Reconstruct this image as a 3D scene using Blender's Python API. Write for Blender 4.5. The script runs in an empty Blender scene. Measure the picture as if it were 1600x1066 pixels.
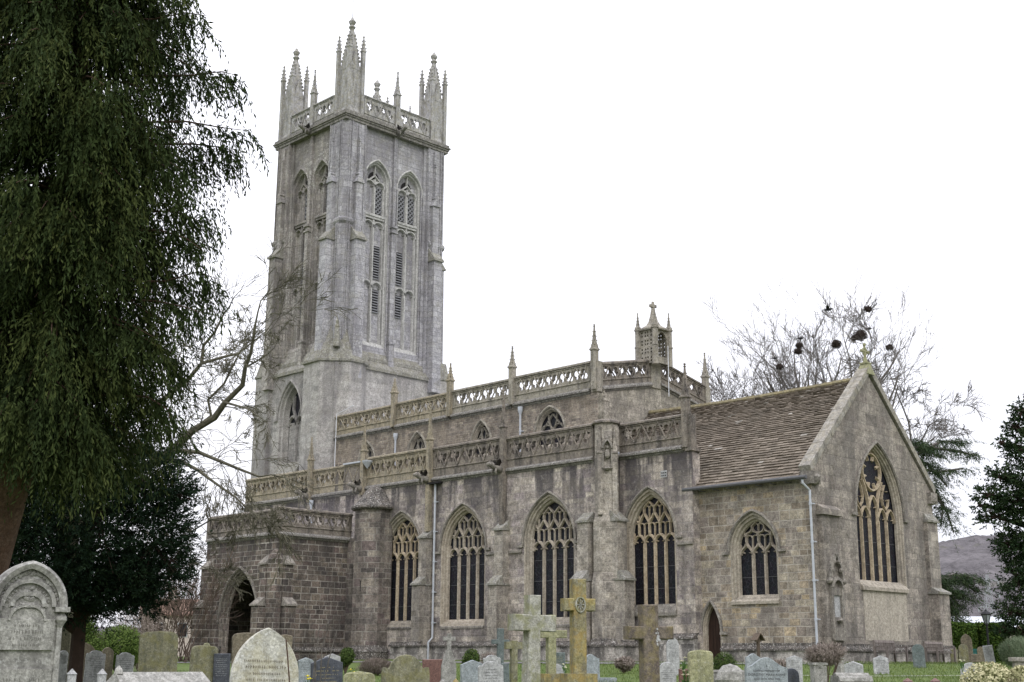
import bpy, bmesh, math, random
import numpy as np
from mathutils import Vector, Matrix
from mathutils.geometry import tessellate_polygon
random.seed(7); rng=np.random.default_rng(7)
scene=bpy.context.scene; COL=scene.collection
R=math.radians
# ------------------------------------------------------------------ camera (solved from the walls' vanishing points)
V1=np.array([-1230,1013.]);V2=np.array([2930,1043.]);PP=np.array([800,533.])
FPX=float(np.sqrt(-np.dot(V1-PP,V2-PP)))
Wd=np.array([(V1-PP)[0],-(V1-PP)[1],-FPX]);Wd/=np.linalg.norm(Wd)
Nd=np.array([(V2-PP)[0],-(V2-PP)[1],-FPX]);Nd/=np.linalg.norm(Nd)
Ud=np.cross(-Wd,Nd)
MW=np.array([-Wd,Nd,Ud])
def ray(px,py): return MW@np.array([px-PP[0],-(py-PP[1]),-FPX])
CAM=np.array([28.51,-44.54,0.12])
cd=bpy.data.cameras.new('camera'); cam=bpy.data.objects.new('camera',cd); COL.objects.link(cam)
m4=Matrix.Identity(4)
for i in range(3):
    for j in range(3): m4[i][j]=float(MW[i][j])
    m4[i][3]=float(CAM[i])
cam.matrix_world=m4
cd.sensor_width=36; cd.sensor_fit='HORIZONTAL'; cd.lens=FPX/1600*36; cd.clip_end=5000; cd.clip_start=.1
scene.camera=cam
def onY(px,py,y):
    r=ray(px,py); t=(y-CAM[1])/r[1]; p=CAM+r*t; return float(p[0]),float(p[2])
def onX(px,py,x):
    r=ray(px,py); t=(x-CAM[0])/r[0]; p=CAM+r*t; return float(p[1]),float(p[2])
def at(px,py,d):                      # a point seen at that place, d metres into the scene
    p=CAM+ray(px,py)*(d/FPX); return Vector([float(c) for c in p])
# ------------------------------------------------------------------ world and light: bright overcast
SUN_EL,SUN_AZ=42,118                  # degrees, azimuth clockwise from north
w=bpy.data.worlds.new("World"); scene.world=w; w.use_nodes=True
wt=w.node_tree; wt.nodes.clear()
sky=wt.nodes.new('ShaderNodeTexSky'); sky.sky_type='NISHITA'; sky.sun_disc=False
sky.sun_elevation=R(SUN_EL); sky.sun_rotation=R(SUN_AZ); sky.dust_density=3; sky.air_density=1
hs=wt.nodes.new('ShaderNodeHueSaturation'); hs.inputs['Saturation'].default_value=.25
mx=wt.nodes.new('ShaderNodeMix'); mx.data_type='RGBA'; mx.inputs[0].default_value=.88
tc=wt.nodes.new('ShaderNodeTexCoord'); nz=wt.nodes.new('ShaderNodeTexNoise'); nz.inputs['Scale'].default_value=1.6; nz.inputs['Detail'].default_value=4
cr=wt.nodes.new('ShaderNodeValToRGB'); cr.color_ramp.elements[0].position=.3; cr.color_ramp.elements[0].color=(.93,.95,1.0,1); cr.color_ramp.elements[1].position=.7; cr.color_ramp.elements[1].color=(1.,.995,1.0,1)
ml=wt.nodes.new('ShaderNodeMix'); ml.data_type='RGBA'; ml.blend_type='MULTIPLY'; ml.inputs[0].default_value=1; ml.inputs[7].default_value=(12.9,12.9,13.6,1)
bg=wt.nodes.new('ShaderNodeBackground'); bg.inputs['Strength'].default_value=.1
wo=wt.nodes.new('ShaderNodeOutputWorld')
L=wt.links.new
L(sky.outputs[0],hs.inputs['Color']); L(hs.outputs[0],mx.inputs[6]); L(tc.outputs['Generated'],nz.inputs['Vector']); L(nz.outputs[0],cr.inputs[0])
sz=wt.nodes.new('ShaderNodeSeparateXYZ'); ma=wt.nodes.new('ShaderNodeMath'); ma.operation='MULTIPLY_ADD'; ma.use_clamp=False; ma.inputs[1].default_value=1.5; ma.inputs[2].default_value=.80
mb_=wt.nodes.new('ShaderNodeMath'); mb_.operation='MAXIMUM'; mb_.inputs[1].default_value=.80     # overcast: zenith much brighter than the horizon
m2=wt.nodes.new('ShaderNodeMix'); m2.data_type='RGBA'; m2.blend_type='MULTIPLY'; m2.inputs[0].default_value=1
L(tc.outputs['Generated'],sz.inputs[0]); L(sz.outputs[2],ma.inputs[0]); L(ma.outputs[0],mb_.inputs[0]); L(cr.outputs[0],ml.inputs[6]); L(ml.outputs[2],m2.inputs[6]); L(mb_.outputs[0],m2.inputs[7]); L(m2.outputs[2],mx.inputs[7]); L(mx.outputs[2],bg.inputs['Color']); L(bg.outputs[0],wo.inputs[0])
sl=bpy.data.lights.new('sun','SUN'); sl.energy=.9; sl.angle=R(12); sl.color=(1,.98,.95)
so=bpy.data.objects.new('sun',sl); COL.objects.link(so)
sdir=Vector((math.sin(R(SUN_AZ))*math.cos(R(SUN_EL)),math.cos(R(SUN_AZ))*math.cos(R(SUN_EL)),math.sin(R(SUN_EL))))
so.rotation_euler=sdir.to_track_quat('Z','Y').to_euler(); so.location=(60,-60,80)
scene.view_settings.view_transform='Standard'; scene.view_settings.look='None'; scene.view_settings.exposure=0.0; scene.view_settings.gamma=1
try: scene.cycles.max_bounces=6; scene.cycles.diffuse_bounces=3
except Exception: pass
# ------------------------------------------------------------------ the lie of the ground: rises gently to the church
def ground(x,y):
    t=min(1,max(0,(y+44.5)/43.0))
    g=-1.5*(1-t)
    if y>40: g-=min(6,(y-40)*.02)
    return g
# ------------------------------------------------------------------ node helpers
class NT:
    def __init__(s,name):
        s.m=bpy.data.materials.new(name); s.m.use_nodes=True; s.t=s.m.node_tree; s.t.nodes.clear()
        s.o=s.t.nodes.new('ShaderNodeOutputMaterial'); s.b=s.t.nodes.new('ShaderNodeBsdfPrincipled'); s.l(s.b.outputs[0],s.o.inputs[0])
        s.b.inputs['Roughness'].default_value=.9
        try: s.b.inputs['Specular IOR Level'].default_value=.25
        except Exception: pass
    def l(s,a,b): s.t.links.new(a,b)
    def n(s,t,**k):
        x=s.t.nodes.new('ShaderNode'+t)
        for a,v in k.items():
            if a in x.inputs.keys(): s.put(x.inputs[a],v)
            else: setattr(x,a,v)
        return x
    def put(s,i,v):
        if hasattr(v,'is_output') or hasattr(v,'links') and not isinstance(v,(int,float)): s.l(v,i)
        else: i.default_value=v
    def math(s,op,a,b=0.0,c=None,clamp=False):
        x=s.t.nodes.new('ShaderNodeMath'); x.operation=op; x.use_clamp=clamp
        s.put(x.inputs[0],a); s.put(x.inputs[1],b)
        if c is not None: s.put(x.inputs[2],c)
        return x.outputs[0]
    def mix(s,f,a,b,bt='MIX'):
        x=s.t.nodes.new('ShaderNodeMix'); x.data_type='RGBA'; x.blend_type=bt; x.clamp_factor=True
        s.put(x.inputs[0],f)
        for i,v in ((6,a),(7,b)):
            if isinstance(v,tuple): v=v if len(v)==4 else v+(1,)
            s.put(x.inputs[i],v)
        return x.outputs[2]
    def ramp(s,f,els,mode='LINEAR'):
        x=s.t.nodes.new('ShaderNodeValToRGB'); r=x.color_ramp; r.interpolation=mode
        while len(r.elements)>1: r.elements.remove(r.elements[-1])
        for i,(p,c) in enumerate(els):
            e=r.elements[0] if i==0 else r.elements.new(p)
            e.position=p
            if not isinstance(c,tuple): c=(c,c,c)
            e.color=c if len(c)==4 else c+(1,)
        s.put(x.inputs[0],f); return x.outputs[0]
    def noise(s,vec,sc,det=4,rough=.55,dist=0):
        x=s.t.nodes.new('ShaderNodeTexNoise'); x.inputs['Scale'].default_value=sc; x.inputs['Detail'].default_value=det
        x.inputs['Roughness'].default_value=rough; x.inputs['Distortion'].default_value=dist
        if vec is not None: s.l(vec,x.inputs['Vector'])
        return x.outputs[0]
    def vor(s,vec,sc,feat='F1',out=0):
        x=s.t.nodes.new('ShaderNodeTexVoronoi'); x.feature=feat; x.inputs['Scale'].default_value=sc
        s.l(vec,x.inputs['Vector']); return x.outputs[out]
    def pos(s): 
        if not hasattr(s,'_p'): s._p=s.t.nodes.new('ShaderNodeNewGeometry')
        return s._p.outputs['Position']
    def obj(s):
        if not hasattr(s,'_c'): s._c=s.t.nodes.new('ShaderNodeTexCoord')
        return s._c.outputs['Object']
    def uv(s):
        if not hasattr(s,'_c'): s._c=s.t.nodes.new('ShaderNodeTexCoord')
        return s._c.outputs['UV']
    def sep(s,v):
        x=s.t.nodes.new('ShaderNodeSeparateXYZ'); s.l(v,x.inputs[0]); return x.outputs
    def comb(s,a,b,c=0.0):
        x=s.t.nodes.new('ShaderNodeCombineXYZ')
        for i,v in enumerate((a,b,c)): s.put(x.inputs[i],v)
        return x.outputs[0]
    def scale(s,v,sv):
        x=s.t.nodes.new('ShaderNodeVectorMath'); x.operation='MULTIPLY'; s.l(v,x.inputs[0]); x.inputs[1].default_value=sv; return x.outputs[0]
    def bump(s,h,st=.5,dist=.03):
        x=s.t.nodes.new('ShaderNodeBump'); x.inputs['Strength'].default_value=st; x.inputs['Distance'].default_value=dist
        s.put(x.inputs['Height'],h); s.l(x.outputs[0],s.b.inputs['Normal'])
    def col(s,c): s.put(s.b.inputs['Base Color'],c)

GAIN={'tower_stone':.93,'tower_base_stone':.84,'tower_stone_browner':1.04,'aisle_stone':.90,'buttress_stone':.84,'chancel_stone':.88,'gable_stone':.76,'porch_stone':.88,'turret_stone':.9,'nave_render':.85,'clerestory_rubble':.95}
def masonry(name,tones,mortar,bw=.55,rh=.28,ms=.014,mfac=.8,stain=(.05,.045,.045),st_amt=.5,drips=(),lichen=(.55,.54,.5),li_amt=.3,
            moss=None,moss_amt=0,bumpy=.5,patch=None,rough_scale=1.0):
    """weathered ashlar: blocks of varied tone, pale joints, dark run-off stains, lichen"""
    n=NT(name); p=n.pos(); u,v,_=n.sep(n.uv())
    wob=n.noise(p,1.3,2)
    v2=n.math('ADD',v,n.math('MULTIPLY',n.math('SINE',n.math('MULTIPLY',v,2.7)),rh*.33))
    v2=n.math('ADD',v2,n.math('MULTIPLY',n.math('SINE',n.math('MULTIPLY',v,7.1)),rh*.09))
    v2=n.math('ADD',v2,n.math('MULTIPLY',n.noise(p,3.,2),.03))
    u2=n.math('ADD',u,n.math('MULTIPLY',n.math('SINE',n.math('MULTIPLY',u,1.9)),bw*.22))
    u2=n.math('ADD',u2,n.math('MULTIPLY',n.noise(p,4.,2),.04))
    bv=n.comb(u2,v2)
    def brick(vec,w_,h_,m_):
        b=n.t.nodes.new('ShaderNodeTexBrick'); n.l(vec,b.inputs['Vector']); b.inputs['Scale'].default_value=1
        b.inputs['Brick Width'].default_value=w_; b.inputs['Row Height'].default_value=h_; b.inputs['Mortar Size'].default_value=m_
        b.inputs['Mortar Smooth'].default_value=.3; b.inputs['Color1'].default_value=(0,0,0,1); b.inputs['Color2'].default_value=(1,1,1,1)
        b.inputs['Mortar'].default_value=(.5,.5,.5,1); b.offset=.43; b.squash=.8; b.squash_frequency=3
        return b
    b=brick(bv,bw,rh,ms)
    k=len(tones)
    tone=n.ramp(b.outputs['Color'],[(i/max(1,k-1),c) for i,c in enumerate(tones)])
    tone=n.mix(.45 if name=='porch_stone' else 1.,tone,n.ramp(b.outputs['Color'],[(0.,.82),(.27,1.12),(.45,.9),(.7,1.15),(1.,.86)]),'MULTIPLY')
    big=n.noise(p,.35,4,.6); mid=n.noise(p,2.2,5,.65); fine=n.noise(p,22*rough_scale,4,.7)
    c=tone
    if patch: c=n.mix(n.ramp(n.noise(p,.8,3),[(.5,0.),(.62,1.)]),c,patch)
    c=n.mix(.5 if name.startswith('tower') else .9,c,n.ramp(mid,[(.34,.55),(.5,1.),(.66,1.4)]),'MULTIPLY')
    c=n.mix(.9,c,n.ramp(fine,[(.33,.5),(.5,1.),(.67,1.5)]),'MULTIPLY')
    c=n.mix(.5 if name.startswith('tower') else .8,c,n.ramp(n.noise(p,8*rough_scale,4,.65),[(.34,.6),(.5,1.),(.66,1.38)]),'MULTIPLY')
    mj=n.math('MULTIPLY',b.outputs['Fac'],n.ramp(n.noise(p,1.1,4,.7),[(.35,.15*mfac),(.6,mfac)]))
    c=n.mix(mj,c,mortar)
    # run-off stains: vertical streaks, stronger below drips
    st=n.noise(n.scale(p,(1.15,1.15,.14)),1.0,3,.6)
    blot=n.noise(p,.6,5,.7)
    base=n.ramp(n.math('ADD',n.math('MULTIPLY',st,.45),n.math('ADD',n.math('MULTIPLY',blot,.35),n.math('MULTIPLY',mid,.2))),[(.5,0.),(.57,1.)])
    f=n.math('MULTIPLY',base,st_amt)
    z=n.sep(p)[2]
    for zt,ln,am in drips:
        mk=n.math('MULTIPLY',n.math('SUBTRACT',1.0,n.math('DIVIDE',n.math('SUBTRACT',zt,z),ln),clamp=True),n.math('LESS_THAN',z,zt+.02))
        g=n.ramp(n.math('ADD',n.math('ADD',n.math('MULTIPLY',st,.75),n.math('MULTIPLY',mid,.25)),n.math('MULTIPLY',mk,.09)),[(.53,0.),(.595,1.)])
        f=n.math('MAXIMUM',f,n.math('MULTIPLY',n.math('MULTIPLY',g,n.math('POWER',mk,.6)),am))
    c=n.mix(f,c,stain)
    li=n.ramp(n.math('ADD',n.noise(p,7.5,5,.75),n.math('MULTIPLY',n.math('SUBTRACT',big,.5),.5)),[(.60,0.),(.68,1.)])
    c=n.mix(n.math('MULTIPLY',li,li_amt),c,lichen)
    if moss:
        mo=n.ramp(n.noise(p,1.7,5,.7),[(.5,0.),(.64,1.)]); c=n.mix(n.math('MULTIPLY',mo,moss_amt),c,moss)
    g_=GAIN.get(name,1.0)
    if g_!=1: c=n.mix(1.,c,(g_,g_,g_),'MULTIPLY')
    n.col(c)
    h=n.math('ADD',n.math('MULTIPLY',b.outputs['Fac'],-.6),n.math('ADD',n.math('MULTIPLY',fine,.8),n.math('MULTIPLY',mid,.6)))
    h=n.math('ADD',h,n.math('MULTIPLY',n.sep(b.outputs['Color'])[0],.35))
    n.bump(h,bumpy,.03)
    return n.m

def weathered(name,base,alt,lichen=(.5,.5,.46),li_amt=.4,dark=(.06,.055,.05),dk_amt=.4,sc=1.0,bumpy=.5,rough=.9,streak=True,moss=None,moss_amt=0):
    n=NT(name); p=n.pos()
    m1=n.noise(p,2.6*sc,5,.65); m2=n.noise(p,24*sc,4,.7)
    c=n.mix(n.ramp(m1,[(.35,0.),(.65,1.)]),base,alt)
    c=n.mix(.9,c,n.ramp(m2,[(.33,.6),(.5,1.),(.67,1.4)]),'MULTIPLY'); c=n.mix(.7,c,n.ramp(n.noise(p,7*sc,4,.65),[(.34,.6),(.5,1.),(.66,1.38)]),'MULTIPLY')
    s_=n.noise(n.scale(p,(3*sc,3*sc,.5*sc)) if streak else p,1.0 if streak else 3*sc,3,.6)
    c=n.mix(n.math('MULTIPLY',n.ramp(s_,[(.48,0.),(.64,1.)]),dk_amt),c,dark)
    c=n.mix(n.math('MULTIPLY',n.ramp(n.noise(p,11*sc,5,.75),[(.55,0.),(.63,1.)]),li_amt),c,lichen)
    if moss: c=n.mix(n.math('MULTIPLY',n.ramp(n.noise(p,3.3*sc,4,.65),[(.45,0.),(.6,1.)]),moss_amt),c,moss)
    n.col(c); n.b.inputs['Roughness'].default_value=rough
    n.bump(n.math('ADD',m2,m1),bumpy,.02)
    return n.m
def flat(name,c,rough=.6,metal=0,var=.25,sc=6,emit=None):
    n=NT(name); p=n.pos(); n.col(n.mix(1.0,c,n.ramp(n.noise(p,sc,4,.6),[(.25,1-var),(.75,1+var)]),'MULTIPLY'))
    n.b.inputs['Roughness'].default_value=rough; n.b.inputs['Metallic'].default_value=metal
    return n.m
M={}
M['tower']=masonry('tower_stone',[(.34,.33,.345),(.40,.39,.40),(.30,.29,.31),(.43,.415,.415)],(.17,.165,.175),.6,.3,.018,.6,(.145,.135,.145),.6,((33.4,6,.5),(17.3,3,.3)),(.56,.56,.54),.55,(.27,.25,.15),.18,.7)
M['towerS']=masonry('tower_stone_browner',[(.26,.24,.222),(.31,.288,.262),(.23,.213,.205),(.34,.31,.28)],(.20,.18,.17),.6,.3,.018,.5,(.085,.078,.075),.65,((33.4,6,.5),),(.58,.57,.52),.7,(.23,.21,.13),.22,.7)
M['tower_base']=masonry('tower_base_stone',[(.36,.345,.325),(.42,.40,.375),(.34,.32,.30),(.45,.43,.40)],(.50,.48,.45),.75,.36,.016,.5,(.11,.10,.105),.5,((17.3,3,.4),),(.5,.5,.47),.35,(.25,.23,.15),.12,.6)
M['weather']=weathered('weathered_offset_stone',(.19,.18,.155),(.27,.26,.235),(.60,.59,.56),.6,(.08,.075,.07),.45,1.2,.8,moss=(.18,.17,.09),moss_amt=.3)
M['aisle']=masonry('aisle_stone',[(.33,.29,.255),(.41,.36,.31),(.27,.235,.222),(.45,.40,.335),(.31,.265,.262)],(.50,.46,.41),.6,.29,.018,.55,(.055,.050,.055),.55,((8.85,3.6,.9),(2.0,1.0,.6)),(.52,.50,.45),.3,(.25,.21,.12),.12,.7)
M['buttress']=masonry('buttress_stone',[(.33,.295,.25),(.40,.36,.305),(.29,.26,.23)],(.50,.46,.41),.5,.34,.018,.5,(.07,.063,.063),.5,((8.85,3.5,.6),),(.52,.50,.45),.4,(.23,.19,.11),.15,.7)
M['porch']=masonry('porch_stone',[(.12,.10,.084),(.175,.145,.12),(.085,.073,.066),(.15,.115,.102),(.20,.168,.13)],(.46,.425,.37),.52,.275,.022,1.0,(.035,.032,.032),.55,((6.0,1.2,.75),(.8,1.,.6)),(.40,.38,.33),.28,(.16,.14,.08),.1,.9)
M['turret']=masonry('turret_stone',[(.16,.14,.12),(.22,.19,.165),(.12,.105,.095),(.25,.22,.18),(.19,.15,.14)],(.46,.425,.37),.55,.33,.018,.8,(.04,.037,.037),.5,((7.7,2.4,.6),),(.40,.38,.33),.28,None,0,.9)
M['nave']=masonry('clerestory_rubble',[(.24,.205,.168),(.30,.255,.205),(.19,.162,.14),(.34,.295,.23),(.25,.20,.16)],(.38,.34,.28),.34,.13,.018,.6,(.075,.066,.06),.35,((12.6,1.2,.5),),(.46,.44,.38),.3,None,0,1.0,patch=(.25,.21,.165))
M['naveE']=masonry('nave_render',[(.33,.30,.25),(.37,.335,.28),(.30,.27,.225)],(.38,.35,.3),.5,.25,.010,.3,(.09,.083,.075),.45,((13.6,1.6,.6),),(.46,.44,.38),.3,(.25,.23,.14),.15,.8)
M['chancel']=masonry('chancel_stone',[(.26,.215,.165),(.31,.265,.205),(.37,.325,.25),(.28,.245,.21),(.38,.305,.20),(.24,.205,.175),(.34,.305,.26)],(.52,.48,.41),.55,.27,.02,.75,(.085,.077,.072),.38,((7.1,2.0,.35),),(.5,.48,.42),.2,None,0,.7)
M['chancelE']=masonry('gable_stone',[(.28,.25,.22),(.33,.295,.255),(.36,.32,.27),(.30,.26,.23)],(.22,.20,.18),.7,.36,.016,.5,(.10,.092,.087),.55,((11.6,3.5,.4),),(.5,.48,.43),.25,(.27,.24,.15),.1,.7)
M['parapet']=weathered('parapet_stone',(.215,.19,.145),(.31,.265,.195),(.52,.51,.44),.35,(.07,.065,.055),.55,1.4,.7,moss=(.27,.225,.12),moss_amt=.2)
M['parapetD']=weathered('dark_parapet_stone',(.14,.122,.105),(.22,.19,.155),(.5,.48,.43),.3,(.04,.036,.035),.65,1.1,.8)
M['naveP']=weathered('nave_parapet_stone',(.22,.20,.168),(.31,.285,.24),(.55,.53,.48),.35,(.07,.065,.06),.55,1.2,.7,moss=(.27,.235,.13),moss_amt=.15)
M['towerP']=weathered('tower_pinnacle_stone',(.28,.27,.26),(.38,.37,.365),(.58,.57,.54),.4,(.09,.085,.08),.5,1.2,.8,moss=(.25,.22,.10),moss_amt=.28)
M['cornice']=weathered('lichened_cornice',(.13,.12,.11),(.23,.215,.19),(.66,.65,.62),.6,(.035,.033,.032),.4,1.6,.9)
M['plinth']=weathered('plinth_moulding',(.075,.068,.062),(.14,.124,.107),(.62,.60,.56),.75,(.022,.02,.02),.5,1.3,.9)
M['plinthB']=masonry('plinth_blocks',[(.30,.275,.25),(.40,.37,.34),(.26,.235,.215),(.45,.42,.385)],(.42,.4,.36),.6,.4,.012,.5,(.035,.032,.033),.7,((.70,.9,.8),),(.60,.58,.54),.5,None,0,.8)
M['dress']=weathered('window_dressing',(.30,.258,.205),(.39,.345,.28),(.5,.45,.36),.2,(.15,.12,.095),.35,1.2,.35)
M['dressB']=weathered('bright_tracery',(.36,.29,.20),(.45,.375,.27),(.55,.49,.38),.2,(.15,.12,.09),.3,1.2,.3)
M['dressG']=weathered('grey_arch_moulding',(.30,.265,.215),(.37,.33,.27),(.5,.47,.41),.25,(.10,.09,.08),.45,1.2,.5)
M['hood']=weathered('hood_mould',(.17,.155,.135),(.26,.235,.20),(.55,.53,.48),.4,(.045,.042,.04),.5,1.5,.7)
M['towerD']=weathered('tower_arch_moulding',(.38,.37,.355),(.45,.44,.42),(.6,.6,.57),.4,(.13,.125,.12),.4,1.2,.5)
M['panel']=weathered('blocked_window_panel',(.33,.295,.24),(.40,.36,.30),(.6,.57,.5),.2,(.20,.18,.15),.45,1.2,.5)
def glassmat():
    n=NT('leaded_glass'); p=n.pos(); uu=n.uv()
    x=n.t.nodes.new('ShaderNodeTexVoronoi'); x.feature='DISTANCE_TO_EDGE'; x.inputs['Scale'].default_value=6.5; n.l(uu,x.inputs['Vector'])
    e=n.ramp(x.outputs[0],[(.0,1.),(.045,0.)])
    vc=n.vor(uu,6.5,'F1',1)
    hv=n.t.nodes.new('ShaderNodeHueSaturation'); hv.inputs['Saturation'].default_value=.6; hv.inputs['Value'].default_value=.022; n.l(vc,hv.inputs['Color'])
    c=n.mix(.72,hv.outputs[0],(.011,.011,.016)); c=n.mix(n.math('MULTIPLY',e,.6),c,(.075,.075,.09))
    n.col(c); n.b.inputs['Roughness'].default_value=.45
    n.bump(e,.3,.01); 
    try: n.b.inputs['Specular IOR Level'].default_value=.12
    except Exception: pass
    return n.m
M['glass']=glassmat()
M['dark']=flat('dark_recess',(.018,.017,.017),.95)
M['louvre']=flat('slate_louvre',(.20,.20,.21),.8)
M['pipe']=flat('grey_painted_iron',(.42,.44,.47),.55,0,.15)
M['lead']=flat('dark_lead',(.10,.10,.105),.7)
M['steel']=flat('galvanised_steel',(.30,.31,.33),.6)
M['pipeW']=flat('white_lead_rod',(.62,.63,.66),.5,0,.1)
def woodmat(name,c):
    n=NT(name); p=n.obj(); g=n.noise(n.scale(p,(14,14,1.2)),1,5,.6)
    n.col(n.mix(1.0,c,n.ramp(g,[(.3,.55),(.7,1.45)]),'MULTIPLY')); n.bump(g,.4,.01); n.b.inputs['Roughness'].default_value=.8; return n.m
M['door']=woodmat('dark_oak',(.035,.020,.014))
M['bench']=woodmat('weathered_bench_wood',(.17,.145,.13))
M['timber']=woodmat('marker_timber',(.10,.075,.055))
def roofmat():
    n=NT('stone_slates'); p=n.pos()
    a=n.t.nodes.new('ShaderNodeAttribute'); a.attribute_name='tint'
    c=n.ramp(a.outputs['Fac'],[(0.,(.115,.095,.073)),(.35,(.16,.133,.103)),(.7,(.195,.163,.128)),(.93,(.235,.20,.16)),(1.,(.42,.40,.36))])
    c=n.mix(.9,c,n.ramp(n.noise(p,14,5,.7),[(.25,.5),(.75,1.5)]),'MULTIPLY')
    c=n.mix(n.math('MULTIPLY',n.ramp(n.noise(p,.9,4),[(.5,0.),(.7,1.)]),.35),c,(.10,.09,.07))
    c=n.mix(n.math('MULTIPLY',n.ramp(n.noise(p,9,4,.7),[(.6,0.),(.68,1.)]),.25),c,(.34,.32,.28))
    n.col(c); n.bump(n.noise(p,30,4,.7),.6,.02); return n.m
M['roof']=roofmat()
M['ridge']=weathered('mossy_ridge',(.17,.15,.10),(.26,.22,.12),(.5,.48,.4),.2,(.1,.08,.05),.3,1.5,.7)
M['coping']=weathered('gable_coping',(.21,.195,.17),(.30,.28,.245),(.55,.53,.49),.4,(.09,.085,.08),.4,1.2,.7,moss=(.30,.25,.13),moss_amt=.2)
# gravestone stones
M['gWhite']=weathered('pale_limestone',(.33,.333,.333),(.395,.395,.39),(.30,.30,.26),.3,(.20,.20,.19),.4,2,.3,streak=False)
M['gBlue']=weathered('blue_grey_stone',(.22,.245,.255),(.275,.30,.305),(.42,.43,.41),.2,(.15,.17,.175),.4,2,.2,streak=False)
M['gSlate']=weathered('green_slate',(.10,.125,.12),(.135,.155,.15),(.3,.32,.28),.15,(.06,.07,.07),.3,2,.2,streak=False)
M['gDark']=weathered('dark_slate',(.050,.056,.068),(.075,.08,.095),(.2,.2,.2),.12,(.03,.03,.035),.3,2,.15,.5,streak=False)
M['gMoss']=weathered('mossy_headstone',(.15,.145,.095),(.22,.21,.14),(.42,.42,.35),.3,(.07,.07,.045),.5,1.6,.6,moss=(.20,.185,.06),moss_amt=.4)
M['gBrown']=weathered('brown_headstone',(.14,.12,.085),(.20,.17,.12),(.36,.34,.27),.35,(.06,.052,.04),.5,1.8,.6)
M['gGrey']=weathered('weathered_grey_headstone',(.23,.225,.205),(.32,.31,.285),(.55,.54,.5),.4,(.12,.115,.10),.5,1.8,.5)
M['gBig']=weathered('carved_monument_stone',(.19,.185,.172),(.27,.262,.24),(.58,.58,.55),.35,(.09,.085,.08),.65,1.2,.4)
M['gLich']=weathered('white_lichened_marble',(.36,.35,.30),(.47,.46,.41),(.68,.68,.66),.6,(.26,.25,.20),.5,1.6,.4,moss=(.38,.34,.19),moss_amt=.35)
M['gRed']=weathered('red_granite',(.13,.07,.06),(.17,.095,.08),(.3,.2,.17),.2,(.10,.05,.04),.2,3,.1,.4,streak=False)
M['gYellow']=weathered('yellow_lichened_cross',(.19,.175,.12),(.25,.22,.10),(.38,.37,.31),.35,(.10,.092,.07),.5,1.6,.6,moss=(.36,.24,.05),moss_amt=.45)
M['gOlive']=weathered('olive_lichened_cross',(.22,.22,.12),(.30,.29,.17),(.5,.5,.44),.4,(.13,.13,.085),.4,2.2,.5)
M['gPale']=weathered('pale_cross_shaft',(.27,.265,.22),(.36,.35,.305),(.55,.55,.51),.5,(.13,.125,.10),.45,1.6,.6,moss=(.20,.20,.085),moss_amt=.65)
M['gCrossD']=weathered('dark_cross_stone',(.105,.085,.072),(.16,.135,.11),(.42,.36,.2),.3,(.06,.05,.045),.45,2,.6,moss=(.27,.22,.06),moss_amt=.25)
M['letter']=flat('dark_lettering',(.05,.05,.05),.8); M['letterG']=flat('gold_lettering',(.35,.30,.16),.6); M['letterL']=flat('faded_lettering',(.13,.125,.11),.9)
M['letterW']=flat('pale_lettering',(.45,.46,.46),.9)
# vegetation
def foliage(name,a,b,c2,sc=1.5):
    n=NT(name); p=n.pos(); t=n.t.nodes.new('ShaderNodeAttribute'); t.attribute_name='tint'
    c=n.ramp(n.math('ADD',n.math('MULTIPLY',t.outputs['Fac'],.6),n.math('MULTIPLY',n.noise(p,sc,3),.4)),[(.2,a),(.5,b),(.85,c2)])
    n.col(c); n.b.inputs['Roughness'].default_value=.9; n.b.inputs['Specular IOR Level'].default_value=.08; return n.m
M['cypress']=foliage('drooping_conifer_leaves',(.013,.022,.009),(.030,.044,.014),(.066,.076,.023),1.0)
M['yew']=foliage('dark_yew_leaves',(.006,.013,.008),(.012,.024,.013),(.024,.040,.018))
M['cedar']=foliage('cedar_needles',(.020,.038,.020),(.040,.062,.030),(.075,.100,.045))
M['holm']=foliage('evergreen_leaves',(.012,.025,.012),(.027,.046,.020),(.055,.078,.033))
M['laurel']=foliage('bright_shrub_leaves',(.02,.038,.009),(.05,.085,.018),(.11,.15,.04))
M['hedgecore']=flat('hedge_inside',(.012,.022,.007),1.0)
M['box']=foliage('box_leaves',(.015,.032,.010),(.035,.062,.018),(.075,.105,.03))
M['hedge']=foliage('hedge_leaves',(.016,.034,.008),(.040,.072,.014),(.085,.125,.025))
M['lavender']=foliage('lavender_leaves',(.06,.09,.05),(.10,.14,.08),(.16,.19,.12))
M['dryherb']=foliage('dry_stems',(.09,.075,.06),(.16,.13,.11),(.26,.22,.19))
M['varieg']=foliage('variegated_leaves',(.14,.17,.07),(.30,.31,.15),(.48,.44,.28))
M['bark']=weathered('bare_bark',(.085,.080,.055),(.135,.125,.085),(.2,.2,.13),.2,(.04,.036,.03),.4,3,.6)
M['barkD']=weathered('far_bark',(.095,.085,.076),(.14,.125,.115),(.25,.24,.22),.2,(.09,.08,.075),.3,1,.3)
M['barkR']=weathered('red_bark',(.075,.04,.028),(.12,.075,.055),(.25,.2,.17),.25,(.05,.03,.02),.5,2,.9)
M['twig']=flat('reddish_twigs',(.11,.08,.062),.9)
M['nest']=flat('stick_nest',(.045,.033,.028),1.0); M['black']=flat('black_feathers',(.012,.012,.014),.6)
M['flowerW']=flat('cream_petals',(.75,.72,.55),.7,0,.1); M['flowerR']=flat('red_petals',(.5,.05,.05),.7,0,.1); M['flowerY']=flat('yellow_petals',(.7,.6,.06),.7,0,.1)
M['stem']=flat('green_stems',(.06,.12,.03),.8)
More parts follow.
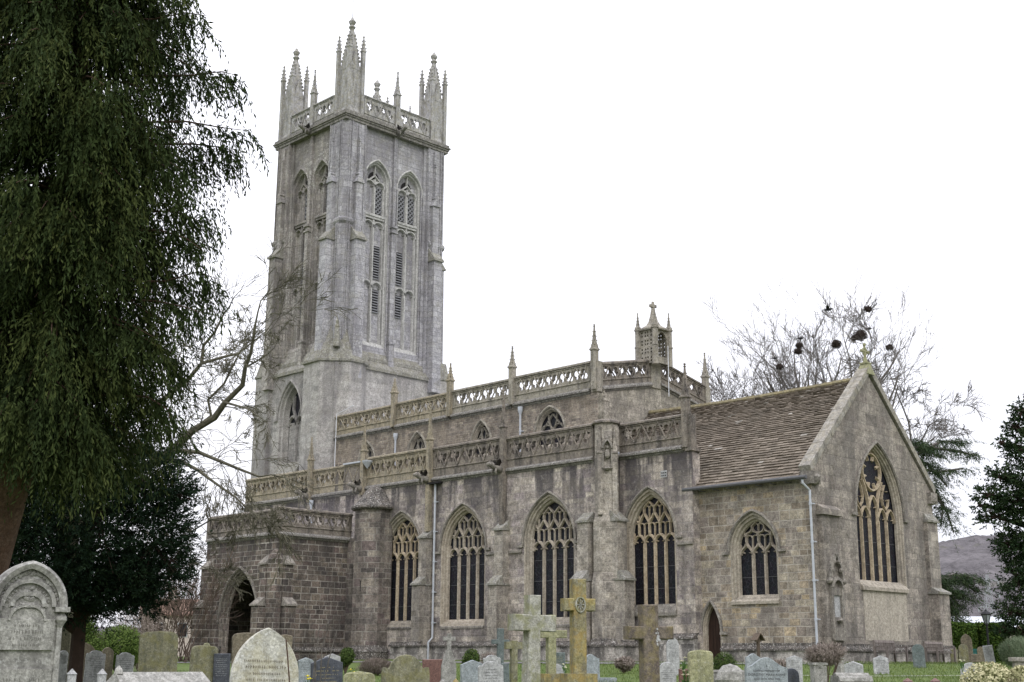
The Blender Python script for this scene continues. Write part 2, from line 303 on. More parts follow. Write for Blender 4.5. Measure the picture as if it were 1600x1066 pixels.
def grassmat():
    n=NT('mown_grass'); p=n.pos()
    c=n.ramp(n.noise(p,1.2,5,.7),[(.3,(.06,.088,.025)),(.55,(.095,.135,.032)),(.75,(.15,.165,.06))])
    c=n.mix(.8,c,n.ramp(n.noise(p,30,4,.7),[(.25,.6),(.75,1.4)]),'MULTIPLY'); n.col(c); n.bump(n.noise(p,60,3),.8,.03); return n.m
M['grass']=grassmat()
M['blade']=foliage('grass_blades',(.05,.08,.02),(.095,.14,.03),(.17,.20,.07))
M['path']=weathered('tarmac_path',(.16,.155,.15),(.20,.195,.185),(.3,.3,.28),.2,(.1,.1,.1),.2,4,.3,streak=False)
# ------------------------------------------------------------------ mesh builder
SPLIT={'louvre','louvre_void','parapet_pier','kneeler','weathering','string_course','plinth','plinth_base','parapet_panel','vent_hole','porch_roof','interior_mass','niche','rainwater_head','pilaster','stair_turret','window_sill','hood_mould','buttress','gutter','cornice','tower_wall','armrest','inscription_panel'}
def pieces(s,gap=.10):
    """separate lumps of a mesh that do not touch become objects of their own"""
    n=len(s.v); par=list(range(n))
    def find(a):
        while par[a]!=a: par[a]=par[par[a]]; a=par[a]
        return a
    for f in s.f:
        r=find(f[0])
        for i in f[1:]: par[find(i)]=r
    g={}
    for i in range(n): g.setdefault(find(i),[]).append(i)
    V=np.array(s.v); cl=[[set([k]),V[ix].min(0)-gap,V[ix].max(0)+gap] for k,ix in g.items()]
    if len(cl)>900: return [s]
    ch=True
    while ch:
        ch=False; out=[]
        for c in cl:
            for o in out:
                if (c[1]<=o[2]).all() and (o[1]<=c[2]).all(): o[0]|=c[0]; o[1]=np.minimum(o[1],c[1]); o[2]=np.maximum(o[2],c[2]); ch=True; break
            else: out.append(c)
        cl=out
    if len(cl)<2: return [s]
    res=[]
    for c in cl:
        m=MB(); idx={}
        for f in s.f:
            if find(f[0]) in c[0]:
                for i in f:
                    if i not in idx: idx[i]=len(m.v); m.v.append(s.v[i])
                m.f.append(tuple(idx[i] for i in f))
        if m.f: res.append(m)
    return res
class MB:
    def __init__(s): s.v=[]; s.f=[]; s.tint=None
    def add(s,vs,fs):
        o=len(s.v); s.v+= [tuple(p) for p in vs]; s.f+=[tuple(i+o for i in f) for f in fs]
    def box(s,x0,x1,y0,y1,z0,z1):
        s.add([(x0,y0,z0),(x1,y0,z0),(x1,y1,z0),(x0,y1,z0),(x0,y0,z1),(x1,y0,z1),(x1,y1,z1),(x0,y1,z1)],
              [(0,3,2,1),(4,5,6,7),(0,1,5,4),(1,2,6,5),(2,3,7,6),(3,0,4,7)])
    def hexa(s,b,t):      # bottom 4 points, top 4 points
        s.add(list(b)+list(t),[(3,2,1,0),(4,5,6,7),(0,1,5,4),(1,2,6,5),(2,3,7,6),(3,0,4,7)])
    def loft(s,rings,closed=True,cap0=False,cap1=False):
        n=len(rings[0]); o=len(s.v)
        for r in rings: s.v+=[tuple(p) for p in r]
        for k in range(len(rings)-1):
            for i in range(n if closed else n-1):
                j=(i+1)%n; s.f.append((o+k*n+i,o+k*n+j,o+(k+1)*n+j,o+(k+1)*n+i))
        if cap0: s.f.append(tuple(o+i for i in range(n))[::-1])
        if cap1: s.f.append(tuple(o+(len(rings)-1)*n+i for i in range(n)))
    def lathe(s,c,prof,n=8,rot=0,sx=1,sy=1):
        rings=[[(c[0]+r*sx*math.cos(rot+2*math.pi*i/n),c[1]+r*sy*math.sin(rot+2*math.pi*i/n),c[2]+z) for i in range(n)] for r,z in prof]
        s.loft(rings,True,True,True)
    def tube(s,pts,rad,n=6):
        pts=[Vector(p) for p in pts]; 
        if not hasattr(rad,'__len__'): rad=[rad]*len(pts)
        rings=[]; up=Vector((0,0,1)); prev=None
        for i,p in enumerate(pts):
            d=(pts[min(i+1,len(pts)-1)]-pts[max(i-1,0)]); 
            if d.length<1e-6: d=Vector((0,0,1))
            d.normalize()
            if prev is None:
                a=d.cross(up if abs(d.z)<.9 else Vector((1,0,0))).normalized()
            else: a=(prev-d*prev.dot(d)); a=a.normalized() if a.length>1e-5 else d.orthogonal().normalized()
            prev=a; b=d.cross(a)
            rings.append([p+(a*math.cos(2*math.pi*k/n)+b*math.sin(2*math.pi*k/n))*rad[i] for k in range(n)])
        s.loft(rings,True,True,True)
    def blob(s,c,r,n=8,m=6,jit=.15,sq=(1,1,1)):
        rings=[]
        for j in range(m+1):
            th=math.pi*j/m
            rr=max(.001,math.sin(th)); rings.append([(c[0]+r*sq[0]*rr*math.cos(2*math.pi*i/n)*(1+random.uniform(-jit,jit)),c[1]+r*sq[1]*rr*math.sin(2*math.pi*i/n)*(1+random.uniform(-jit,jit)),c[2]-r*sq[2]*math.cos(th)) for i in range(n)])
        s.loft(rings,True,True,True)
    def poly(s,frame,outer,holes,d,flip=False):
        rings=[[Vector((u,z,0)) for u,z in outer]]+[[Vector((u,z,0)) for u,z in h] for h in holes]
        tris=tessellate_polygon(rings); flatp=[p for r in rings for p in r]
        o=len(s.v); s.v+=[frame.p(p.x,p.y,d) for p in flatp]
        for t in tris:
            a,b,c=[flatp[i] for i in t]
            cr_=(b.x-a.x)*(c.y-a.y)-(b.y-a.y)*(c.x-a.x)
            if abs(cr_)<1e-9: continue
            t=t if (cr_>0)!=flip else t[::-1]
            s.f.append(tuple(o+i for i in t))
    def build(s,name,mat,parent=None,loc=(0,0,0),rz=0,smooth=False,uvw=True,kind=None,tint=None):
        if name in SPLIT and tint is None:
            ps=pieces(s)
            if len(ps)>1:
                os_=[q.build_one(name,mat,parent,loc,rz,smooth,uvw,kind) for q in ps]; return os_[0]
        return s.build_one(name,mat,parent,loc,rz,smooth,uvw,kind,tint)
    def build_one(s,name,mat,parent=None,loc=(0,0,0),rz=0,smooth=False,uvw=True,kind=None,tint=None):
        me=bpy.data.meshes.new(name); me.from_pydata(s.v,[],s.f); me.update()
        if uvw: boxuv(me)
        if tint is not None:
            at_=me.attributes.new('tint','FLOAT','FACE'); at_.data.foreach_set('value',np.asarray(tint,dtype=np.float32))
        return link(me,name,mat,parent,loc,rz,smooth,kind)
def boxuv(me):
    uvl=me.uv_layers.new(name='UVMap'); nl=len(me.loops)
    co=np.empty(len(me.vertices)*3); me.vertices.foreach_get('co',co); co=co.reshape(-1,3)
    vi=np.empty(nl,dtype=np.int32); me.loops.foreach_get('vertex_index',vi)
    nr=np.empty(len(me.polygons)*3); me.polygons.foreach_get('normal',nr); nr=nr.reshape(-1,3)
    lt=np.empty(len(me.polygons),dtype=np.int32); me.polygons.foreach_get('loop_total',lt)
    fn=np.repeat(nr,lt,axis=0); p=co[vi]
    hx=np.where(np.abs(fn[:,0:1])>np.abs(fn[:,1:2]),p[:,1:2],p[:,0:1]+.31)
    uv=np.concatenate([hx,p[:,2:3]],axis=1); top=np.abs(fn[:,2])>.9; uv[top]=p[top][:,:2]
    uvl.data.foreach_set('uv',uv.ravel().astype(np.float32))
def link(me,name,mat,parent=None,loc=(0,0,0),rz=0,smooth=False,kind=None):
    if mat is not None: me.materials.append(M[mat] if isinstance(mat,str) else mat)
    if smooth: me.polygons.foreach_set('use_smooth',[True]*len(me.polygons))
    o=bpy.data.objects.new(name,me); COL.objects.link(o); o.location=loc; o.rotation_euler=(0,0,rz)
    if parent: o.parent=parent
    if kind: o['kind']=kind
    return o
def thing(name,label,cat,loc=(0,0,0),rz=0,group=None):
    o=bpy.data.objects.new(name,None); COL.objects.link(o); o.location=loc; o.rotation_euler=(0,0,rz); o.empty_display_size=.2
    o['label']=label; o['category']=cat
    if group: o['group']=group
    return o
def tag(o,label,cat,group=None,kind=None):
    if label: o['label']=label
    if cat: o['category']=cat
    if group: o['group']=group
    if kind: o['kind']=kind
    return o
class Frame:
    def __init__(s,o,u,n): s.o=o; s.u=u; s.n=n
    def p(s,u,z,d=0.): return (s.o[0]+s.u[0]*u+s.n[0]*d, s.o[1]+s.u[1]*u+s.n[1]*d, z)
def FS(y): return Frame((0,y),(1,0),(0,-1))      # south-facing wall, u = x
def FE(x): return Frame((x,0),(0,1),(1,0))       # east-facing wall, u = y
def FW(x): return Frame((x,0),(0,-1),(-1,0))
def FN(y): return Frame((0,y),(-1,0),(0,1))
def fbox(mb,F,u0,u1,z0,z1,d0,d1,zt1=None):
    """box in a wall frame, optional sloping top: z1 at the outer face, zt1 at the wall"""
    zt1=z1 if zt1 is None else zt1
    b=[F.p(u0,z0,d1),F.p(u1,z0,d1),F.p(u1,z0,d0),F.p(u0,z0,d0)]
    t=[F.p(u0,z1,d1),F.p(u1,z1,d1),F.p(u1,zt1,d0),F.p(u0,zt1,d0)]
    mb.hexa(b,t)
def fprism(mb,F,pts,d0,d1):
    """polygon (u,z) extruded from d0 to d1"""
    mb.poly(F,pts,[],d1); n=len(pts); o=len(mb.v)
    mb.v+=[F.p(u,z,d1) for u,z in pts]+[F.p(u,z,d0) for u,z in pts]
    for i in range(n):
        j=(i+1)%n; mb.f.append((o+i,o+n+i,o+n+j,o+j))
def fsweep(mb,F,path,prof):
    """sweep profile of (inset outward from path, d) along open path in the wall plane; offset by 2-D normals"""
    pts=[Vector(p) for p in path]; n=len(pts); nor=[]
    for i in range(n):
        a=pts[max(0,i-1)]; b=pts[min(n-1,i+1)]; t=(b-a).normalized(); nor.append(Vector((-t.y,t.x)))
    rings=[[F.p((p+nn*w_).x,(p+nn*w_).y,d) for w_,d in prof] for p,nn in zip(pts,nor)]
    mb.loft(rings,True,True,True)
def arch(uc,a,zsp,zap,n=12):
    h=zap-zsp; c=(h*h-a*a)/(2*a); Rr=a+c
    th=math.atan2(h,-(-c)) if False else math.acos(max(-1,min(1,c/Rr)))
    left=[(uc+c-Rr*math.cos(th*i/n), zsp+Rr*math.sin(th*i/n)) for i in range(n+1)]
    right=[(2*uc-u,z) for u,z in left[:-1]][::-1]
    return left+right
def outline(uc,a,zs,zsp,zap,n=12):      # closed loop, anticlockwise seen from outside (u right)
    ar=arch(uc,a,zsp,zap,n); return [(uc-a,zs)]+ar+[(uc+a,zs)]
def in_arch(u,z,uc,a,zsp,zap):
    x=abs(u-uc)
    if x>a: return False
    if z<=zsp: return True
    h=zap-zsp; c=(h*h-a*a)/(2*a); Rr=a+c
    return (x+c)**2+(z-zsp)**2<Rr*Rr
def bar(mb,F,pts,w,d0,d1,clip=None,taper=.45):
    pts=[Vector(p) for p in pts]; run=[]
    dense=[]
    for a,b in zip(pts[:-1],pts[1:]):
        k=max(1,int((b-a).length/.12)) if clip else 1
        dense+=[a.lerp(b,i/k) for i in range(k)]
    dense.append(pts[-1]); runs=[]; cur=[]
    for p in dense:
        if clip is None or in_arch(p.x,p.y,*clip): cur.append(p)
        else:
            if len(cur)>1: runs.append(cur)
            cur=[]
    if len(cur)>1: runs.append(cur)
    h=w/2
    for r in runs: fsweep(mb,F,r,[(-h,d0),(-h,d0+(d1-d0)*.35),(-h*taper,d1),(h*taper,d1),(h,d0+(d1-d0)*.35),(h,d0)])
# ================================================================== THE CHURCH
church=thing('church','large grey stone church with tall pinnacled tower, pierced parapets and brown slated chancel','church')
YA=-1.3; YC=-.45; YN=1.0; XN=-12.3; XNW=-33.2; ZB=-1.2
CHW=9.75                                    # chancel width
def clip_of(uc,b,zsp,zap): return (uc,b,zsp,zap)
def light_head(mb,F,c,h,zl,rise,d0,d1,w,clip,cusp=True,ogee=False):
    if ogee:
        L_=[(c-h,zl),(c-h*.93,zl+rise*.28),(c-h*.62,zl+rise*.52),(c-h*.22,zl+rise*.72),(c,zl+rise*1.05)]
        a=L_+[(2*c-u,z) for u,z in L_[:-1]][::-1]
    else: a=arch(c,h,zl,zl+rise,5)
    bar(mb,F,a,w,d0,d1,clip)
    if cusp:
        for s in (-1,1):
            bar(mb,F,[(c+s*h*.95,zl+rise*.25),(c+s*h*.38,zl+rise*.18)],w*.5,d0,d0+(d1-d0)*.7,clip,.2)
def tracery(mb,F,uc,b,zs,zsp,zap,zl,n,D,w=.13,style='perp',rows=None):
    d0,d1=-D-.1,-D+.06; clip=(uc,b+.02,zsp,zap+.02); s=2*b/n
    mul=[uc-b+s*i for i in range(1,n)]; lc=[uc-b+s*(i+.5) for i in range(n)]
    og=style=='ogee'
    rise=s*.62 if not og else s*.8
    hL=zl+rise
    z2,a2,z3,a3=rows
    for m in mul: bar(mb,F,[(m,zs),(m,zl+.03)],w,d0,d1,clip)
    for c in lc: light_head(mb,F,c,s/2,zl,rise,d0,d1,w*.9,clip,True,og)
    for c in lc: bar(mb,F,[(c,hL-.02),(c,z2)],w*.65,d0,d1,clip)
    cen=[uc-b]+mul+[uc+b]
    for m in cen:                                   # second row, over the mullions
        if og: bar(mb,F,[(m-s/2,z2),(m-s*.42,z2+(a2-z2)*.45),(m-s*.12,z2+(a2-z2)*.6),(m,a2),(m+s*.12,z2+(a2-z2)*.6),(m+s*.42,z2+(a2-z2)*.45),(m+s/2,z2)],w*.7,d0,d1,clip)
        else: bar(mb,F,[(m-s/2,z2),(m,a2),(m+s/2,z2)],w*.75,d0,d1,clip)
        zc=zl+.05; zh=z2-(z2-hL)*.25
        bar(mb,F,[(m,zc),(m,zh)],w*.42,d0,d1-.04,clip)
        for t in (-1,1): bar(mb,F,arch(m+t*s/4,s/4,zh-.02,zh+s*.22,4),w*.4,d0,d1-.04,clip)
    for m in mul: bar(mb,F,[(m,a2-.02),(m,z3)],w*.65,d0,d1,clip)
    for c in lc:
        bar(mb,F,[(c-s/2,z3),(c,a3),(c+s/2,z3)],w*.7,d0,d1,clip)
        zc=z2+(a2-z2)*.2; zh=z3-(z3-a2)*.2
        bar(mb,F,[(c,zc),(c,zh)],w*.4,d0,d1-.04,clip)
        for t in (-1,1): bar(mb,F,arch(c+t*s/4,s/4,zh-.02,zh+s*.22,4),w*.38,d0,d1-.04,clip)
    for c in lc: bar(mb,F,[(c,a3-.02),(c,a3+.8)],w*.5,d0,d1,clip)
def reveal(mb,F,uc,a,zs,zsp,zap,prof,n=12,k=1.25,sill=1.2):
    rings=[]
    for ins,d in prof:
        o=outline(uc,a-ins,zs+max(0,ins)*sill,zsp,zap-ins*k,n); rings.append([F.p(u,z,d) for u,z in o])
    nn=len(rings[0]); o=len(mb.v)
    for r in rings: mb.v+=r
    for q in range(len(rings)-1):
        for i in range(nn):
            j=(i+1)%nn; mb.f.append((o+q*nn+i,o+(q+1)*nn+i,o+(q+1)*nn+j,o+q*nn+j))
def hood(mb,F,uc,a,zsp,zap,w=.13,pr=.11,drop=.1,stops=True,n=14):
    ar=arch(uc,a+w*.6,zsp-drop,zap+w*.75,n)
    fsweep(mb,F,ar,[(-w/2,0),(-w/2,pr*.55),(-w*.1,pr),(w/2,pr*.7),(w/2,0)])
    if stops:
        for s in (-1,1):
            u=uc+s*(a+w*.6)
            fbox(mb,F,min(u-s*.05,u+s*.3),max(u-s*.05,u+s*.3),zsp-drop-.1,zsp-drop+.02,0,pr)
def window(F,uc,a,zs,zsp,zap,prof,nl,zl,rows,style='perp',dress='dress',trac='dressB',hoodm='hood',w=.13,k=1.25,sill=1.2,parent=None):
    mb=MB(); reveal(mb,F,uc,a,zs,zsp,zap,prof,k=k,sill=sill)
    win=mb.build('window',dress,parent or church)
    ins,dd=prof[-1]; D=-dd; b=a-ins; zi=zs+ins*sill; za=zap-ins*k
    g=MB(); g.poly(F,outline(uc,b+.02,zi-.02,zsp,za+.02),[],dd-.05); g.build('glass','glass',win)
    t=MB()
    if callable(style): style(t,F,uc,b,zi,zsp,za,D)
    else: tracery(t,F,uc,b,zi,zsp,za,zl,nl,D-.02,w,style,rows)
    t.build('tracery',trac,win)
    t=MB()
    for q in np.arange(zi+.7,zl-.1,.95): fbox(t,F,uc-b,uc+b,q,q+.02,dd-.048,dd-.03)
    if t.f: t.build('saddle_bars','lead',win)
    h=MB(); hood(h,F,uc,a,zsp,zap); h.build('hood_mould',hoodm,win)
    return win
PW=[(0,0),(.07,-.02),(.09,-.10),(.17,-.12),(.19,-.22),(.25,-.26),(.27,-.38)]
def wall(name,mat,F,outer,holes,d=0.,back=.6):
    mb=MB(); mb.poly(F,outer,holes,d)
    return mb.build(name,mat,church)
# ---- trefoil pierced parapet
def trefoil(u,z,r,up):
    pts=[]; 
    for i in range(21):
        t=2*math.pi*i/21; a0=math.pi/2 if up else -math.pi/2
        q=abs(math.cos(1.5*(t-a0)))**.8
        rr=r*(.40+.60*q); pts.append((u+rr*math.cos(t),z+rr*.98*math.sin(t)))
    return pts
def parapet(F,u0,u1,zc,zt,mat,th=.22,proud=.02,step=.46,slope=0.,low=.36,corn=True,parts=True,cap=.13,endm=.22,corn_mat='cornice',zc1=None):
    """solid base, band pierced by alternating trefoils in a zigzag, coping; slope = rise per metre of u"""
    H=zt-zc; zm=zc+H*low; zp=zt-.17
    f=lambda z,u: z+slope*(u-u0)
    mb=MB(); n=max(2,int((u1-u0-2*endm)/step)); st=(u1-u0-2*endm)/n; hh=zp-zm; holes=[]
    for i in range(n):
        u=u0+endm+st*(i+.5); up=i%2==1
        zc_=zm+hh*(.44 if up else .56)
        hole=[(a,f(b,u)) for a,b in trefoil(u,zc_,min(st*.66,hh*.46),up)]
        holes.append(hole)
    outer=[(u0,f(zc,u0)),(u1,f(zc,u1)),(u1,f(zt-.1,u1)),(u0,f(zt-.1,u0))]
    mb.poly(F,outer,holes,proud); mb.poly(F,outer,holes,proud-th,True)
    for h in holes:
        m_=len(h); o=len(mb.v); mb.v+=[F.p(a,b,proud) for a,b in h]+[F.p(a,b,proud-th) for a,b in h]
        for i in range(m_): j=(i+1)%m_; mb.f.append((o+i,o+j,o+m_+j,o+m_+i))
    for i in (1,3):
        a,b=outer[i],outer[(i+1)%4]; mb.add([F.p(*a,proud),F.p(*b,proud),F.p(*b,proud-th),F.p(*a,proud-th)],[(0,1,2,3)])
    # raised zigzag
    for i in range(n+1):
        ua=u0+endm+st*(i-.5)+(st/2 if i==0 else 0); ub=u0+endm+st*(i+.5)-(st/2 if i==n else 0)
        if i%2==0: a,b=(ua,f(zp if i else zp,ua)),(ub,f(zm,ub))
        else: a,b=(ua,f(zm,ua)),(ub,f(zp,ub))
        if i%2==0: a,b=(ua,f(zm,ua)),(ub,f(zp,ub))
        else: a,b=(ua,f(zp,ua)),(ub,f(zm,ub))
        bar(mb,F,[a,b],.07,proud-.001,proud+.05)
    for zz in (zm-.03,zp+.02):
        bar(mb,F,[(u0,f(zz,u0)),(u1,f(zz,u1))],.08,proud-.001,proud+.045)
    p=mb.build('parapet',mat,church)
    c=MB(); e=.0
    c.hexa([F.p(u0,f(zt-.1,u0),proud+.09),F.p(u1,f(zt-.1,u1),proud+.09),F.p(u1,f(zt-.1,u1),proud-th-.07),F.p(u0,f(zt-.1,u0),proud-th-.07)],
           [F.p(u0,f(zt-.02,u0),proud+.09),F.p(u1,f(zt-.02,u1),proud+.09),F.p(u1,f(zt-.02,u1),proud-th-.07),F.p(u0,f(zt-.02,u0),proud-th-.07)])
    c.hexa([F.p(u0,f(zt-.02,u0),proud+.05),F.p(u1,f(zt-.02,u1),proud+.05),F.p(u1,f(zt-.02,u1),proud-th-.03),F.p(u0,f(zt-.02,u0),proud-th-.03)],
           [F.p(u0,f(zt+.06,u0),proud-.08),F.p(u1,f(zt+.06,u1),proud-.08),F.p(u1,f(zt+.06,u1),proud-th+.08),F.p(u0,f(zt+.06,u0),proud-th+.08)])
    c.build('coping',mat,p)
    if corn:
        k=MB(); prof=[(-.16,.0),(-.12,.05),(-.05,.07),(-.03,.17),(.05,.17),(.16,.03),(.16,0)]
        a=[(u0,f(zc,u0)),(u1,f(zc,u1))]
        rings=[[F.p(u,z+dz,dd) for dz,dd in prof] for u,z in a]; k.loft(rings,True,True,True); k.build('cornice',corn_mat,p)
    return p
# ---- crocketed pinnacle
def pinnacle(cx,cy,z0,zs,zt,hw,mat,crock=4,parent=None,rot=0,name='pinnacle',gab=True,fin=True,shaft=True,cs=1.0):
    mb=MB(); r2=hw*math.sqrt(2)
    if shaft: mb.lathe((cx,cy,0),[(r2,z0),(r2,zs)],4,rot+math.pi/4)
    mb.lathe((cx,cy,0),[(r2*1.0,zs),(r2*1.32,zs+.04),(r2*1.32,zs+.10),(r2*.95,zs+.16)],4,rot+math.pi/4)
    if gab:
        for k in range(4):
            a=rot+k*math.pi/2; dx,dy=math.cos(a),math.sin(a); px,py=-dy,dx
            b=[(cx+dx*hw*1.12+px*hw*s,cy+dy*hw*1.12+py*hw*s,zs+.12) for s in (-1,1)]
            tp=(cx+dx*hw*1.12,cy+dy*hw*1.12,zs+.12+hw*2.2); bk=(cx,cy,zs+.12+hw*2.0)
            mb.add(b+[tp,bk,(cx+px*-hw*.3,cy+py*-hw*.3,zs+.1)],[(0,1,2),(0,2,3),(1,3,2)])
    zb=zs+.14; H=zt-zb
    mb.lathe((cx,cy,0),[(r2*.80,zb),(r2*.46,zb+H*.45),(r2*.2,zb+H*.86),(r2*.16,zb+H*.87)],4,rot+math.pi/4)
    for j in range(crock):
        t=(j+.7)/(crock+.6)*.84; rr=r2*(.80-.66*t); z=zb+H*t
        for k in range(4):
            a=rot+math.pi/4+k*math.pi/2
            x=cx+math.cos(a)*rr; y=cy+math.sin(a)*rr; s=hw*.30*cs
            ex,ey=math.cos(a)*s*1.5,math.sin(a)*s*1.5
            mb.add([(x-ex*.5,y-ey*.5,z-s*.9),(x-ey*.45,y+ex*.45,z),(x+ey*.45,y-ex*.45,z),(x+ex,y+ey,z+s*.35),(x-ex*.4,y-ey*.4,z+s*.9)],[(0,1,3),(0,3,2),(1,4,3),(2,3,4),(0,2,4),(0,4,1)])
    if fin:
        s=hw*.55
        mb.lathe((cx,cy,0),[(r2*.15,zt-H*.14),(s*.9,zt-H*.11),(s*.35,zt-H*.07),(s*.8,zt-H*.045),(s*.75,zt-H*.025),(.01,zt)],6)
    return mb.build(name,mat,parent or church)
def gargoyle(x,y,z,dx,dy,mat='hood',L=.75):
    mb=MB(); px,py=-dy,dx
    pts=[(x,y,z-.05),(x+dx*L*.35,y+dy*L*.35,z+.05),(x+dx*L*.65,y+dy*L*.65,z+.12),(x+dx*L*.85,y+dy*L*.85,z+.22),(x+dx*L*1.1,y+dy*L*1.1,z+.18)]
    mb.tube(pts,[.2,.17,.14,.16,.07],7)
    for s in (-1,1):
        mb.add([(x+dx*L*.3+px*s*.08,y+dy*L*.3+py*s*.08,z+.05),(x+dx*L*.7+px*s*.1,y+dy*L*.7+py*s*.1,z+.1),(x+dx*L*.35+px*s*.3,y+dy*L*.35+py*s*.3,z+.5),(x+dx*L*.15+px*s*.2,y+dy*L*.15+py*s*.2,z+.3)],[(0,1,2),(0,2,3),(2,1,0),(3,2,0)])
        mb.tube([(x+dx*L*.5+px*s*.12,y+dy*L*.5+py*s*.12,z),(x+dx*L*.6+px*s*.2,y+dy*L*.6+py*s*.2,z-.18),(x+dx*L*.45+px*s*.15,y+dy*L*.45+py*s*.15,z-.3)],[.06,.05,.03],5)
        mb.add([(x+dx*L*.82+px*s*.1,y+dy*L*.82+py*s*.1,z+.3),(x+dx*L*.9+px*s*.1,y+dy*L*.9+py*s*.1,z+.3),(x+dx*L*.84+px*s*.14,y+dy*L*.84+py*s*.14,z+.43)],[(0,1,2),(2,1,0)])
    return mb.build('gargoyle',mat,church,smooth=True)
def buttress(F,u0,u1,stages,mat='buttress',base=True,cap='weather',top_d=0):
    """stages: list of (projection, z_front_top, z_back_top) from the ground up"""
    mb=MB(); z=ZB; capm=MB()
    for i,(p,zf,zb) in enumerate(stages):
        pn=stages[i+1][0] if i+1<len(stages) else top_d
        fbox(mb,F,u0,u1,z,zf,-.1,p)
        # sloping offset, overhanging slightly
        b=[F.p(u0-.05,zf,p+.09),F.p(u1+.05,zf,p+.09),F.p(u1+.05,zf,-.1),F.p(u0-.05,zf,-.1)]
        t=[F.p(u0-.05,zf+.09,p+.09),F.p(u1+.05,zf+.09,p+.09),F.p(u1+.05,zf+.09,-.1),F.p(u0-.05,zf+.09,-.1)]
        capm.hexa(b,t)
        capm.hexa([F.p(u0-.03,zf+.09,p+.07),F.p(u1+.03,zf+.09,p+.07),F.p(u1+.03,zf+.09,pn-.02),F.p(u0-.03,zf+.09,pn-.02)],
                  [F.p(u0,zb-.04,pn+.05),F.p(u1,zb-.04,pn+.05),F.p(u1,zb,pn-.02),F.p(u0,zb,pn-.02)])
        z=zf
    o=mb.build('buttress',mat,church); capm.build('weathering',cap,o)
    if base:
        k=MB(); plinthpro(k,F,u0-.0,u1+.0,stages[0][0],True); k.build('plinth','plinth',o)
        k=MB(); fbox(k,F,u0-.13,u1+.13,ZB,.62,-.1,stages[0][0]+.13); k.build('plinth_base','plinthB',o)
    return o
def plinthpro(mb,F,u0,u1,d,ends=False,z1=.9,z0=.62,e=.16,base_=False):
    """moulded plinth: sloping top course, hollow, projecting base"""
    a=u0-(e if ends else 0); b=u1+(e if ends else 0)
    fbox(mb,F,u0-(.06 if ends else 0),u1+(.06 if ends else 0),z0+.2,z1-.05,d-.2,d+.05,z1+.0)
    if base_: fbox(mb,F,a,b,ZB,z0,-.1,d+e-.03)
    fbox(mb,F,a-(.04 if ends else 0),b+(.04 if ends else 0),z0,z0+.07,-.1,d+e+.04)
    b0=[F.p(a,z0+.07,d+e+.02),F.p(b,z0+.07,d+e+.02),F.p(b,z0+.07,d-.1),F.p(a,z0+.07,d-.1)]
    t0=[F.p(u0-(.05 if ends else 0),z0+.2,d+.05),F.p(u1+(.05 if ends else 0),z0+.2,d+.05),F.p(u1,z0+.2,d-.1),F.p(u0,z0+.2,d-.1)]
    mb.hexa(b0,t0)
# ================================================================== chancel
F=FS(0.0); XE=0.0
wW5=dict(uc=-2.88,a=1.18,zs=2.72-.35,zsp=4.55,zap=6.0)
dcx=-5.14
door_o=outline(dcx,.46,-.25,1.35,2.40,8)
wall('chancel_wall','chancel',F,[(-12.2,ZB),(XE,ZB),(XE,7.35),(-12.2,7.35)],[outline(wW5['uc'],wW5['a'],wW5['zs'],wW5['zsp'],wW5['zap']),door_o],back=.8)
window(F,wW5['uc'],wW5['a'],wW5['zs'],wW5['zsp'],wW5['zap'],PW,3,4.32,(5.05,5.42,5.5,5.72),'ogee','dressG','dress','hood',.14)
mb=MB(); fbox(mb,F,-4.05,-1.72,2.3,2.42,0,.09,2.5); mb.build('window_sill','dressG',church)
mb=MB(); reveal(mb,F,dcx,.46,-.25,1.35,2.40,[(0,0),(.04,-.03),(.05,-.10),(.09,-.12),(.10,-.3)],8,1.2,0); dr=mb.build('door_arch','dress',church)
h=MB(); hood(h,F,dcx,.46,1.35,2.40,.12,.11,.15); h.build('hood_mould','hood',dr)
mb=MB(); mb.poly(F,outline(dcx,.40,-.25,1.35,2.33,8),[],-.27)
for i in range(6): fbox(mb,F,dcx-.4+i*.14,dcx-.27+i*.14,-.2,1.5,-.27,-.255)
dd=mb.build('door','door',church); dd['label']='narrow dark oak plank door in the chancel wall'
mb=MB(); mb.tube([F.p(dcx+.25,.95,-.25),F.p(dcx+.25,.95,-.2),F.p(dcx+.27,.87,-.2)],.02,5); mb.build('handle','black',dd)
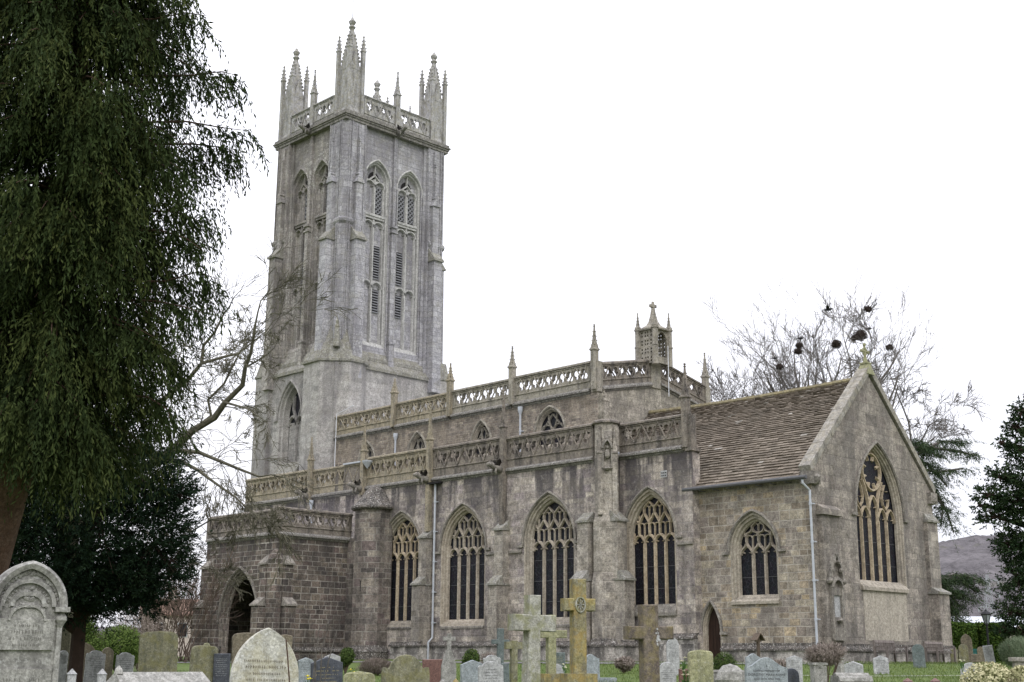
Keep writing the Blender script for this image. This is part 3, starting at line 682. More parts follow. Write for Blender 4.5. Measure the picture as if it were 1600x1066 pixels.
# east wall with gable
FEa=FE(XE)
ec=5.15; ea=1.9
GZ=12.15; GY=CHW/2
eo=outline(ec,ea,3.1,6.15,9.15)
wall('gable_wall','chancelE',FEa,[(0,ZB),(CHW,ZB),(CHW,7.5),(GY,GZ),(0,7.5)],[eo],back=.8)
def east5(mb,F,uc,b,zs,zsp,zap,D):
    d0,d1=-D-.1,-D+.08; clip=(uc,b+.02,zsp,zap+.02); s=2*b/5; w=.13
    x=[uc-b+s*i for i in range(6)]; c=[uc-b+s*(i+.5) for i in range(5)]
    for i in (1,2,3,4): bar(mb,F,[(x[i],zs),(x[i],6.0 if i in(1,4) else 6.35)],w*(.8 if i in(1,4) else 1),d0,d1,clip)
    for i in (0,1,3,4): light_head(mb,F,c[i],s/2,5.9,.55,d0,d1,w*.7,clip)
    light_head(mb,F,c[2],s/2,6.35,.6,d0,d1,w*.8,clip)
    for sg in (-1,1):
        xm=uc+sg*s*.5; xo=uc+sg*b; m=(xm+xo)/2+sg*.02
        # enclosing arch of each side pair
        q_=[(xm,6.3),(xm+sg*.03,6.62),(xm+sg*.12,6.95),(xm+sg*.27,7.3),(xm+sg*.45,7.6)]
        bar(mb,F,q_,w*.9,d0,d1,clip)
        # side lozenge
        bar(mb,F,[(m,6.42),(m-sg*.20,6.62),(m-sg*.27,6.9),(m-sg*.16,7.25),(m-sg*.0,7.5)],w*.5,d0,d1-.02,clip); bar(mb,F,[(m,6.42),(m+sg*.2,6.62),(m+sg*.27,6.9)],w*.5,d0,d1-.02,clip)
        for q in (6.85,7.25):
            for t in (-1,1): bar(mb,F,[(m+t*.26,q),(m+t*.1,q)],.06,d0,d1-.05,clip,.2)
    # central pointed quatrefoil
    zc=7.98; rw,rh=.74,.80; pts=[]
    for i in range(33):
        t=2*math.pi*i/32; pts.append((uc+rw*math.copysign(abs(math.sin(t))**1.15,math.sin(t)),zc-rh*math.cos(t)))
    bar(mb,F,pts,w*.9,d0,d1,clip)
    for k in range(8):
        t=2*math.pi*(k+.5)/8; a=(uc+rw*.93*math.sin(t),zc-rh*.9*math.cos(t)); b_=(uc+rw*.62*math.sin(t),zc-rh*.64*math.cos(t))
        bar(mb,F,[a,b_],.16,d0,d1-.03,clip,.25)
    bar(mb,F,[(uc,zc+rh),(uc,zap)],w*.6,d0,d1,clip)
PE=[(0,0),(.05,-.02),(.07,-.09),(.12,-.11),(.14,-.19),(.18,-.22),(.20,-.32)]
window(FEa,ec,ea,3.1,6.15,9.15,PE,5,5.9,None,east5,'dressG','dressB','hood',.16,1.0,1.1)
mb=MB(); fbox(mb,FEa,ec-1.85,ec+1.85,2.92,3.06,-.2,.12,3.35); mb.build('window_sill','dressG',church)
mb=MB(); fbox(mb,FEa,ec-1.7,ec+1.75,.9,2.92,-.1,.012); mb.build('blocked_panel','panel',church)['label']='pale blocked panel below the east window'
# north wall and back walls (plain)
wall('chancel_wall','chancel',FN(CHW),[(0,ZB),(12.2,ZB),(12.2,7.35),(0,7.35)],[])
# plinths
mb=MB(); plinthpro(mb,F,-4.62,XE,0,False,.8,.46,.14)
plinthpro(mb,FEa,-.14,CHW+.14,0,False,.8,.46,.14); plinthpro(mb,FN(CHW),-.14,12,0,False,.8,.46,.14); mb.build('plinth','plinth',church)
mb=MB(); fbox(mb,F,-4.62,XE+.11,ZB,.46,-.1,.11); fbox(mb,FEa,-.11,CHW+.11,ZB,.46,-.1,.112); mb.build('plinth_base','plinthB',church)
# chancel buttresses on the gable wall
buttress(FEa,8.85,CHW+.02,[(.5,2.95,3.25),(.18,6.1,6.5)],'chancelE',False)
mb=MB(); plinthpro(mb,FEa,8.8,CHW+.04,.5,True,.8,.46,.14); mb.build('plinth','plinth',church)
mb=MB(); fbox(mb,FEa,8.7,CHW+.15,ZB,.46,-.1,.61); mb.build('plinth_base','plinthB',church)
mb=MB(); fbox(mb,FEa,.3,1.62,.7,5.75,-.1,.22); fbox(mb,FEa,.22,1.70,5.75,5.88,-.1,.34); fbox(mb,FEa,.26,1.66,5.88,6.0,-.1,.3,6.25)
bt=mb.build('buttress','chancelE',church)
mb=MB(); ny=1.0   # canopied niche
for s in (-1,1): fbox(mb,FEa,ny+s*.36-.07,ny+s*.36+.07,.9,3.0,.2,.34)
fbox(mb,FEa,ny-.42,ny+.42,.86,1.35,.2,.38); fbox(mb,FEa,ny-.25,ny+.25,1.35,1.75,.2,.33)
fsweep(mb,FEa,arch(ny,.36,2.9,3.25,6),[(-.06,.2),(-.06,.4),(.08,.36),(.08,.2)])
fsweep(mb,FEa,arch(ny,.46,3.15,4.2,6),[(-.07,.2),(-.07,.38),(.09,.34),(.09,.2)])
for i in range(7):
    t=i/6; u=ny-.46+.92*t; z=3.15+1.05*(1-abs(2*t-1))**.8; mb.blob(FEa.p(u,z,.34),.1,6,4,.3)
mb.blob(FEa.p(ny-.5,3.15,.32),.13,6,4,.3); mb.blob(FEa.p(ny+.5,3.15,.32),.13,6,4,.3); mb.blob(FEa.p(ny,1.62,.42),.16,6,4,.3,(1,1,.7))
fbox(mb,FEa,ny-.3,ny+.3,2.6,2.9,.2,.3)
nn=mb.build('niche','hood',church); nn['label']='empty canopied niche carved into the corner buttress'
mb=MB(); fbox(mb,FEa,ny-.28,ny+.28,1.75,2.6,.2,.245); mb.build('niche_back','gWhite',nn)
# gable coping, kneelers and cross
mb=MB()
for sg in (-1,1):
    y0=GY+sg*(GY+.12); z0=7.42; 
    for i in range(9):
        t0,t1=i/9,(i+1)/9-.004
        ya=y0+(GY-y0)*t0; yb=y0+(GY-y0)*t1; za=z0+(GZ+.12-z0)*t0; zb=z0+(GZ+.12-z0)*t1; h=.26
        q=[(-.42,ya,za),(.12,ya,za),(.12,yb,zb),(-.42,yb,zb)]
        tq=[(x,y+sg*.11,z+h) for x,y,z in q]
        if sg>0: q=[q[i] for i in (3,2,1,0)]; tq=[tq[i] for i in (3,2,1,0)]
        mb.hexa(q,tq)
cop=mb.build('gable_coping','coping',church)
mb=MB()
for y in (.12,CHW-.12): mb.box(-.42,.2,y-.28,y+.28,6.95,7.45); mb.blob((.1,y,7.15),.24,7,5,.25)
mb.build('kneeler','hood',church)
mb=MB(); mb.hexa([(-.4,GY-.3,GZ+.02),(.16,GY-.3,GZ+.02),(.16,GY+.3,GZ+.02),(-.4,GY+.3,GZ+.02)],[(-.28,GY-.13,GZ+.5),(.08,GY-.13,GZ+.5),(.08,GY+.13,GZ+.5),(-.28,GY+.13,GZ+.5)])
mb.box(-.3,.1,GY-.17,GY+.17,GZ+.5,GZ+.57)
X=-.1; zc=GZ+1.08
mb.lathe((X,GY,0),[(.12,GZ+.55),(.07,GZ+.8),(.05,zc)],8); mb.tube([(X,GY-.27,zc),(X,GY+.27,zc)],.048,8); mb.tube([(X,GY,zc-.3),(X,GY,zc+.3)],.048,8)
for dy,dz in ((-.27,0),(.27,0),(0,.3)): mb.blob((X,GY+dy,zc+dz),.08,7,5,.2)
ring=[(X,GY+.17*math.cos(t),zc+.17*math.sin(t)) for t in np.linspace(0,2*math.pi,17)]; mb.tube(ring,.032,6)
mb.build('gable_cross','gOlive',cop)
# slate roof laid course by course
def slates(name,x0,x1,y0,z0,y1,z1,rows,seed,wtile=.34):
    rnd=random.Random(seed); mb=MB(); tint=[]
    L_=math.hypot(y1-y0,z1-z0); ey,ez=(y1-y0)/L_,(z1-z0)/L_; ny_,nz_=(-ez,ey) if y1>y0 else (ez,-ey)
    if nz_<0: ny_,nz_=-ny_,-nz_
    tot=sum(1.35-.75*i/rows for i in range(rows)); s=0
    for r in range(rows):
        h=(1.35-.75*r/rows)/tot*L_; x=x0+rnd.uniform(-.3,0); wt_=wtile*(1.2-.5*r/rows); sag=.03*math.sin(r*.5)
        while x<x1:
            wd=wt_*rnd.uniform(.6,1.5); xa=max(x,x0); xb=min(x+wd-.012,x1); x+=wd
            if xb-xa<.04: continue
            jt=rnd.uniform(-.022,.022); th=rnd.uniform(.025,.05); lift=rnd.uniform(.0,.014)
            sg=-.10*math.sin((xa-x0)/(x1-x0)*math.pi)*(r/rows)
            a=s+jt; b=s+h*1.25
            P=lambda xx,t,n_: (xx,y0+ey*t+ny_*n_,z0+ez*t+nz_*n_+sg)
            q=[P(xa,a,.03+lift),P(xb,a,.03+lift),P(xb,b,.0),P(xa,b,.0)]; tq=[P(xa,a,.03+th+lift),P(xb,a,.03+th+lift),P(xb,b,.012),P(xa,b,.012)]
            mb.hexa(q,tq); v=rnd.random()**1.1; v=.97 if rnd.random()<.012 else v*.9; tint+=[v]*6
        s+=h
    return mb.build(name,'roof',church,tint=tint)
EZ=7.34
slates('chancel_roof',-12.25,-.40,-.28,EZ-.12,GY,12.05,44,3,.30)
slates('chancel_roof',-12.25,-.40,CHW+.28,EZ-.12,GY,12.05,16,4,.7)
mb=MB()
for i in range(27):
    xa=-12.25+i*.44; mb.tube([(xa,GY,12.05-.10*math.sin((xa+12.25)/11.85*math.pi)),(xa+.42,GY,12.05-.10*math.sin((xa+12.65)/11.85*math.pi))],[.15,.13],7)
mb.build('roof_ridge','ridge',church)
# gutter and downpipe
mb=MB(); mb.tube([(-6.15,-.42,7.19),(.05,-.42,7.19)],.085,8); 
for i in range(9): mb.box(-6+i*.72,-5.97+i*.72,-.42,0,7.05,7.09)
gu=mb.build('gutter','lead',church)
def downpipe(x,y,ztop,zbot,hopper=False,off=None,wall_y=None,mat='pipe'):
    mb=MB(); pts=[]
    if off: pts=[(x+off[0],y+off[1],ztop),(x+off[0],y+off[1],ztop-.14),(x,y,ztop-.42)]
    else: pts=[(x,y,ztop)]
    if zbot is not None and hopper!='low': pts+=[(x,y,zbot)]
    else: pts+=[(x,y,1.05),(x-.04,y-.22,.82),(x-.04,y-.22,zbot)]
    mb.tube(pts,.052,8)
    z=ztop-.9
    while z>1.2: mb.tube([(x,y,z),(x,y,z-.1)],.068,8); mb.box(x-.02,x+.14,y,y+.12,z-.07,z-.03); z-=1.5
    if hopper is True: mb.lathe((x,y,0),[(.06,ztop-.1),(.09,ztop),(.13,ztop+.12),(.14,ztop+.3),(.10,ztop+.3)],8)
    return mb.build('downpipe',mat,church)
downpipe(-.02,-.1,7.1,.3,off=(-.12,-.3))
# ================================================================== south aisle and chapel
F=FS(YA)
W1=(-24.0,1.62); W2=(-19.22,1.62); W3=(-13.32,1.62)
aw=[(W1[0],W1[1],1.6,5.35,7.42),(W2[0],W2[1],1.6,5.35,7.45),(W3[0],W3[1],1.6,5.35,7.52)]
XAW=-39.0
wall('aisle_wall','aisle',F,[(XAW,ZB),(-9.9,ZB),(-9.9,9.0),(XAW,9.0)],[outline(*a) for a in aw],back=.5)
for i,a in enumerate(aw):
    window(F,*a,PW,4,4.98,(5.95,6.4,6.65,6.95),'perp','dressG' if i!=1 else 'dress','dressB' if i==0 else 'dress','hood',.155)
    mb=MB(); fbox(mb,F,a[0]-1.55,a[0]+1.55,1.47,1.56,-.1,.035,1.72); mb.build('window_sill','hood' if i else 'plinth',church)
mb=MB()
for u0,u1 in ((-17.55,-16.6),(-15.9,-15.05),(-11.62,-11.25)): fbox(mb,F,u0,u1,4.92,5.04,0,.10,5.08)
mb.build('string_course','hood',church)
mb=MB(); plinthpro(mb,F,-24.6,-10.2,0); mb.build('plinth','plinth',church)
mb=MB(); fbox(mb,F,-24.5,-10.3,ZB,.62,-.1,.135); mb.build('plinth_base','plinthB',church)
buttress(F,-22.1,-21.5,[(.8,3.6,4.05),(.42,5.95,6.4)]); buttress(F,-16.55,-15.95,[(.8,3.42,3.9),(.42,6.0,6.5)])
buttress(F,-11.15,-10.5,[(.8,3.42,3.9),(.42,6.0,6.5)])
FC=FS(YC)
wall('chapel_wall','aisle',FC,[(-9.9,ZB),(-5.61,ZB),(-5.61,9.0),(-9.9,9.0)],[outline(-8.02,1.45,2.05,5.35,7.38)],back=.4)
window(FC,-8.02,1.45,2.05,5.35,7.38,PW,4,5.05,(5.95,6.4,6.62,6.9),'perp','dress','dressB','hood',.14)
mb=MB(); fbox(mb,FC,-9.4,-6.6,1.9,2.04,-.1,.1,2.4); mb.build('window_sill','hood',church)
mb=MB(); fbox(mb,FC,-6.5,-5.62,4.85,4.97,0,.10,5.0); fbox(mb,FC,-9.85,-9.5,5.05,5.17,0,.10,5.2); mb.build('string_course','hood',church)
mb=MB(); plinthpro(mb,FC,-9.5,-5.6,0,False,1.2,.92); mb.build('plinth','plinth',church)
mb=MB(); fbox(mb,FC,-9.4,-5.6,ZB,.92,-.1,.135); mb.build('plinth_base','plinthB',church)
# chapel east return
mb=MB(); fbox(mb,FE(-5.61),YC+.006,.12,ZB,9.0,-.4,0); mb.build('chapel_wall','aisle',church)
mb=MB(); fbox(mb,FC,-7.32,-6.98,7.82,8.12,0,.012)
vb=mb.build('vent_plate','gWhite',church)
mb=MB()
for i in range(3):
    for j in range(2): fbox(mb,FC,-7.27+i*.1,-7.21+i*.1,7.87+j*.12,7.93+j*.12,.0,.018)
mb.build('vent_hole','dark',vb)
# corner pier: canted core + east-facing buttress
mb=MB(); pc=(-10.0,-1.0); rr=.56
mb.lathe((pc[0],pc[1],0),[(rr*1.4,ZB),(rr*1.4,3.3),(rr*1.2,3.8),(rr*1.2,6.0),(rr,6.4),(rr,10.42)],8,math.pi/8)
pier=mb.build('corner_pier','buttress',church)
mb=MB(); mb.lathe((pc[0],pc[1],0),[(rr*1.0,10.4),(rr*1.2,10.44),(rr*1.2,10.52),(rr*.9,10.62)],8,math.pi/8); mb.build('coping','parapetD',pier)
mb=MB(); mb.lathe((pc[0],pc[1],0),[(rr*1.75,.60),(rr*1.75,.69),(rr*1.5,.84),(rr*1.45,.95)],8,math.pi/8); mb.build('plinth','plinth',pier)
mb=MB(); mb.lathe((pc[0],pc[1],0),[(rr*1.7,ZB),(rr*1.7,.61)],8,math.pi/8); mb.build('plinth_base','plinthB',pier)
buttress(FE(-9.55),-1.32,-.68,[(.8,3.42,3.9),(.42,6.0,6.5)])
# statue niche on the cant
q=1/math.sqrt(2); FD=Frame((pc[0]+q*rr*.93,pc[1]-q*rr*.93),(q,q),(q,-q))
mb=MB()
for s in (-1,1): fbox(mb,FD,s*.2-.04,s*.2+.04,8.35,9.4,0,.12)
fsweep(mb,FD,arch(0,.2,9.25,9.65,5),[(-.04,0),(-.04,.2),(.06,.16),(.06,0)]); mb.blob(FD.p(0,9.0,.08),.14,7,6,.2,(1,1,1.6)); mb.blob(FD.p(0,9.3,.1),.08,6,5); mb.blob(FD.p(0,8.35,.06),.17,6,4,.2,(1,1,.6)); mb.blob(FD.p(0,9.72,.12),.07,6,4)
nn=mb.build('niche','hood',church); nn['label']='small statue niche on the canted corner pier'
for du in (-.33,.33):
    p_=FD.p(du,0,-.02); pinnacle(p_[0],p_[1],6.3,9.0,10.3,.11,'buttress',3,rot=-math.pi/4)
# parapets along the aisle, bay by bay (each bay steps a little)
zA=[(-38.9,-32.15,8.92,10.5),(-32.05,-27.3,8.88,10.42),(-27.1,-21.8,8.95,10.62),(-21.6,-16.35,8.92,10.58),(-16.15,-10.5,8.86,10.50)]
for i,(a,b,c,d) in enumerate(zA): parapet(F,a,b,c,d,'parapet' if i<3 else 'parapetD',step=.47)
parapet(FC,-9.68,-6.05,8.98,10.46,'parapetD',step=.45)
mb=MB(); fbox(mb,FC,-6.05,-5.55,8.9,10.46,-.3,.06); fbox(mb,FE(-5.62),YC-.1,.12,8.84,9.0,-.25,.1); mb.build('parapet_pier','parapetD',church)
mb=MB(); fbox(mb,F,-29.9,-29.6,9.0,10.55,-.2,.03); fbox(mb,F,-29.1,-27.35,9.0,10.45,-.2,.045); mb.build('parapet_panel','parapetD',church)
for x,zt in ((-32.1,12.35),(-27.2,12.6),(-21.7,12.95),(-16.25,12.9)):
    pinnacle(x,YA-.16,6.3 if x>-27 else 8.6,10.95,zt,.13,'parapet' if x<-20 else 'parapetD',4)
    gargoyle(x-.05,YA-.2,8.95,-.25,-.97)
pinnacle(-5.86,YC+.0,9.0,11.15,12.75,.15,'parapetD',4)
# aisle roof (lead) and downpipes
mb=MB(); mb.hexa([(XAW,YA+.05,8.9),(-10,YA+.05,8.9),(-10,YN,9.2),(XAW,YN,9.2)],[(XAW,YA+.05,9.0),(-10,YA+.05,9.0),(-10,YN,9.5),(XAW,YN,9.5)]); mb.box(-10,-5.75,YC+.05,.1,8.7,9.02); mb.build('aisle_roof','pipe',church)
downpipe(-21.25,YA-.12,8.72,-.8,'low',None)
mb=MB(); mb.box(-21.75,-20.85,YA-.3,YA,8.68,8.78); mb.build('lead_hopper','dark',church)
downpipe(-31.9,YA-.15,8.4,6.5,True); 
mb=MB(); mb.lathe((-26.75,YA-.25,0),[(.02,10.0),(.28,10.35),(.3,10.42)],8); mb.box(-29,-26.9,YA-.2,YA-.1,10.42,10.5); mb.build('rainwater_head','pipe',church)
# ================================================================== nave clerestory
F=FS(YN); NB=[(-33.2,-27.75),(-27.55,-23.0),(-22.8,-18.2),(-18.0,-12.75)]
cw=[(-30.05,.72,10.3,10.9,12.05),(-25.6,.75,10.3,10.95,12.1),(-20.45,.72,10.3,10.95,12.1),(-15.45,.98,10.3,11.0,12.18)]
wall('clerestory_wall','nave',F,[(-33.3,8.8),(XN,8.8),(XN,12.75),(-33.3,12.75)],[outline(*a) for a in cw],back=.4)
def cl2(mb,F,uc,b,zs,zsp,zap,D):
    d0,d1=-D-.06,-D+.06; clip=(uc,b+.02,zsp,zap+.02)
    bar(mb,F,[(uc,zs),(uc,zsp)],.09,d0,d1,clip)
    for s in (-1,1):
        light_head(mb,F,uc+s*b/2,b/2,zsp-.02,.42,d0,d1,.08,clip)
        bar(mb,F,[(uc,zsp),(uc+s*b*.3,zsp+(zap-zsp)*.5),(uc+s*b*.34,zap)],.08,d0,d1,clip)
        bar(mb,F,[(uc+s*b*.95,zsp+.1),(uc+s*b*.5,zsp+.45),(uc,zap-.1)],.07,d0,d1,clip)
for a in cw: window(F,*a,[(0,0),(.05,-.02),(.07,-.08),(.12,-.2)],2,10.9,None,cl2,'dressG','naveP','naveP',.1)
for i,(a,b) in enumerate(NB): parapet(F,a,b,12.68,14.0+.05*i,'parapet' if i<2 else 'naveP',step=.47)
for x,zt in ((-27.65,15.5),(-22.9,15.65),(-18.1,15.8),(-12.4,15.95)): pinnacle(x,YN-.08,12.7,14.6,zt,.14,'naveP' if x>-20 else 'parapet',4)
downpipe(-17.45,YN-.12,12.2,10.2,True); downpipe(-27.4,YN-.12,12.0,10.2,True)
mb=MB(); mb.tube([(-32.95,.85,10.3),(-32.95,.85,14.1),(-31.5,.95,14.45)],.025,5); mb.build('lightning_rod','pipeW',church)
# east gable of nave
FG=FE(XN); NYE=9.75; ny0=YN; NM=(ny0+NYE)/2
wall('nave_gable','naveE',FG,[(ny0,8.5),(NYE,8.5),(NYE,12.75),(NM,13.75),(ny0,12.75)],[],back=.4)
sl_=1.0/(NM-ny0)
parapet(FG,ny0+.28,NM-.35,12.75+.0,14.05,'parapetD',slope=sl_*.9,step=.52)
parapet(FG,NM+.35,NYE-.28,13.62,14.92,'parapetD',slope=-sl_*.9,step=.52)
mb=MB(); mb.box(XN-.3,XN+.09,ny0-.1,ny0+.3,12.6,14.1); mb.box(XN-.3,XN+.09,NYE-.3,NYE+.1,12.6,14.1); mb.box(XN-.3,XN+.07,NM-.38,NM+.38,13.4,14.95)
pinnacle(XN-.08,NYE-.1,14.0,14.6,16.0,.14,'naveP',4)
mb.build('parapet_pier','naveP',church)
mb=MB(); fbox(mb,FG,ny0+.1,ny0+.55,10.4,12.5,0,.18); mb.build('buttress','naveE',church); pinnacle(XN+.15,ny0+.3,10.4,12.1,12.75,.13,'naveE',2)
mb=MB(); mb.poly(FN(NYE),[(-XN,8),(33.2,8),(33.2,12.75),(-XN,12.75)],[],0); mb.build('nave_wall','nave',church)
for a,b in ((12.6,20),(20,27),(27,33)): parapet(FN(NYE),a,b,12.7,14.05,'naveP',step=.47)
mb=MB(); mb.add([(-33.2,ny0,12.8),(XN,ny0,12.8),(XN,NM,13.6),(-33.2,NM,13.6),(-33.2,NYE,12.8),(XN,NYE,12.8)],[(0,1,2,3),(3,2,5,4)]); mb.build('nave_roof','pipe',church)
# sanctus bellcote
bx,by=XN-.05,NM; hb=.56
mb=MB()
for sx in (-1,1):
    for sy in (-1,1): mb.lathe((bx+sx*hb,by+sy*hb,0),[(.16,14.5),(.16,15.45),(.19,15.47),(.19,15.53),(.15,15.55),(.15,16.35),(.2,16.38),(.2,16.45)],8)
bc=mb.build('bellcote','naveP',church)
def lattice(F,u0,u1,z0,z1,d,th,cols,rows,arch_hole=False):
    mb=MB(); holes=[]
    if arch_hole: holes.append(outline((u0+u1)/2,(u1-u0)*.33,z0+.35,z1-.55,z1-.12,6))
    else:
        cw_=(u1-u0)/cols; ch=(z1-z0)/rows
        for i in range(cols):
            for j in range(rows):
                cx_=u0+cw_*(i+.5); cz=z0+ch*(j+.5)
                for a in (-1,1):
                    for b in (-1,1):
                        x=cx_+a*cw_*.2; z=cz+b*ch*.2; r=min(cw_,ch)*.13
                        holes.append([(x-r,z-r),(x+r,z-r),(x+r,z+r),(x-r,z+r)])
    outer=[(u0,z0),(u1,z0),(u1,z1),(u0,z1)]
    mb.poly(F,outer,holes,d); mb.poly(F,outer,holes,d-th,True)
    for h in holes:
        m_=len(h); o=len(mb.v); mb.v+=[F.p(a,b,d) for a,b in h]+[F.p(a,b,d-th) for a,b in h]
        for i in range(m_): j=(i+1)%m_; mb.f.append((o+i,o+j,o+m_+j,o+m_+i))
    return mb
lattice(FS(by-hb),bx-hb,bx+hb,14.6,16.35,0,.1,3,4).build('pierced_panel','naveP',bc)
lattice(FE(bx+hb),by-hb,by+hb,14.6,16.35,0,.12,3,4,True).build('pierced_panel','naveP',bc)
lattice(FN(by+hb),-bx-hb,-bx+hb,14.6,16.35,0,.1,3,4).build('pierced_panel','naveP',bc)
lattice(FW(bx-hb),-by-hb,-by+hb,14.6,16.35,0,.1,3,4).build('pierced_panel','naveP',bc)
mb=MB(); mb.lathe((bx,by,0),[(.78,16.33),(.80,16.4),(.66,16.5),(.40,16.65),(.25,16.9),(.15,17.3),(.09,17.6),(.08,17.62)],8,math.pi/8)
mb.box(bx-.09,bx+.09,by-.2,by+.2,17.64,17.79); mb.lathe((bx,by,0),[(.1,17.6),(.12,17.68),(.1,17.8),(.07,17.84),(.09,17.9),(.01,17.98)],6); mb.build('spirelet','naveP',bc)
for sx in (-1,1):
    for sy in (-1,1): pinnacle(bx+sx*hb,by+sy*hb,16.4,16.45,17.35,.09,'naveP',3,bc,gab=False)
mb=MB(); mb.tube([(bx+.8,by+.15,15.5),(bx+.8,by+.15,12.9)],.02,5); mb.build('lightning_rod','pipeW',bc)
# ================================================================== west tower
TX0,TX1,TY0,TY1=-41.1,-33.4,1.0,9.5; TB=17.4; TC=33.5; IN=.28
tower=None
def bay_outline(uc,a): return outline(uc,a,18.9,29.9,31.15,10)
faces=[('E',FE(TX1-IN),TY0,TY1,[3.86,6.56],1.03),('S',FS(TY0+IN),TX0,TX1,[-38.45,-36.15],.92),('N',FN(TY1-IN),-TX1,-TX0,[36.1,38.4],.86),('W',FW(TX0+IN),-TY1,-TY0,[-6.6,-3.9],1.03)]
for nm,Ft,u0,u1,bays,a in faces:
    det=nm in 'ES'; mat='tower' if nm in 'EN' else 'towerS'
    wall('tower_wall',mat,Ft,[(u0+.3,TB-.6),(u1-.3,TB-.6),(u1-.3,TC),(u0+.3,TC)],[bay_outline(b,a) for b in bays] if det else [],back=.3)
    if not det: 
        for z0,z1 in ((TC-.1,TC+.2),): pass
    um=(u0+u1)/2 if nm!='E' else 5.2
    # sloping base set-off, centre pilaster
    mb=MB(); fbox(mb,Ft,u0+1.2,u1-1.2,TB-.1,TB,-.1,IN+.28); fbox(mb,Ft,u0+1.2,u1-1.2,TB,TB+.12,-.1,IN+.2,TB+.9)
    fbox(mb,Ft,u0+1.2,u1-1.2,TB+.5,TB+.7,-.1,.22,TB+1.25); mb.build('weathering','weather',church)
    mb=MB(); fbox(mb,Ft,um-.2,um+.2,TB+.3,19.2,-.1,.32); fbox(mb,Ft,um-.17,um+.17,19.2,27.0,-.1,.22); fbox(mb,Ft,um-.24,um+.24,19.2,19.32,-.1,.36); fbox(mb,Ft,um-.24,um+.24,26.9,27.05,-.1,.32); fbox(mb,Ft,um-.24,um+.24,26.55,26.65,-.1,.3)
    fbox(mb,Ft,um-.12,um+.12,27.05,TC,-.1,.16)
    for b in (u0+1.75,u1-1.75): fbox(mb,Ft,b-.12,b+.12,TB+.3,TC-.1,-.1,.12)
    for b in (um-.30,um+.30,u0+1.95,u1-1.95): fbox(mb,Ft,b-.035,b+.035,TB+1.3,30.3,-.05,.07)
    mb.build('pilaster',mat,church)
    if not det: continue
    for k,b in enumerate(bays):
        mb=MB(); prof=[(0,0),(.05,-.03),(.07,-.12),(.15,-.16),(.17,-.34),(.22,-.38)]
        rings=[]; reveal(mb,Ft,b,a,18.9,29.9,31.15,prof,10,1.25,1.6)
        win=mb.build('belfry_window','towerD' if nm=='E' else mat,church)
        h=MB(); hood(h,Ft,b,a,29.9,31.15,.12,.09,.25,False); h.build('hood_mould','towerD' if nm=='E' else mat,win)
        bi=a-.22; D=.38
        p=MB(); p.poly(Ft,outline(b,bi+.02,18.9,29.9,30.9,10),[],-D-.02); p.build('panel_back',mat,win)
        t=MB(); d0,d1=-D-.03,-.20; clip=(b,bi+.02,29.9,30.95)
        bar(t,Ft,[(b,19.1),(b,30.0)],.2,d0,d1,clip)
        for s in (-1,1): bar(t,Ft,[(b+s*(bi-.03),19.1),(b+s*(bi-.03),29.8)],.14,d0,d1-.05,clip)
        fbox(t,Ft,b-bi,b+bi,27.45,27.6,d0,-.1); fbox(t,Ft,b-bi,b+bi,27.3,27.45,d0,-.16)
        for zt in (29.45,26.75,22.75):
            for s in (-1,1):
                c=b+s*bi/2; light_head(t,Ft,c,bi/2,zt,.42,d0,d1,.12,clip,True)
                t.poly(Ft,[(c-bi/2,zt+.5),(c-bi/2,zt+.1),(c-bi*.3,zt+.36),(c,zt+.5)],[],d0+.1); t.poly(Ft,[(c+bi/2,zt+.5),(c,zt+.5),(c+bi*.3,zt+.36),(c+bi/2,zt+.1)],[],d0+.1)
        bar(t,Ft,[(b-bi*.5,29.9),(b,30.25),(b+bi*.5,29.9)],.12,d0,d1,clip); bar(t,Ft,[(b,30.2),(b+.02,30.9)],.1,d0,d1-.05,clip)
        t.build('tracery','towerD' if nm=='E' else mat,win)
        # dark eye at the head, lattice and louvres in the lights
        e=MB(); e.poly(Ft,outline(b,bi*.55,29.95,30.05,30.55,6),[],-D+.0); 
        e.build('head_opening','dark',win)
        e=MB(); lv=MB()
        L_=[( 1,27.75,29.55)] if (nm=='E' and k==0) else [(-1,27.75,29.55),(1,27.75,29.55)] if nm=='E' else [(1,27.75,29.55)]
        for s,za,zb in L_:
            ua,ub=b+s*bi*.5-bi*.36,b+s*bi*.5+bi*.36
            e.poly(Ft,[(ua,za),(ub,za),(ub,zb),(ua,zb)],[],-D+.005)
            n=9; wd=ub-ua; stp=.3
            for q in np.arange(za-wd,zb,stp):
                for sg in (0,1):
                    a0,a1=(ua,q),(ub,q+wd)
                    if sg: a0,a1=(ub,q),(ua,q+wd)
                    if a0[1]<za: t_=(za-a0[1])/(wd); a0=(a0[0]+(a1[0]-a0[0])*t_,za)
                    if a1[1]>zb: t_=(zb-a0[1])/max(1e-4,(a1[1]-a0[1])); a1=(a0[0]+(a1[0]-a0[0])*t_,zb)
                    if a1[1]-a0[1]>.03: bar(lv,Ft,[a0,a1],.085,-D+.006,-D+.04+sg*.003)
        side=1 if k==0 else -1
        if nm=='S': side=1
        for za,zb in ((22.9+.5,25.6),(21.2,22.7)):
            ua,ub=b+side*bi*.5-bi*.30,b+side*bi*.5+bi*.30
            if nm=='S' and k==1: continue
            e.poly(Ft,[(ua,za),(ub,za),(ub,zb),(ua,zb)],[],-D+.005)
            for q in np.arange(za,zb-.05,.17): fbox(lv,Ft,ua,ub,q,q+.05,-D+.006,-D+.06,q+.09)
        e.build('louvre_void','dark',win); lv.build('louvre','louvre',win)
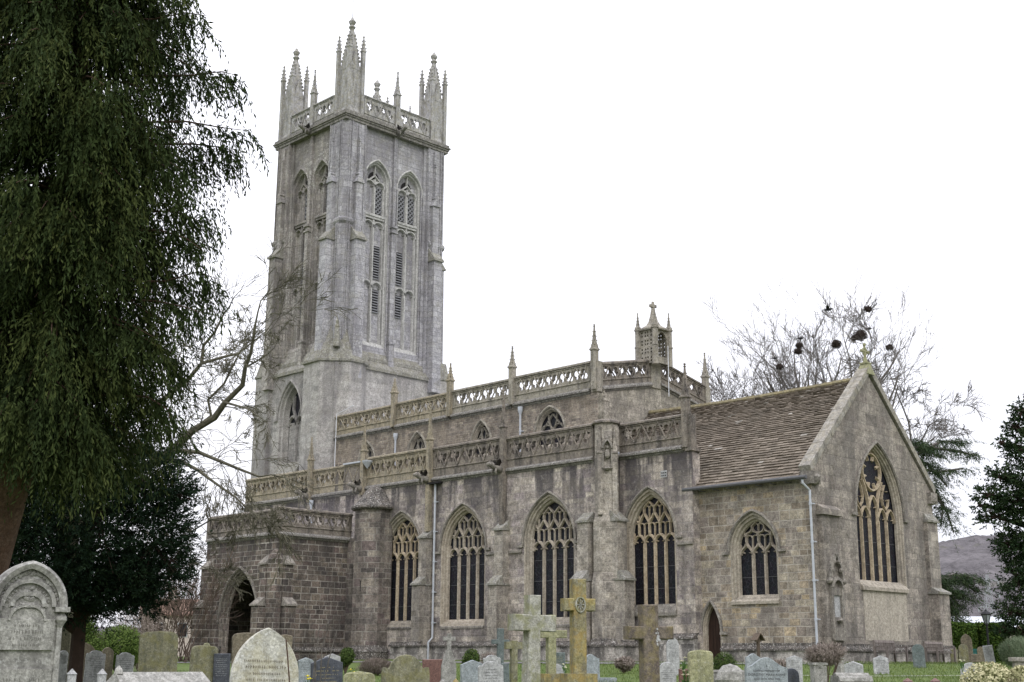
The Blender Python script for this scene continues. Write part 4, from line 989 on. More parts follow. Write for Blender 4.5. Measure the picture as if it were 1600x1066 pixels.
# corners
for sx,cx in ((1,TX1),(-1,TX0)):
    for sy,cy in ((-1,TY0),(1,TY1)):
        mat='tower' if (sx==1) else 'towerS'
        mb=MB(); x0,x1=sorted((cx,cx-sx*1.62)); y0,y1=sorted((cy,cy-sy*1.62)); c_=.28
        pts=[(cx-sx*1.62,cy),(cx-sx*c_,cy),(cx,cy-sy*c_),(cx,cy-sy*1.62),(cx-sx*1.62,cy-sy*1.62)]
        if sx*sy>0: pts=pts[::-1]
        mb.loft([[(x,y,z) for x,y in pts] for z in (16.5,TC)],True,True,True)
        for FF,u,sgn in ((FS(cy) if sy<0 else FN(cy),cx,sx),(FE(cx) if sx>0 else FW(cx),cy,sy)):
            if FF.u==(-1,0) or FF.u==(0,-1): u=-u; sgn=-sgn
            for o_ in (.34,.52,1.56): fbox(mb,FF,u-sgn*o_-.035,u-sgn*o_+.035,TB+1.5,TC-.3,-.05,.06)
        # moulding high on the angle shaft
        mb.loft([[(x+sx*e_,y+sy*e_,z) for x,y in pts] for z,e_ in ((26.3,0),(26.45,.10),(26.6,.12),(26.75,.0))])
        cp=mb.build('corner_pier',mat,church)
        mb=MB(); mc=MB()
        for FF,u,sgn in ((FS(cy) if sy<0 else FN(cy),cx,sx),(FE(cx) if sx>0 else FW(cx),cy,sy)):
            if FF.u==(-1,0) or FF.u==(0,-1): u=-u; sgn=-sgn
            ua,ub=sorted((u-sgn*.72,u-sgn*1.42)); pr=.58
            b=[FF.p(ua,16.5,pr+.08),FF.p(ub,16.5,pr+.08),FF.p(ub,16.5,-.1),FF.p(ua,16.5,-.1)]; t=[FF.p(ua,25.3,pr),FF.p(ub,25.3,pr),FF.p(ub,25.3,-.1),FF.p(ua,25.3,-.1)]
            mb.hexa(b,t)
            fbox(mc,FF,ua-.08,ub+.08,25.25,25.38,-.1,pr+.12); fbox(mc,FF,ua-.04,ub+.04,25.38,25.42,-.1,pr+.08,26.3)
            # upper thin stage with gablet pinnacle
            fbox(mb,FF,ua+.1,ub-.1,25.4,29.2,-.1,.26)
            um=(ua+ub)/2; q=FF.p(um,0,.16)
            mb.add([FF.p(ua+.02,29.1,.34),FF.p(ub-.02,29.1,.34),FF.p(um,29.9,.34),FF.p(um,29.9,0),FF.p(ua+.02,29.1,0),FF.p(ub-.02,29.1,0)],[(0,1,2),(0,2,3,4),(1,5,3,2),(0,4,5,1)])
            pinnacle(q[0],q[1],29.1,29.6,32.2,.13,mat,4,cp,gab=False,shaft=False)
            fbox(mb,FF,um-.09,um+.09,29.5,33.0,-.1,.1)
        o=mb.build('buttress',mat,church); mc.build('weathering','weather',o)
        # great corner pinnacle above the cornice
        mb=MB(); pcx,pcy=cx-sx*.72,cy-sy*.72; r=.52*math.sqrt(2)
        mb.lathe((pcx,pcy,0),[(r*1.12,TC),(r*1.12,TC+.5),(r,TC+.7),(r*.97,37.2),(r*.8,37.25)],4,math.pi/4)
        for k in range(4):
            a=k*math.pi/2; dx,dy=math.cos(a),math.sin(a); px,py=-dy,dx; hw=.52
            b=[(pcx+dx*hw+px*hw*.8*s,pcy+dy*hw+py*hw*.8*s,36.9) for s in (-1,1)]
            mb.add(b+[(pcx+dx*hw,pcy+dy*hw,38.3),(pcx,pcy,38.2)],[(0,1,2),(0,2,3),(1,3,2)])
        mb.lathe((pcx,pcy,0),[(.60,37.1),(.44,38.3),(.22,39.5),(.14,39.85),(.19,39.9),(.12,39.95)],4,math.pi/4)
        for j in range(8):
            t=j/8; z=37.6+2.1*t; rr_=.54-.38*t
            for k in range(4):
                a=math.pi/4+k*math.pi/2; mb.blob((pcx+math.cos(a)*rr_,pcy+math.sin(a)*rr_,z),.11,5,4,.2)
        mb.lathe((pcx,pcy,0),[(.12,39.85),(.25,40.0),(.13,40.15),(.2,40.25),(.26,40.4),(.14,40.55),(.05,40.72)],7)
        pn=mb.build('great_pinnacle','towerP',church)
        for ax,ay in ((1,1),(1,-1),(-1,1),(-1,-1)):
            lx,ly=pcx+ax*.56,pcy+ay*.56
            mb=MB(); mb.lathe((lx,ly,0),[(.17,TC+.2),(.17,38.2),(.22,38.25),(.22,38.33),(.15,38.4),(.05,39.25),(.09,39.3),(.01,39.45)],4,math.pi/4)
            for j in range(3):
                for k in range(4):
                    a=math.pi/4+k*math.pi/2; mb.blob((lx+math.cos(a)*(.17-.03*j),ly+math.sin(a)*(.17-.03*j),38.5+.27*j),.055,5,3,.2)
            mb.build('corner_shaft','towerP',pn)
# cornice and top parapet
mb=MB()
for z0,z1,e in ((TC-.28,TC-.1,.06),(TC-.1,TC+.02,.12),(TC+.02,TC+.12,.19),(TC+.12,TC+.3,.12)):
    mb.box(TX0-e,TX1+e,TY0-e,TY1+e,z0,z1)
mb.build('cornice','cornice',church)
for nm,Ft,u0,u1 in (('E',FE(TX1),TY0,TY1),('S',FS(TY0),TX0,TX1),('N',FN(TY1),-TX1,-TX0),('W',FW(TX0),-TY1,-TY0)):
    um=(u0+u1)/2 if nm!='E' else 5.2
    parapet(Ft,u0+1.5,um-.2,TC+.25,35.3,'towerP',proud=-.1,low=.22,step=.5,corn=False); parapet(Ft,um+.2,u1-1.5,TC+.25,35.3,'towerP',proud=-.1,low=.22,step=.5,corn=False)
    q=Ft.p(um,0,-.16); pinnacle(q[0],q[1],TC+.2,36.1,37.9,.17,'towerP',4); q=Ft.p(um,0,0.05)
    gargoyle(q[0],q[1],TC-.1,Ft.n[0],Ft.n[1],'cornice',.8)
mb=MB(); mb.box(TX0+.5,TX1-.5,TY0+.5,TY1-.5,TC,TC+.5); mb.build('tower_roof','pipe',church)
mb=MB(); mb.tube([(TX1-.72,TY0+.72,40.6),(TX1-.72,TY0+.72,43.2)],.022,5); mb.box(TX1-1.15,TX1-.5,TY0+.79,TY0+.81,42.6,42.95); mb.build('weathervane','lead',church)
# lower stage
bx0,bx1,by0,by1=TX0-.45,TX1+.2,TY0-.2,TY1+.25
bw=(-37.75,1.25,10.9,14.6,16.75)
def wallx(mat,F,o,h): return wall('tower_wall',mat,F,o,h,back=.35)
wallx('tower_base',FS(by0),[(bx0+.9,ZB),(bx1,ZB),(bx1,TB-.05),(bx0+.9,TB-.05)],[outline(*bw)])
wallx('tower_base',FE(bx1),[(by0,ZB),(by1-.9,ZB),(by1-.9,TB-.05),(by0,TB-.05)],[])
wallx('tower_base',FN(by1),[(-bx1,ZB),(-bx0,ZB),(-bx0,TB),(-bx1,TB)],[]); wallx('tower_base',FW(bx0),[(-by1,ZB),(-by0,ZB),(-by0,TB),(-by1,TB)],[])
def tw(mb,F,uc,b,zs,zsp,zap,D):
    d0,d1=-D-.06,-D+.12; clip=(uc,b+.02,zsp,zap+.02)
    bar(mb,F,[(uc,zs),(uc,14.3)],.2,d0,d1,clip)
    for s in (-1,1):
        light_head(mb,F,uc+s*b/2,b/2,14.1,.6,d0,d1,.16,clip); bar(mb,F,[(uc,14.2),(uc+s*b*.45,15.1),(uc+s*b*.4,16.4)],.15,d0,d1,clip)
    mb.poly(F,[(uc-b,zs),(uc+b,zs),(uc+b,14.3),(uc-b,14.3)],[],-D-.03)
window(FS(by0),*bw,[(0,0),(.1,-.05),(.13,-.2),(.24,-.25),(.28,-.45),(.36,-.6)],2,14.1,None,tw,'tower_base','tower_base','tower_base',.2,1.2,1.0)
mb=MB(); fbox(mb,FS(by0),-38.95,-36.55,10.75,10.95,-.2,.28,11.7); mb.build('window_sill','weather',church)
# SE stair turret base and other corner clasping buttresses
def prismz(mb,pts,zs,off=None,cap=True):
    rings=[]
    cx=sum(p[0] for p in pts)/len(pts); cy=sum(p[1] for p in pts)/len(pts)
    for z,e in zs: rings.append([(x+(x-cx)*e,y+(y-cy)*e,z) for x,y in pts])
    mb.loft(rings,True,cap,cap)
oc=[(-35.7,1.2),(-35.6,.2),(-33.9,.15),(-32.72,1.5),(-32.75,2.5),(-33.3,3.3),(-34.6,3.0)]
mb=MB(); prismz(mb,oc,[(ZB,0),(TB+.1,0)]); mb.build('stair_turret','tower_base',church)
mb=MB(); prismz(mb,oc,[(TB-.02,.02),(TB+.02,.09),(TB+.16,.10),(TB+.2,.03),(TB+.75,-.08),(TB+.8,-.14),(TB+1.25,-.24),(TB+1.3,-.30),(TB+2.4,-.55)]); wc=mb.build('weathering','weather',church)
FDt=Frame((-33.55,1.15),(q_:=1/math.sqrt(2),q_),(q_,-q_))
mb=MB(); mb.lathe((-33.25,.85,0),[(.30,TB+.9),(.16,TB+2.1),(.2,TB+2.15),(.09,TB+2.3),(.13,TB+2.5),(.02,TB+2.65)],4,math.pi/2); mb.build('gablet','weather',wc)
sw=[(bx0+1.7,by0+.3),(bx0+1.7,by0-.25),(bx0+.2,by0-.25),(bx0-.25,by0+.25),(bx0-.25,by0+1.7),(bx0+.3,by0+1.7)][::-1]
ne=[(bx1-1.5,by1+.2),(bx1-1.5,by1+.25),(bx1-.1,by1+.25),(bx1+.25,by1-.1),(bx1+.25,by1-1.1),(bx1-.3,by1-1.1)][::-1]
for pts in (sw,ne,):
    mb=MB(); prismz(mb,pts,[(ZB,0),(TB+.1,0)]); mb.build('corner_pier','tower_base',church)
    mb=MB(); prismz(mb,pts,[(TB,.02),(TB+.03,.1),(TB+.16,.1),(TB+.2,.03),(TB+1.2,-.3)]); mb.build('weathering','weather',church)
mb=MB()
for FF,u0,u1 in ((FS(by0),bx0,bx1),(FE(bx1),by0,by1),(FN(by1),-bx1,-bx0),(FW(bx0),-by1,-by0)):
    fbox(mb,FF,u0+.2,u1-.2,TB-.16,TB,-.3,.12); fbox(mb,FF,u0+.2,u1-.2,TB,TB+.05,-.6,.12,TB+.45)
mb.build('weathering','weather',church)
mb=MB(); fbox(mb,FS(.2),-35.3,-35.18,14.6,16.2,-.02,.006); mb.build('slit_window','dark',church)
mb=MB(); 
for zz in (12,): fbox(mb,FE(bx1),4,6,zz,zz+.01,0,.001)
# ================================================================== south porch and stair turret
PX0,PX1,PY=-33.7,-27.1,-6.9
FP=FS(PY); po=outline(-30.25,1.78,-1.0,1.9,4.48,14)
wall('porch_wall','porch',FP,[(PX0,ZB),(PX1,ZB),(PX1,6.15),(PX0,6.15)],[po],back=.5)
wall('porch_wall','porch',FE(PX1),[(PY,ZB),(YA,ZB),(YA,6.15),(PY,6.15)],[],back=.5)
wall('porch_wall','porch',FW(PX0),[(-YA,ZB),(-PY,ZB),(-PY,6.15),(-YA,6.15)],[],back=.5)
mb=MB(); mb.box(PX0+.3,PX1-.3,PY+.3,YA,5.7,6.1); mb.build('porch_roof','pipe',church)
mb=MB(); mb.box(PX0,PX1,PY+.3,YA,-.75,-.68); mb.build('porch_floor','path',church)
mb=MB(); reveal(mb,FP,-30.25,1.78,-1.0,1.9,4.48,[(0,0),(.06,-.03),(.09,-.12),(.16,-.15),(.19,-.27),(.26,-.32),(.28,-.42)],14,1.2,0); pa=mb.build('porch_arch','turret',church)
h=MB(); hood(h,FP,-30.25,1.78,1.9,4.48,.14,.12,.1,False); h.build('hood_mould','hood',pa)
mb=MB(); FA=FS(YA-.02); mb.poly(FA,[(PX0,ZB),(PX1,ZB),(PX1,5.8),(PX0,5.8)],[],.0); mb.build('porch_wall','turret',church)
mb=MB(); mb.poly(FA,outline(-30.9,1.0,-.8,1.3,2.3,8),[],.03)
for i in range(8): fbox(mb,FA,-31.85+i*.245,-31.63+i*.245,-.8,1.75,.03,.05)
pd=mb.build('door','door',church); pd['label']='dark plank door inside the south porch'
mb=MB(); mb.lathe((-30.5,YA-.12,.5),[(.05,0),(.07,.03),(.02,.05)],8); mb.build('handle','black',pd)
mb=MB(); plinthpro(mb,FE(PX1),PY-.14,YA,0,False,.62,.34,.14); plinthpro(mb,FP,PX0-.1,-31.9,0,False,.62,.34,.14); plinthpro(mb,FP,-28.4,PX1+.14,0,False,.62,.34,.14); mb.build('plinth','plinth',church)
mb=MB(); fbox(mb,FE(PX1),PY-.11,YA,ZB,.34,-.1,.11); fbox(mb,FP,PX0-.1,-31.95,ZB,.34,-.1,.112); fbox(mb,FP,-28.35,PX1,ZB,.34,-.1,.112); mb.build('plinth_base','porch',church)
parapet(FE(PX1),PY+.05,-2.2,6.12,7.5,'parapetD',step=.42,low=.36); parapet(FP,PX0+.05,PX1-.05,6.12,7.4,'parapetD',step=.42,low=.36)
mb=MB(); mb.box(PX1-.25,PX1+.06,PY-.06,PY+.25,6.1,7.5); mb.box(PX0-.06,PX0+.25,PY-.06,PY+.25,6.1,7.4); mb.box(PX0-.05,PX0+.2,PY,YA,6.1,7.4); mb.build('parapet_pier','parapetD',church)
for F_,u0,u1 in ((FP,-27.95,-27.35),(FE(PX1),-6.65,-6.05),(FP,-33.5,-32.9),(FW(PX0),6.1,6.65)):
    buttress(F_,u0,u1,[(.75,2.55,3.0),(.38,4.6,5.1)],'porch',False,'hood')
mb=MB(); mb.lathe((PX1-.05,PY+.05,0),[(.42,ZB),(.42,4.9),(.2,5.3),(.02,5.4)],8,math.pi/8); mb.build('corner_pier','porch',church)
tc_=(-25.95,-1.55)
mb=MB(); mb.lathe((tc_[0],tc_[1],0),[(1.08,ZB),(1.08,7.75)],8,math.pi/8)
mb.box(-27.1,-26.2,-2.4,YA,ZB,6.2)
st=mb.build('stair_turret','turret',church)
mb=MB(); mb.lathe((tc_[0],tc_[1],0),[(1.22,7.66),(1.30,7.74),(1.28,7.84),(1.0,8.05),(.78,8.35),(.5,8.75),(.22,8.95),(.02,9.0)],14); mb.build('conical_cap','plinth',st)
mb=MB(); mb.lathe((tc_[0],tc_[1],0),[(1.24,ZB),(1.24,.34),(1.28,.36),(1.24,.45),(1.12,.6),(1.09,.68)],8,math.pi/8); mb.build('plinth','plinth',st)
FQ=Frame((tc_[0]+.9979*.0,tc_[1]-1.0),(1,0),(0,-1))
mb=MB(); fbox(mb,FS(tc_[1]-.998),-25.75,-25.68,3.4,3.95,-.01,.006); mb.build('slit_window','dark',st)
# unseen dark blocks added inside the church so that nothing shines through
mb=MB(); mb.box(-33,-.9,1.6,9.2,ZB,8.4); mb.box(-38.5,-10.5,-.6,1.5,ZB,8.6); mb.box(-40.5,-34,2,8.8,ZB,16.8); mb.box(-40,-34.5,2.2,8.5,17.5,33.2); mb.box(-33,-12.7,1.5,9.4,8.3,12.6); mb.build('interior_mass','dark',church)
# ================================================================== ground, paths
def gpt(px,py):
    r=ray(px,py); r=r/FPX; t=5.0
    for _ in range(4000):
        p=CAM+r*t
        if p[2]<=ground(p[0],p[1]): break
        t+=.1
    return Vector((float(p[0]),float(p[1]),ground(p[0],p[1])))
def axisvals():
    a=list(np.arange(-70,60.1,2.0)); s=4; x=60
    out=[]; 
    while x<3000: s*=1.25; x+=s; out.append(x)
    return [-v-10 for v in out[::-1]]+a+out
xs=axisvals(); ys=axisvals()
mb=MB(); nx=len(xs); vs=[]
for y in ys:
    for x in xs:
        h=ground(x,y); vs.append((x,y,h))
fs=[(j*nx+i,j*nx+i+1,(j+1)*nx+i+1,(j+1)*nx+i) for j in range(len(ys)-1) for i in range(nx-1)]
mb.add(vs,fs); mb.build('ground','grass',None,kind='structure')
def strip(name,pts,w,mat,lift,label=None,kind='structure'):
    mb=MB(); L_=[];
    dense=[]
    for a,b in zip(pts[:-1],pts[1:]):
        a=Vector(a);b=Vector(b); k=max(1,int((b-a).length/1.0)); dense+=[a.lerp(b,i/k) for i in range(k)]
    dense.append(Vector(pts[-1]))
    for i,p in enumerate(dense):
        d=(dense[min(i+1,len(dense)-1)]-dense[max(0,i-1)]).normalized(); n=Vector((-d.y,d.x))
        for s in (-1,-.33,.33,1): q=p+n*w/2*s; L_.append((q.x,q.y,ground(q.x,q.y)+lift))
    fs=[(4*i+k,4*i+k+1,4*i+4+k+1,4*i+4+k) for i in range(len(dense)-1) for k in range(3)]
    mb.add(L_,fs); return mb.build(name,mat,None,kind=kind)
strip('path',[(-34,-9.5),(-20,-5),(-9,-4.2),(-3,-3.4),(1.6,-2.2),(2.4,.5),(2.6,8),(4,16),(9,26),(14,50)],1.7,'path',.022)
k0=gpt(1370,1058.5); k1=gpt(1520,1057.5)
strip('kerb',[(k0.x-3,k0.y-.5),(k0.x,k0.y),(k1.x,k1.y),(k1.x+6,k1.y+1)],.22,'gGrey',.035)
# ================================================================== gravestones
CR=Vector([float(c) for c in MW[:,0]])
def facing(p,yaw):
    c=Vector((float(CAM[0])-p.x,float(CAM[1])-p.y,0)).normalized(); r=Vector((CR.x,CR.y,0)).normalized(); r=(r-c*r.dot(c)).normalized()
    n=c*math.cos(R(yaw))+r*math.sin(R(yaw)); return math.atan2(n.y,n.x)+math.pi/2
def gshape(kind,w,h):
    w=w/2; P=[]
    if kind=='round': P=[(w*math.cos(math.pi*i/16),h-w+w*math.sin(math.pi*i/16)) for i in range(17)]
    elif kind=='pointed':
        a=arch(0,w,h-w*1.15,h,9); P=a[::-1]
    elif kind=='gothic':
        a=arch(0,w,h-w*1.45,h,10); P=a[::-1]
    elif kind=='camber': P=[(w-2*w*i/10,h-.10*w*2*(abs(2*i/10-1)**2)) for i in range(11)]
    elif kind=='flat': P=[(w,h),(-w,h)]
    elif kind=='peak': P=[(w,h-w*.38),(w*.92,h-w*.34),(0,h),(-w*.92,h-w*.34),(-w,h-w*.38)]
    elif kind=='ogee':
        P=[]
        for i in range(17):
            t=1-2*i/16; s=abs(t); z=h-(.30*w*(1-math.cos(min(1,s/.95)*math.pi))*.75); P.append((w*t,z))
    elif kind=='shoulder':
        r=w*.68; P=[(w,h-r-.03),(w*.96,h-r+w*.16),(w*.86,h-r+w*.17),(w*.78,h-r+w*.08)]+[(r*math.cos(math.pi*(i)/12)*1.02,h-r+r*math.sin(math.pi*i/12)) for i in range(1,12)]; P+=[(-a,b) for a,b in P[3::-1]]
    elif kind=='scroll':
        P=[(w,h-.42*w),(w*.9,h-.30*w),(w*.72,h-.34*w),(w*.62,h-.22*w),(w*.4,h-.06*w),(0,h),(-w*.4,h-.06*w),(-w*.62,h-.22*w),(-w*.72,h-.34*w),(-w*.9,h-.30*w),(-w,h-.42*w)]
    elif kind=='rounded':
        r=w*.4; P=[(w-r+r*math.cos(a),h-r*.8+r*.8*math.sin(a)) for a in np.linspace(0,math.pi/2,5)]+[(-w+r-r*math.sin(a),h-r*.8+r*.8*math.cos(a)) for a in np.linspace(0,math.pi/2,5)]
        P=P[:5]+[(0,h+.02)]+P[5:]
    elif kind=='slanttop': P=[(w,h-.05),(0,h),(-w,h-.015)]
    return [(-w,0)]+[(float(a),float(b)) for a,b in P[::-1]]+[(w,0)]
def words(mb,F,w,z,n,lh=.055,cap=.02,d=.001,seed=0,narrow=1.0):
    rn=random.Random(seed)
    for i in range(n):
        tot=w*rn.uniform(.55,.95)*narrow; u=-tot/2
        hh=cap*(1.25 if i%3==1 else 1.0)
        while u<tot/2:
            cw_=rn.uniform(.35,.8)*hh
            zz=z-i*lh
            if rn.random()<.16: u+=hh*.8; continue
            fbox(mb,F,u,u+cw_*.28,zz,zz+hh,0,d)
            if rn.random()<.7: fbox(mb,F,u,u+cw_*.8,zz+hh*.72*rn.choice((0,1,.5)),zz+hh*(.28)+hh*.72*rn.choice((0,1)),0,d) if False else fbox(mb,F,u+cw_*.28,u+cw_*.75,zz+hh*.38,zz+hh*.6,0,d)
            u+=cw_+hh*.22
def textmesh(s,size,name='inscription'):
    c=bpy.data.curves.new('t','FONT'); c.body=s; c.size=size; c.align_x='CENTER'; c.extrude=.002; c.resolution_u=2
    o=bpy.data.objects.new('t',c); COL.objects.link(o); dg=bpy.context.evaluated_depsgraph_get(); me=bpy.data.meshes.new_from_object(o.evaluated_get(dg))
    bpy.data.objects.remove(o); return me
STONES={}
def stone(px,top,wpx,kind,mat,d,label,yaw=18,th=.10,lines=0,let='letter',group=None,tilt=0,inset=True,name='gravestone',h=None,low=None):
    p=at(px,top,d); gz=ground(p.x,p.y); H=p.z-gz+.02 if h is None else h
    W=wpx*d/FPX/math.cos(R(yaw))
    if th and yaw: W=max(.15,W-th*math.tan(R(abs(yaw)))*.9)
    F=Frame((0,0),(1,0),(0,-1)); mb=MB(); o=gshape(kind,W,H+.15); o=[(a,b-.15) for a,b in o]
    bev=min(.015,th*.2)
    fr=[(a*(1-bev*2/W),min(b,H-bev) if b>.1 else b) for a,b in o]
    mb.poly(F,fr,[],th/2); mb.poly(F,fr,[],-th/2,True)
    n=len(o); base=len(mb.v)
    for ring,dd in ((fr,th/2),(o,th/2-bev),(o,-th/2+bev),(fr,-th/2)): mb.v+=[F.p(a,b,dd) for a,b in ring]
    for k in range(3):
        for i in range(n): j=(i+1)%n; mb.f.append((base+k*n+i,base+(k+1)*n+i,base+(k+1)*n+j,base+k*n+j))
    rz=facing(p,yaw)
    g=mb.build(name,mat,None,(p.x,p.y,gz-.01),rz)
    rt=random.Random(px*7+int(top)); g.rotation_euler=(R(rt.uniform(-3,3)),R(tilt or rt.uniform(-2.2,2.2)),rz)
    tag(g,label,'gravestone',group)
    if lines:
        t=MB(); words(t,Frame((0,-th/2),(1,0),(0,-1)),W*.78,H-W*(.5 if kind in('round','gothic','pointed') else .34),lines,min(.075,W*.11),W*.035,.004,seed=int(px))
        t.build('inscription',let,g)
    STONES[int(px)]=(g,W,H,th); return g
def crossthing(px,top,arm_w,arm_top,arm_bot,shaft_w,mat,d,label,yaw=18,base=None,baseM=None,depth=None,tilt=0,taper=1.0):
    p=at(px,top,d); gz=ground(p.x,p.y); k=d/FPX; H=p.z-gz; rz=facing(p,yaw)
    sw=shaft_w*k; dp=depth or sw*.95; aw=arm_w*k/math.cos(R(yaw)); za=H-(arm_top-top)*k; zb=H-(arm_bot-top)*k
    t=thing('cross_headstone',label,'cross',(p.x,p.y,gz),rz,'stone crosses in the churchyard')
    if tilt: t.rotation_euler=(0,R(tilt),rz)
    F=Frame((0,0),(1,0),(0,-1)); mb=MB(); h=sw/2; c=sw*.12; a=aw/2
    hb=h*taper
    P=[(-hb,-.1),(-h,zb),(-a,zb),(-a,za),(-h,za),(-h,H),(h,H),(h,za),(a,za),(a,zb),(h,zb),(hb,-.1)]
    q=[(u*(1-.0),z) for u,z in P]
    mb.poly(F,[(u-math.copysign(c*.5,u),z-(c*.5 if z>zb+.001 else (-c*.5 if z==zb else 0))) for u,z in P],[],dp/2); mb.poly(F,P,[],-dp/2,True)
    n=len(P); o=len(mb.v); R1=[(u-math.copysign(c*.5,u),z-(c*.5 if z>zb+.001 else (-c*.5 if z==zb else 0))) for u,z in P]
    for ring,dd in ((R1,dp/2),(P,dp/2-c*.5),(P,-dp/2)): mb.v+=[F.p(u,z,dd) for u,z in ring]
    for kk in range(2):
        for i in range(n): j=(i+1)%n; mb.f.append((o+kk*n+i,o+(kk+1)*n+i,o+(kk+1)*n+j,o+kk*n+j))
    mb.build('cross',mat,t)
    if base:
        for i,(bw_,bt_) in enumerate(base):
            zt=H-(bt_-top)*k; b_=bw_*k/2; z0=-.1 if i==len(base)-1 else H-(base[i+1][1]-top)*k
            m2=MB(); m2.hexa([(-b_,-b_*.8,z0),(b_,-b_*.8,z0),(b_,b_*.8,z0),(-b_,b_*.8,z0)],[(-b_*.96,-b_*.77,zt),(b_*.96,-b_*.77,zt),(b_*.96,b_*.77,zt),(-b_*.96,b_*.77,zt)]); m2.build('step',baseM or mat,t)
    return t,H,za,zb,dp,k
# --- the great carved monument at the left edge
p=at(47,882,13); gz=ground(p.x,p.y); rz=facing(p,10); k=13/FPX; H=p.z-gz; W=108*k
mon=thing('carved_monument','large carved arched monument with leafy border at the left edge','monument',(p.x,p.y,gz),rz)
F=Frame((0,0),(1,0),(0,-1)); mb=MB(); Wi=W*.93/2; zsp=H-W*.60
o=[(-Wi,-.1)]+arch(0,Wi,zsp,H-.03,14)+[(Wi,-.1)]
mb.poly(F,o,[],.10); n=len(o); b0=len(mb.v); mb.v+=[F.p(a,b,.10) for a,b in o]+[F.p(a,b,-.1) for a,b in o]; mb.poly(F,o,[],-.1,True)
for i in range(n): j=(i+1)%n; mb.f.append((b0+i,b0+n+i,b0+n+j,b0+j))
body=mb.build('body','gBig',mon)
mb=MB(); fsweep(mb,F,arch(0,Wi+.02,zsp,H,16),[(-.05,-.11),(-.05,.15),(.0,.17),(.03,.14),(.03,-.11)])
fsweep(mb,F,arch(0,Wi*.76,zsp,H-.17,14),[(-.02,.09),(-.02,.13),(.02,.13),(.02,.09)]); fsweep(mb,F,arch(0,Wi*.47,zsp,H-.30,12),[(-.02,.09),(-.02,.125),(.02,.125),(.02,.09)])
for s in (-1,1): fbox(mb,F,s*Wi-.07,s*Wi+.07,zsp-.05,zsp,-.12,.18); mb.lathe(F.p(s*Wi,0,.1),[(.035,zsp-.17),(.06,zsp-.13),(.06,zsp-.1),(.035,zsp-.06)],8); mb.lathe(F.p(s*Wi*.98,0,.1),[(.04,0),(.03,zsp-.2),(.045,zsp-.17)],8)
mb.build('arch_moulding','gBig',mon)
mb=MB(); rn=random.Random(2)
for i,(a,b) in enumerate(arch(0,Wi*.90,zsp,H-.09,22)):
    mb.blob(F.p(a+rn.uniform(-.012,.012),b+rn.uniform(-.012,.012),.105),.02,5,4,.4,(1.2,.7,1.2))
for i in range(22): a=rn.uniform(0,6.28); r=rn.uniform(0,.11); mb.blob(F.p(r*math.cos(a)*1.2,zsp+.08+r*math.sin(a),.105),rn.uniform(.014,.03),5,4,.3,(1,.6,1))
for i in range(12): t=-1+2*i/11; mb.blob(F.p(t*.17,zsp+.0+.02*math.sin(i*2),.105),.018,5,4,.3,(1,.6,1))
mb.build('carved_foliage','gBig',mon)
mb=MB(); fbox(mb,F,-Wi*.82,Wi*.82,zsp-.42,zsp-.12,.08,.13); fbox(mb,F,-Wi*.86,Wi*.86,.25,zsp-.60,.08,.115)
fsweep(mb,F,arch(0,.17,zsp-.14,zsp+.0,8),[(-.012,.1),(-.012,.14),(.012,.14),(.012,.1)]); fbox(mb,F,-.16,.16,zsp-.14,zsp-.02,.08,.12)
mb.build('inscription_panel','gGrey',mon)
mb=MB(); words(mb,Frame((0,-.13),(1,0),(0,-1)),W*.5,zsp-.20,4,.062,.026,.003,3); words(mb,Frame((0,-.115),(1,0),(0,-1)),W*.6,zsp-.72,9,.085,.03,.003,5); mb.build('inscription','letterL',mon)
s_="IN LOVING    MEMORY OF"; ra=Wi*.62
a_=arch(0,ra,zsp,H-.225,40); cum=[0]
for q0,q1 in zip(a_[:-1],a_[1:]): cum.append(cum[-1]+math.dist(q0,q1))
allv=MB()
for i,ch in enumerate(s_):
    if ch==' ': continue
    s=cum[-1]*(.03+.94*(i+.5)/len(s_)); j=next(q for q in range(1,len(cum)) if cum[q]>=s); f_=(s-cum[j-1])/(cum[j]-cum[j-1])
    x=a_[j-1][0]*(1-f_)+a_[j][0]*f_; z=a_[j-1][1]*(1-f_)+a_[j][1]*f_; tx,tz=a_[j][0]-a_[j-1][0],a_[j][1]-a_[j-1][1]; l_=math.hypot(tx,tz); tx/=l_;tz/=l_
    me=textmesh(ch,.052); o0=len(allv.v)
    for v in me.vertices:
        u,w_=v.co.x,v.co.y-.018; allv.v.append(F.p(x+tx*u-tz*w_,z+tz*u+tx*w_,.104+v.co.z))
    for pl in me.polygons: allv.f.append(tuple(o0+q for q in pl.vertices))
allv.build('arched_lettering','letterL',mon)
# --- headstones, left to right
GW='pale modern headstones'; 
stone(98,1017,16,'round','gWhite',38,'narrow pale inscribed headstone half hidden behind the big carved monument',18,lines=8)
stone(132,1005,38,'pointed','gBrown',42,'brown round-topped headstone beside the narrow pale one at far left',18,lines=5,let='letterL')
stone(149,1017,30,'scroll','gWhite',38,'pale scroll-topped headstone with dark lettering, left of the brown pointed one',18,lines=10)
stone(168,1012,20,'pointed','gBrown',42,'small brown pointed headstone between two pale scroll-topped ones',18)
stone(195,1020,28,'scroll','gWhite',38,'pale scroll-topped headstone with few lines, below the green laurel shrub',18,lines=6)
stone(251,988,59,'rounded','gMoss',34,'tall broad mossy olive headstone with rounded shoulders in front of the bare shrub',10,lines=0)
stone(318,1010,42,'rounded','gMoss',30,'mossy grey headstone with a small stub on top, left of the dark slate',14)
stone(321,1005,8,'round','gOlive',31,'small pale stone peeping over the mossy grey headstone',10)
stone(348,1022,26,'flat','gDark',30,'dark slate headstone with pale lettering beside the porch doorway',-12,lines=10,let='letterW')
stone(388,990,44,'rounded','gBrown',33,'brown shouldered headstone behind the left of the big pointed marble stone',14)
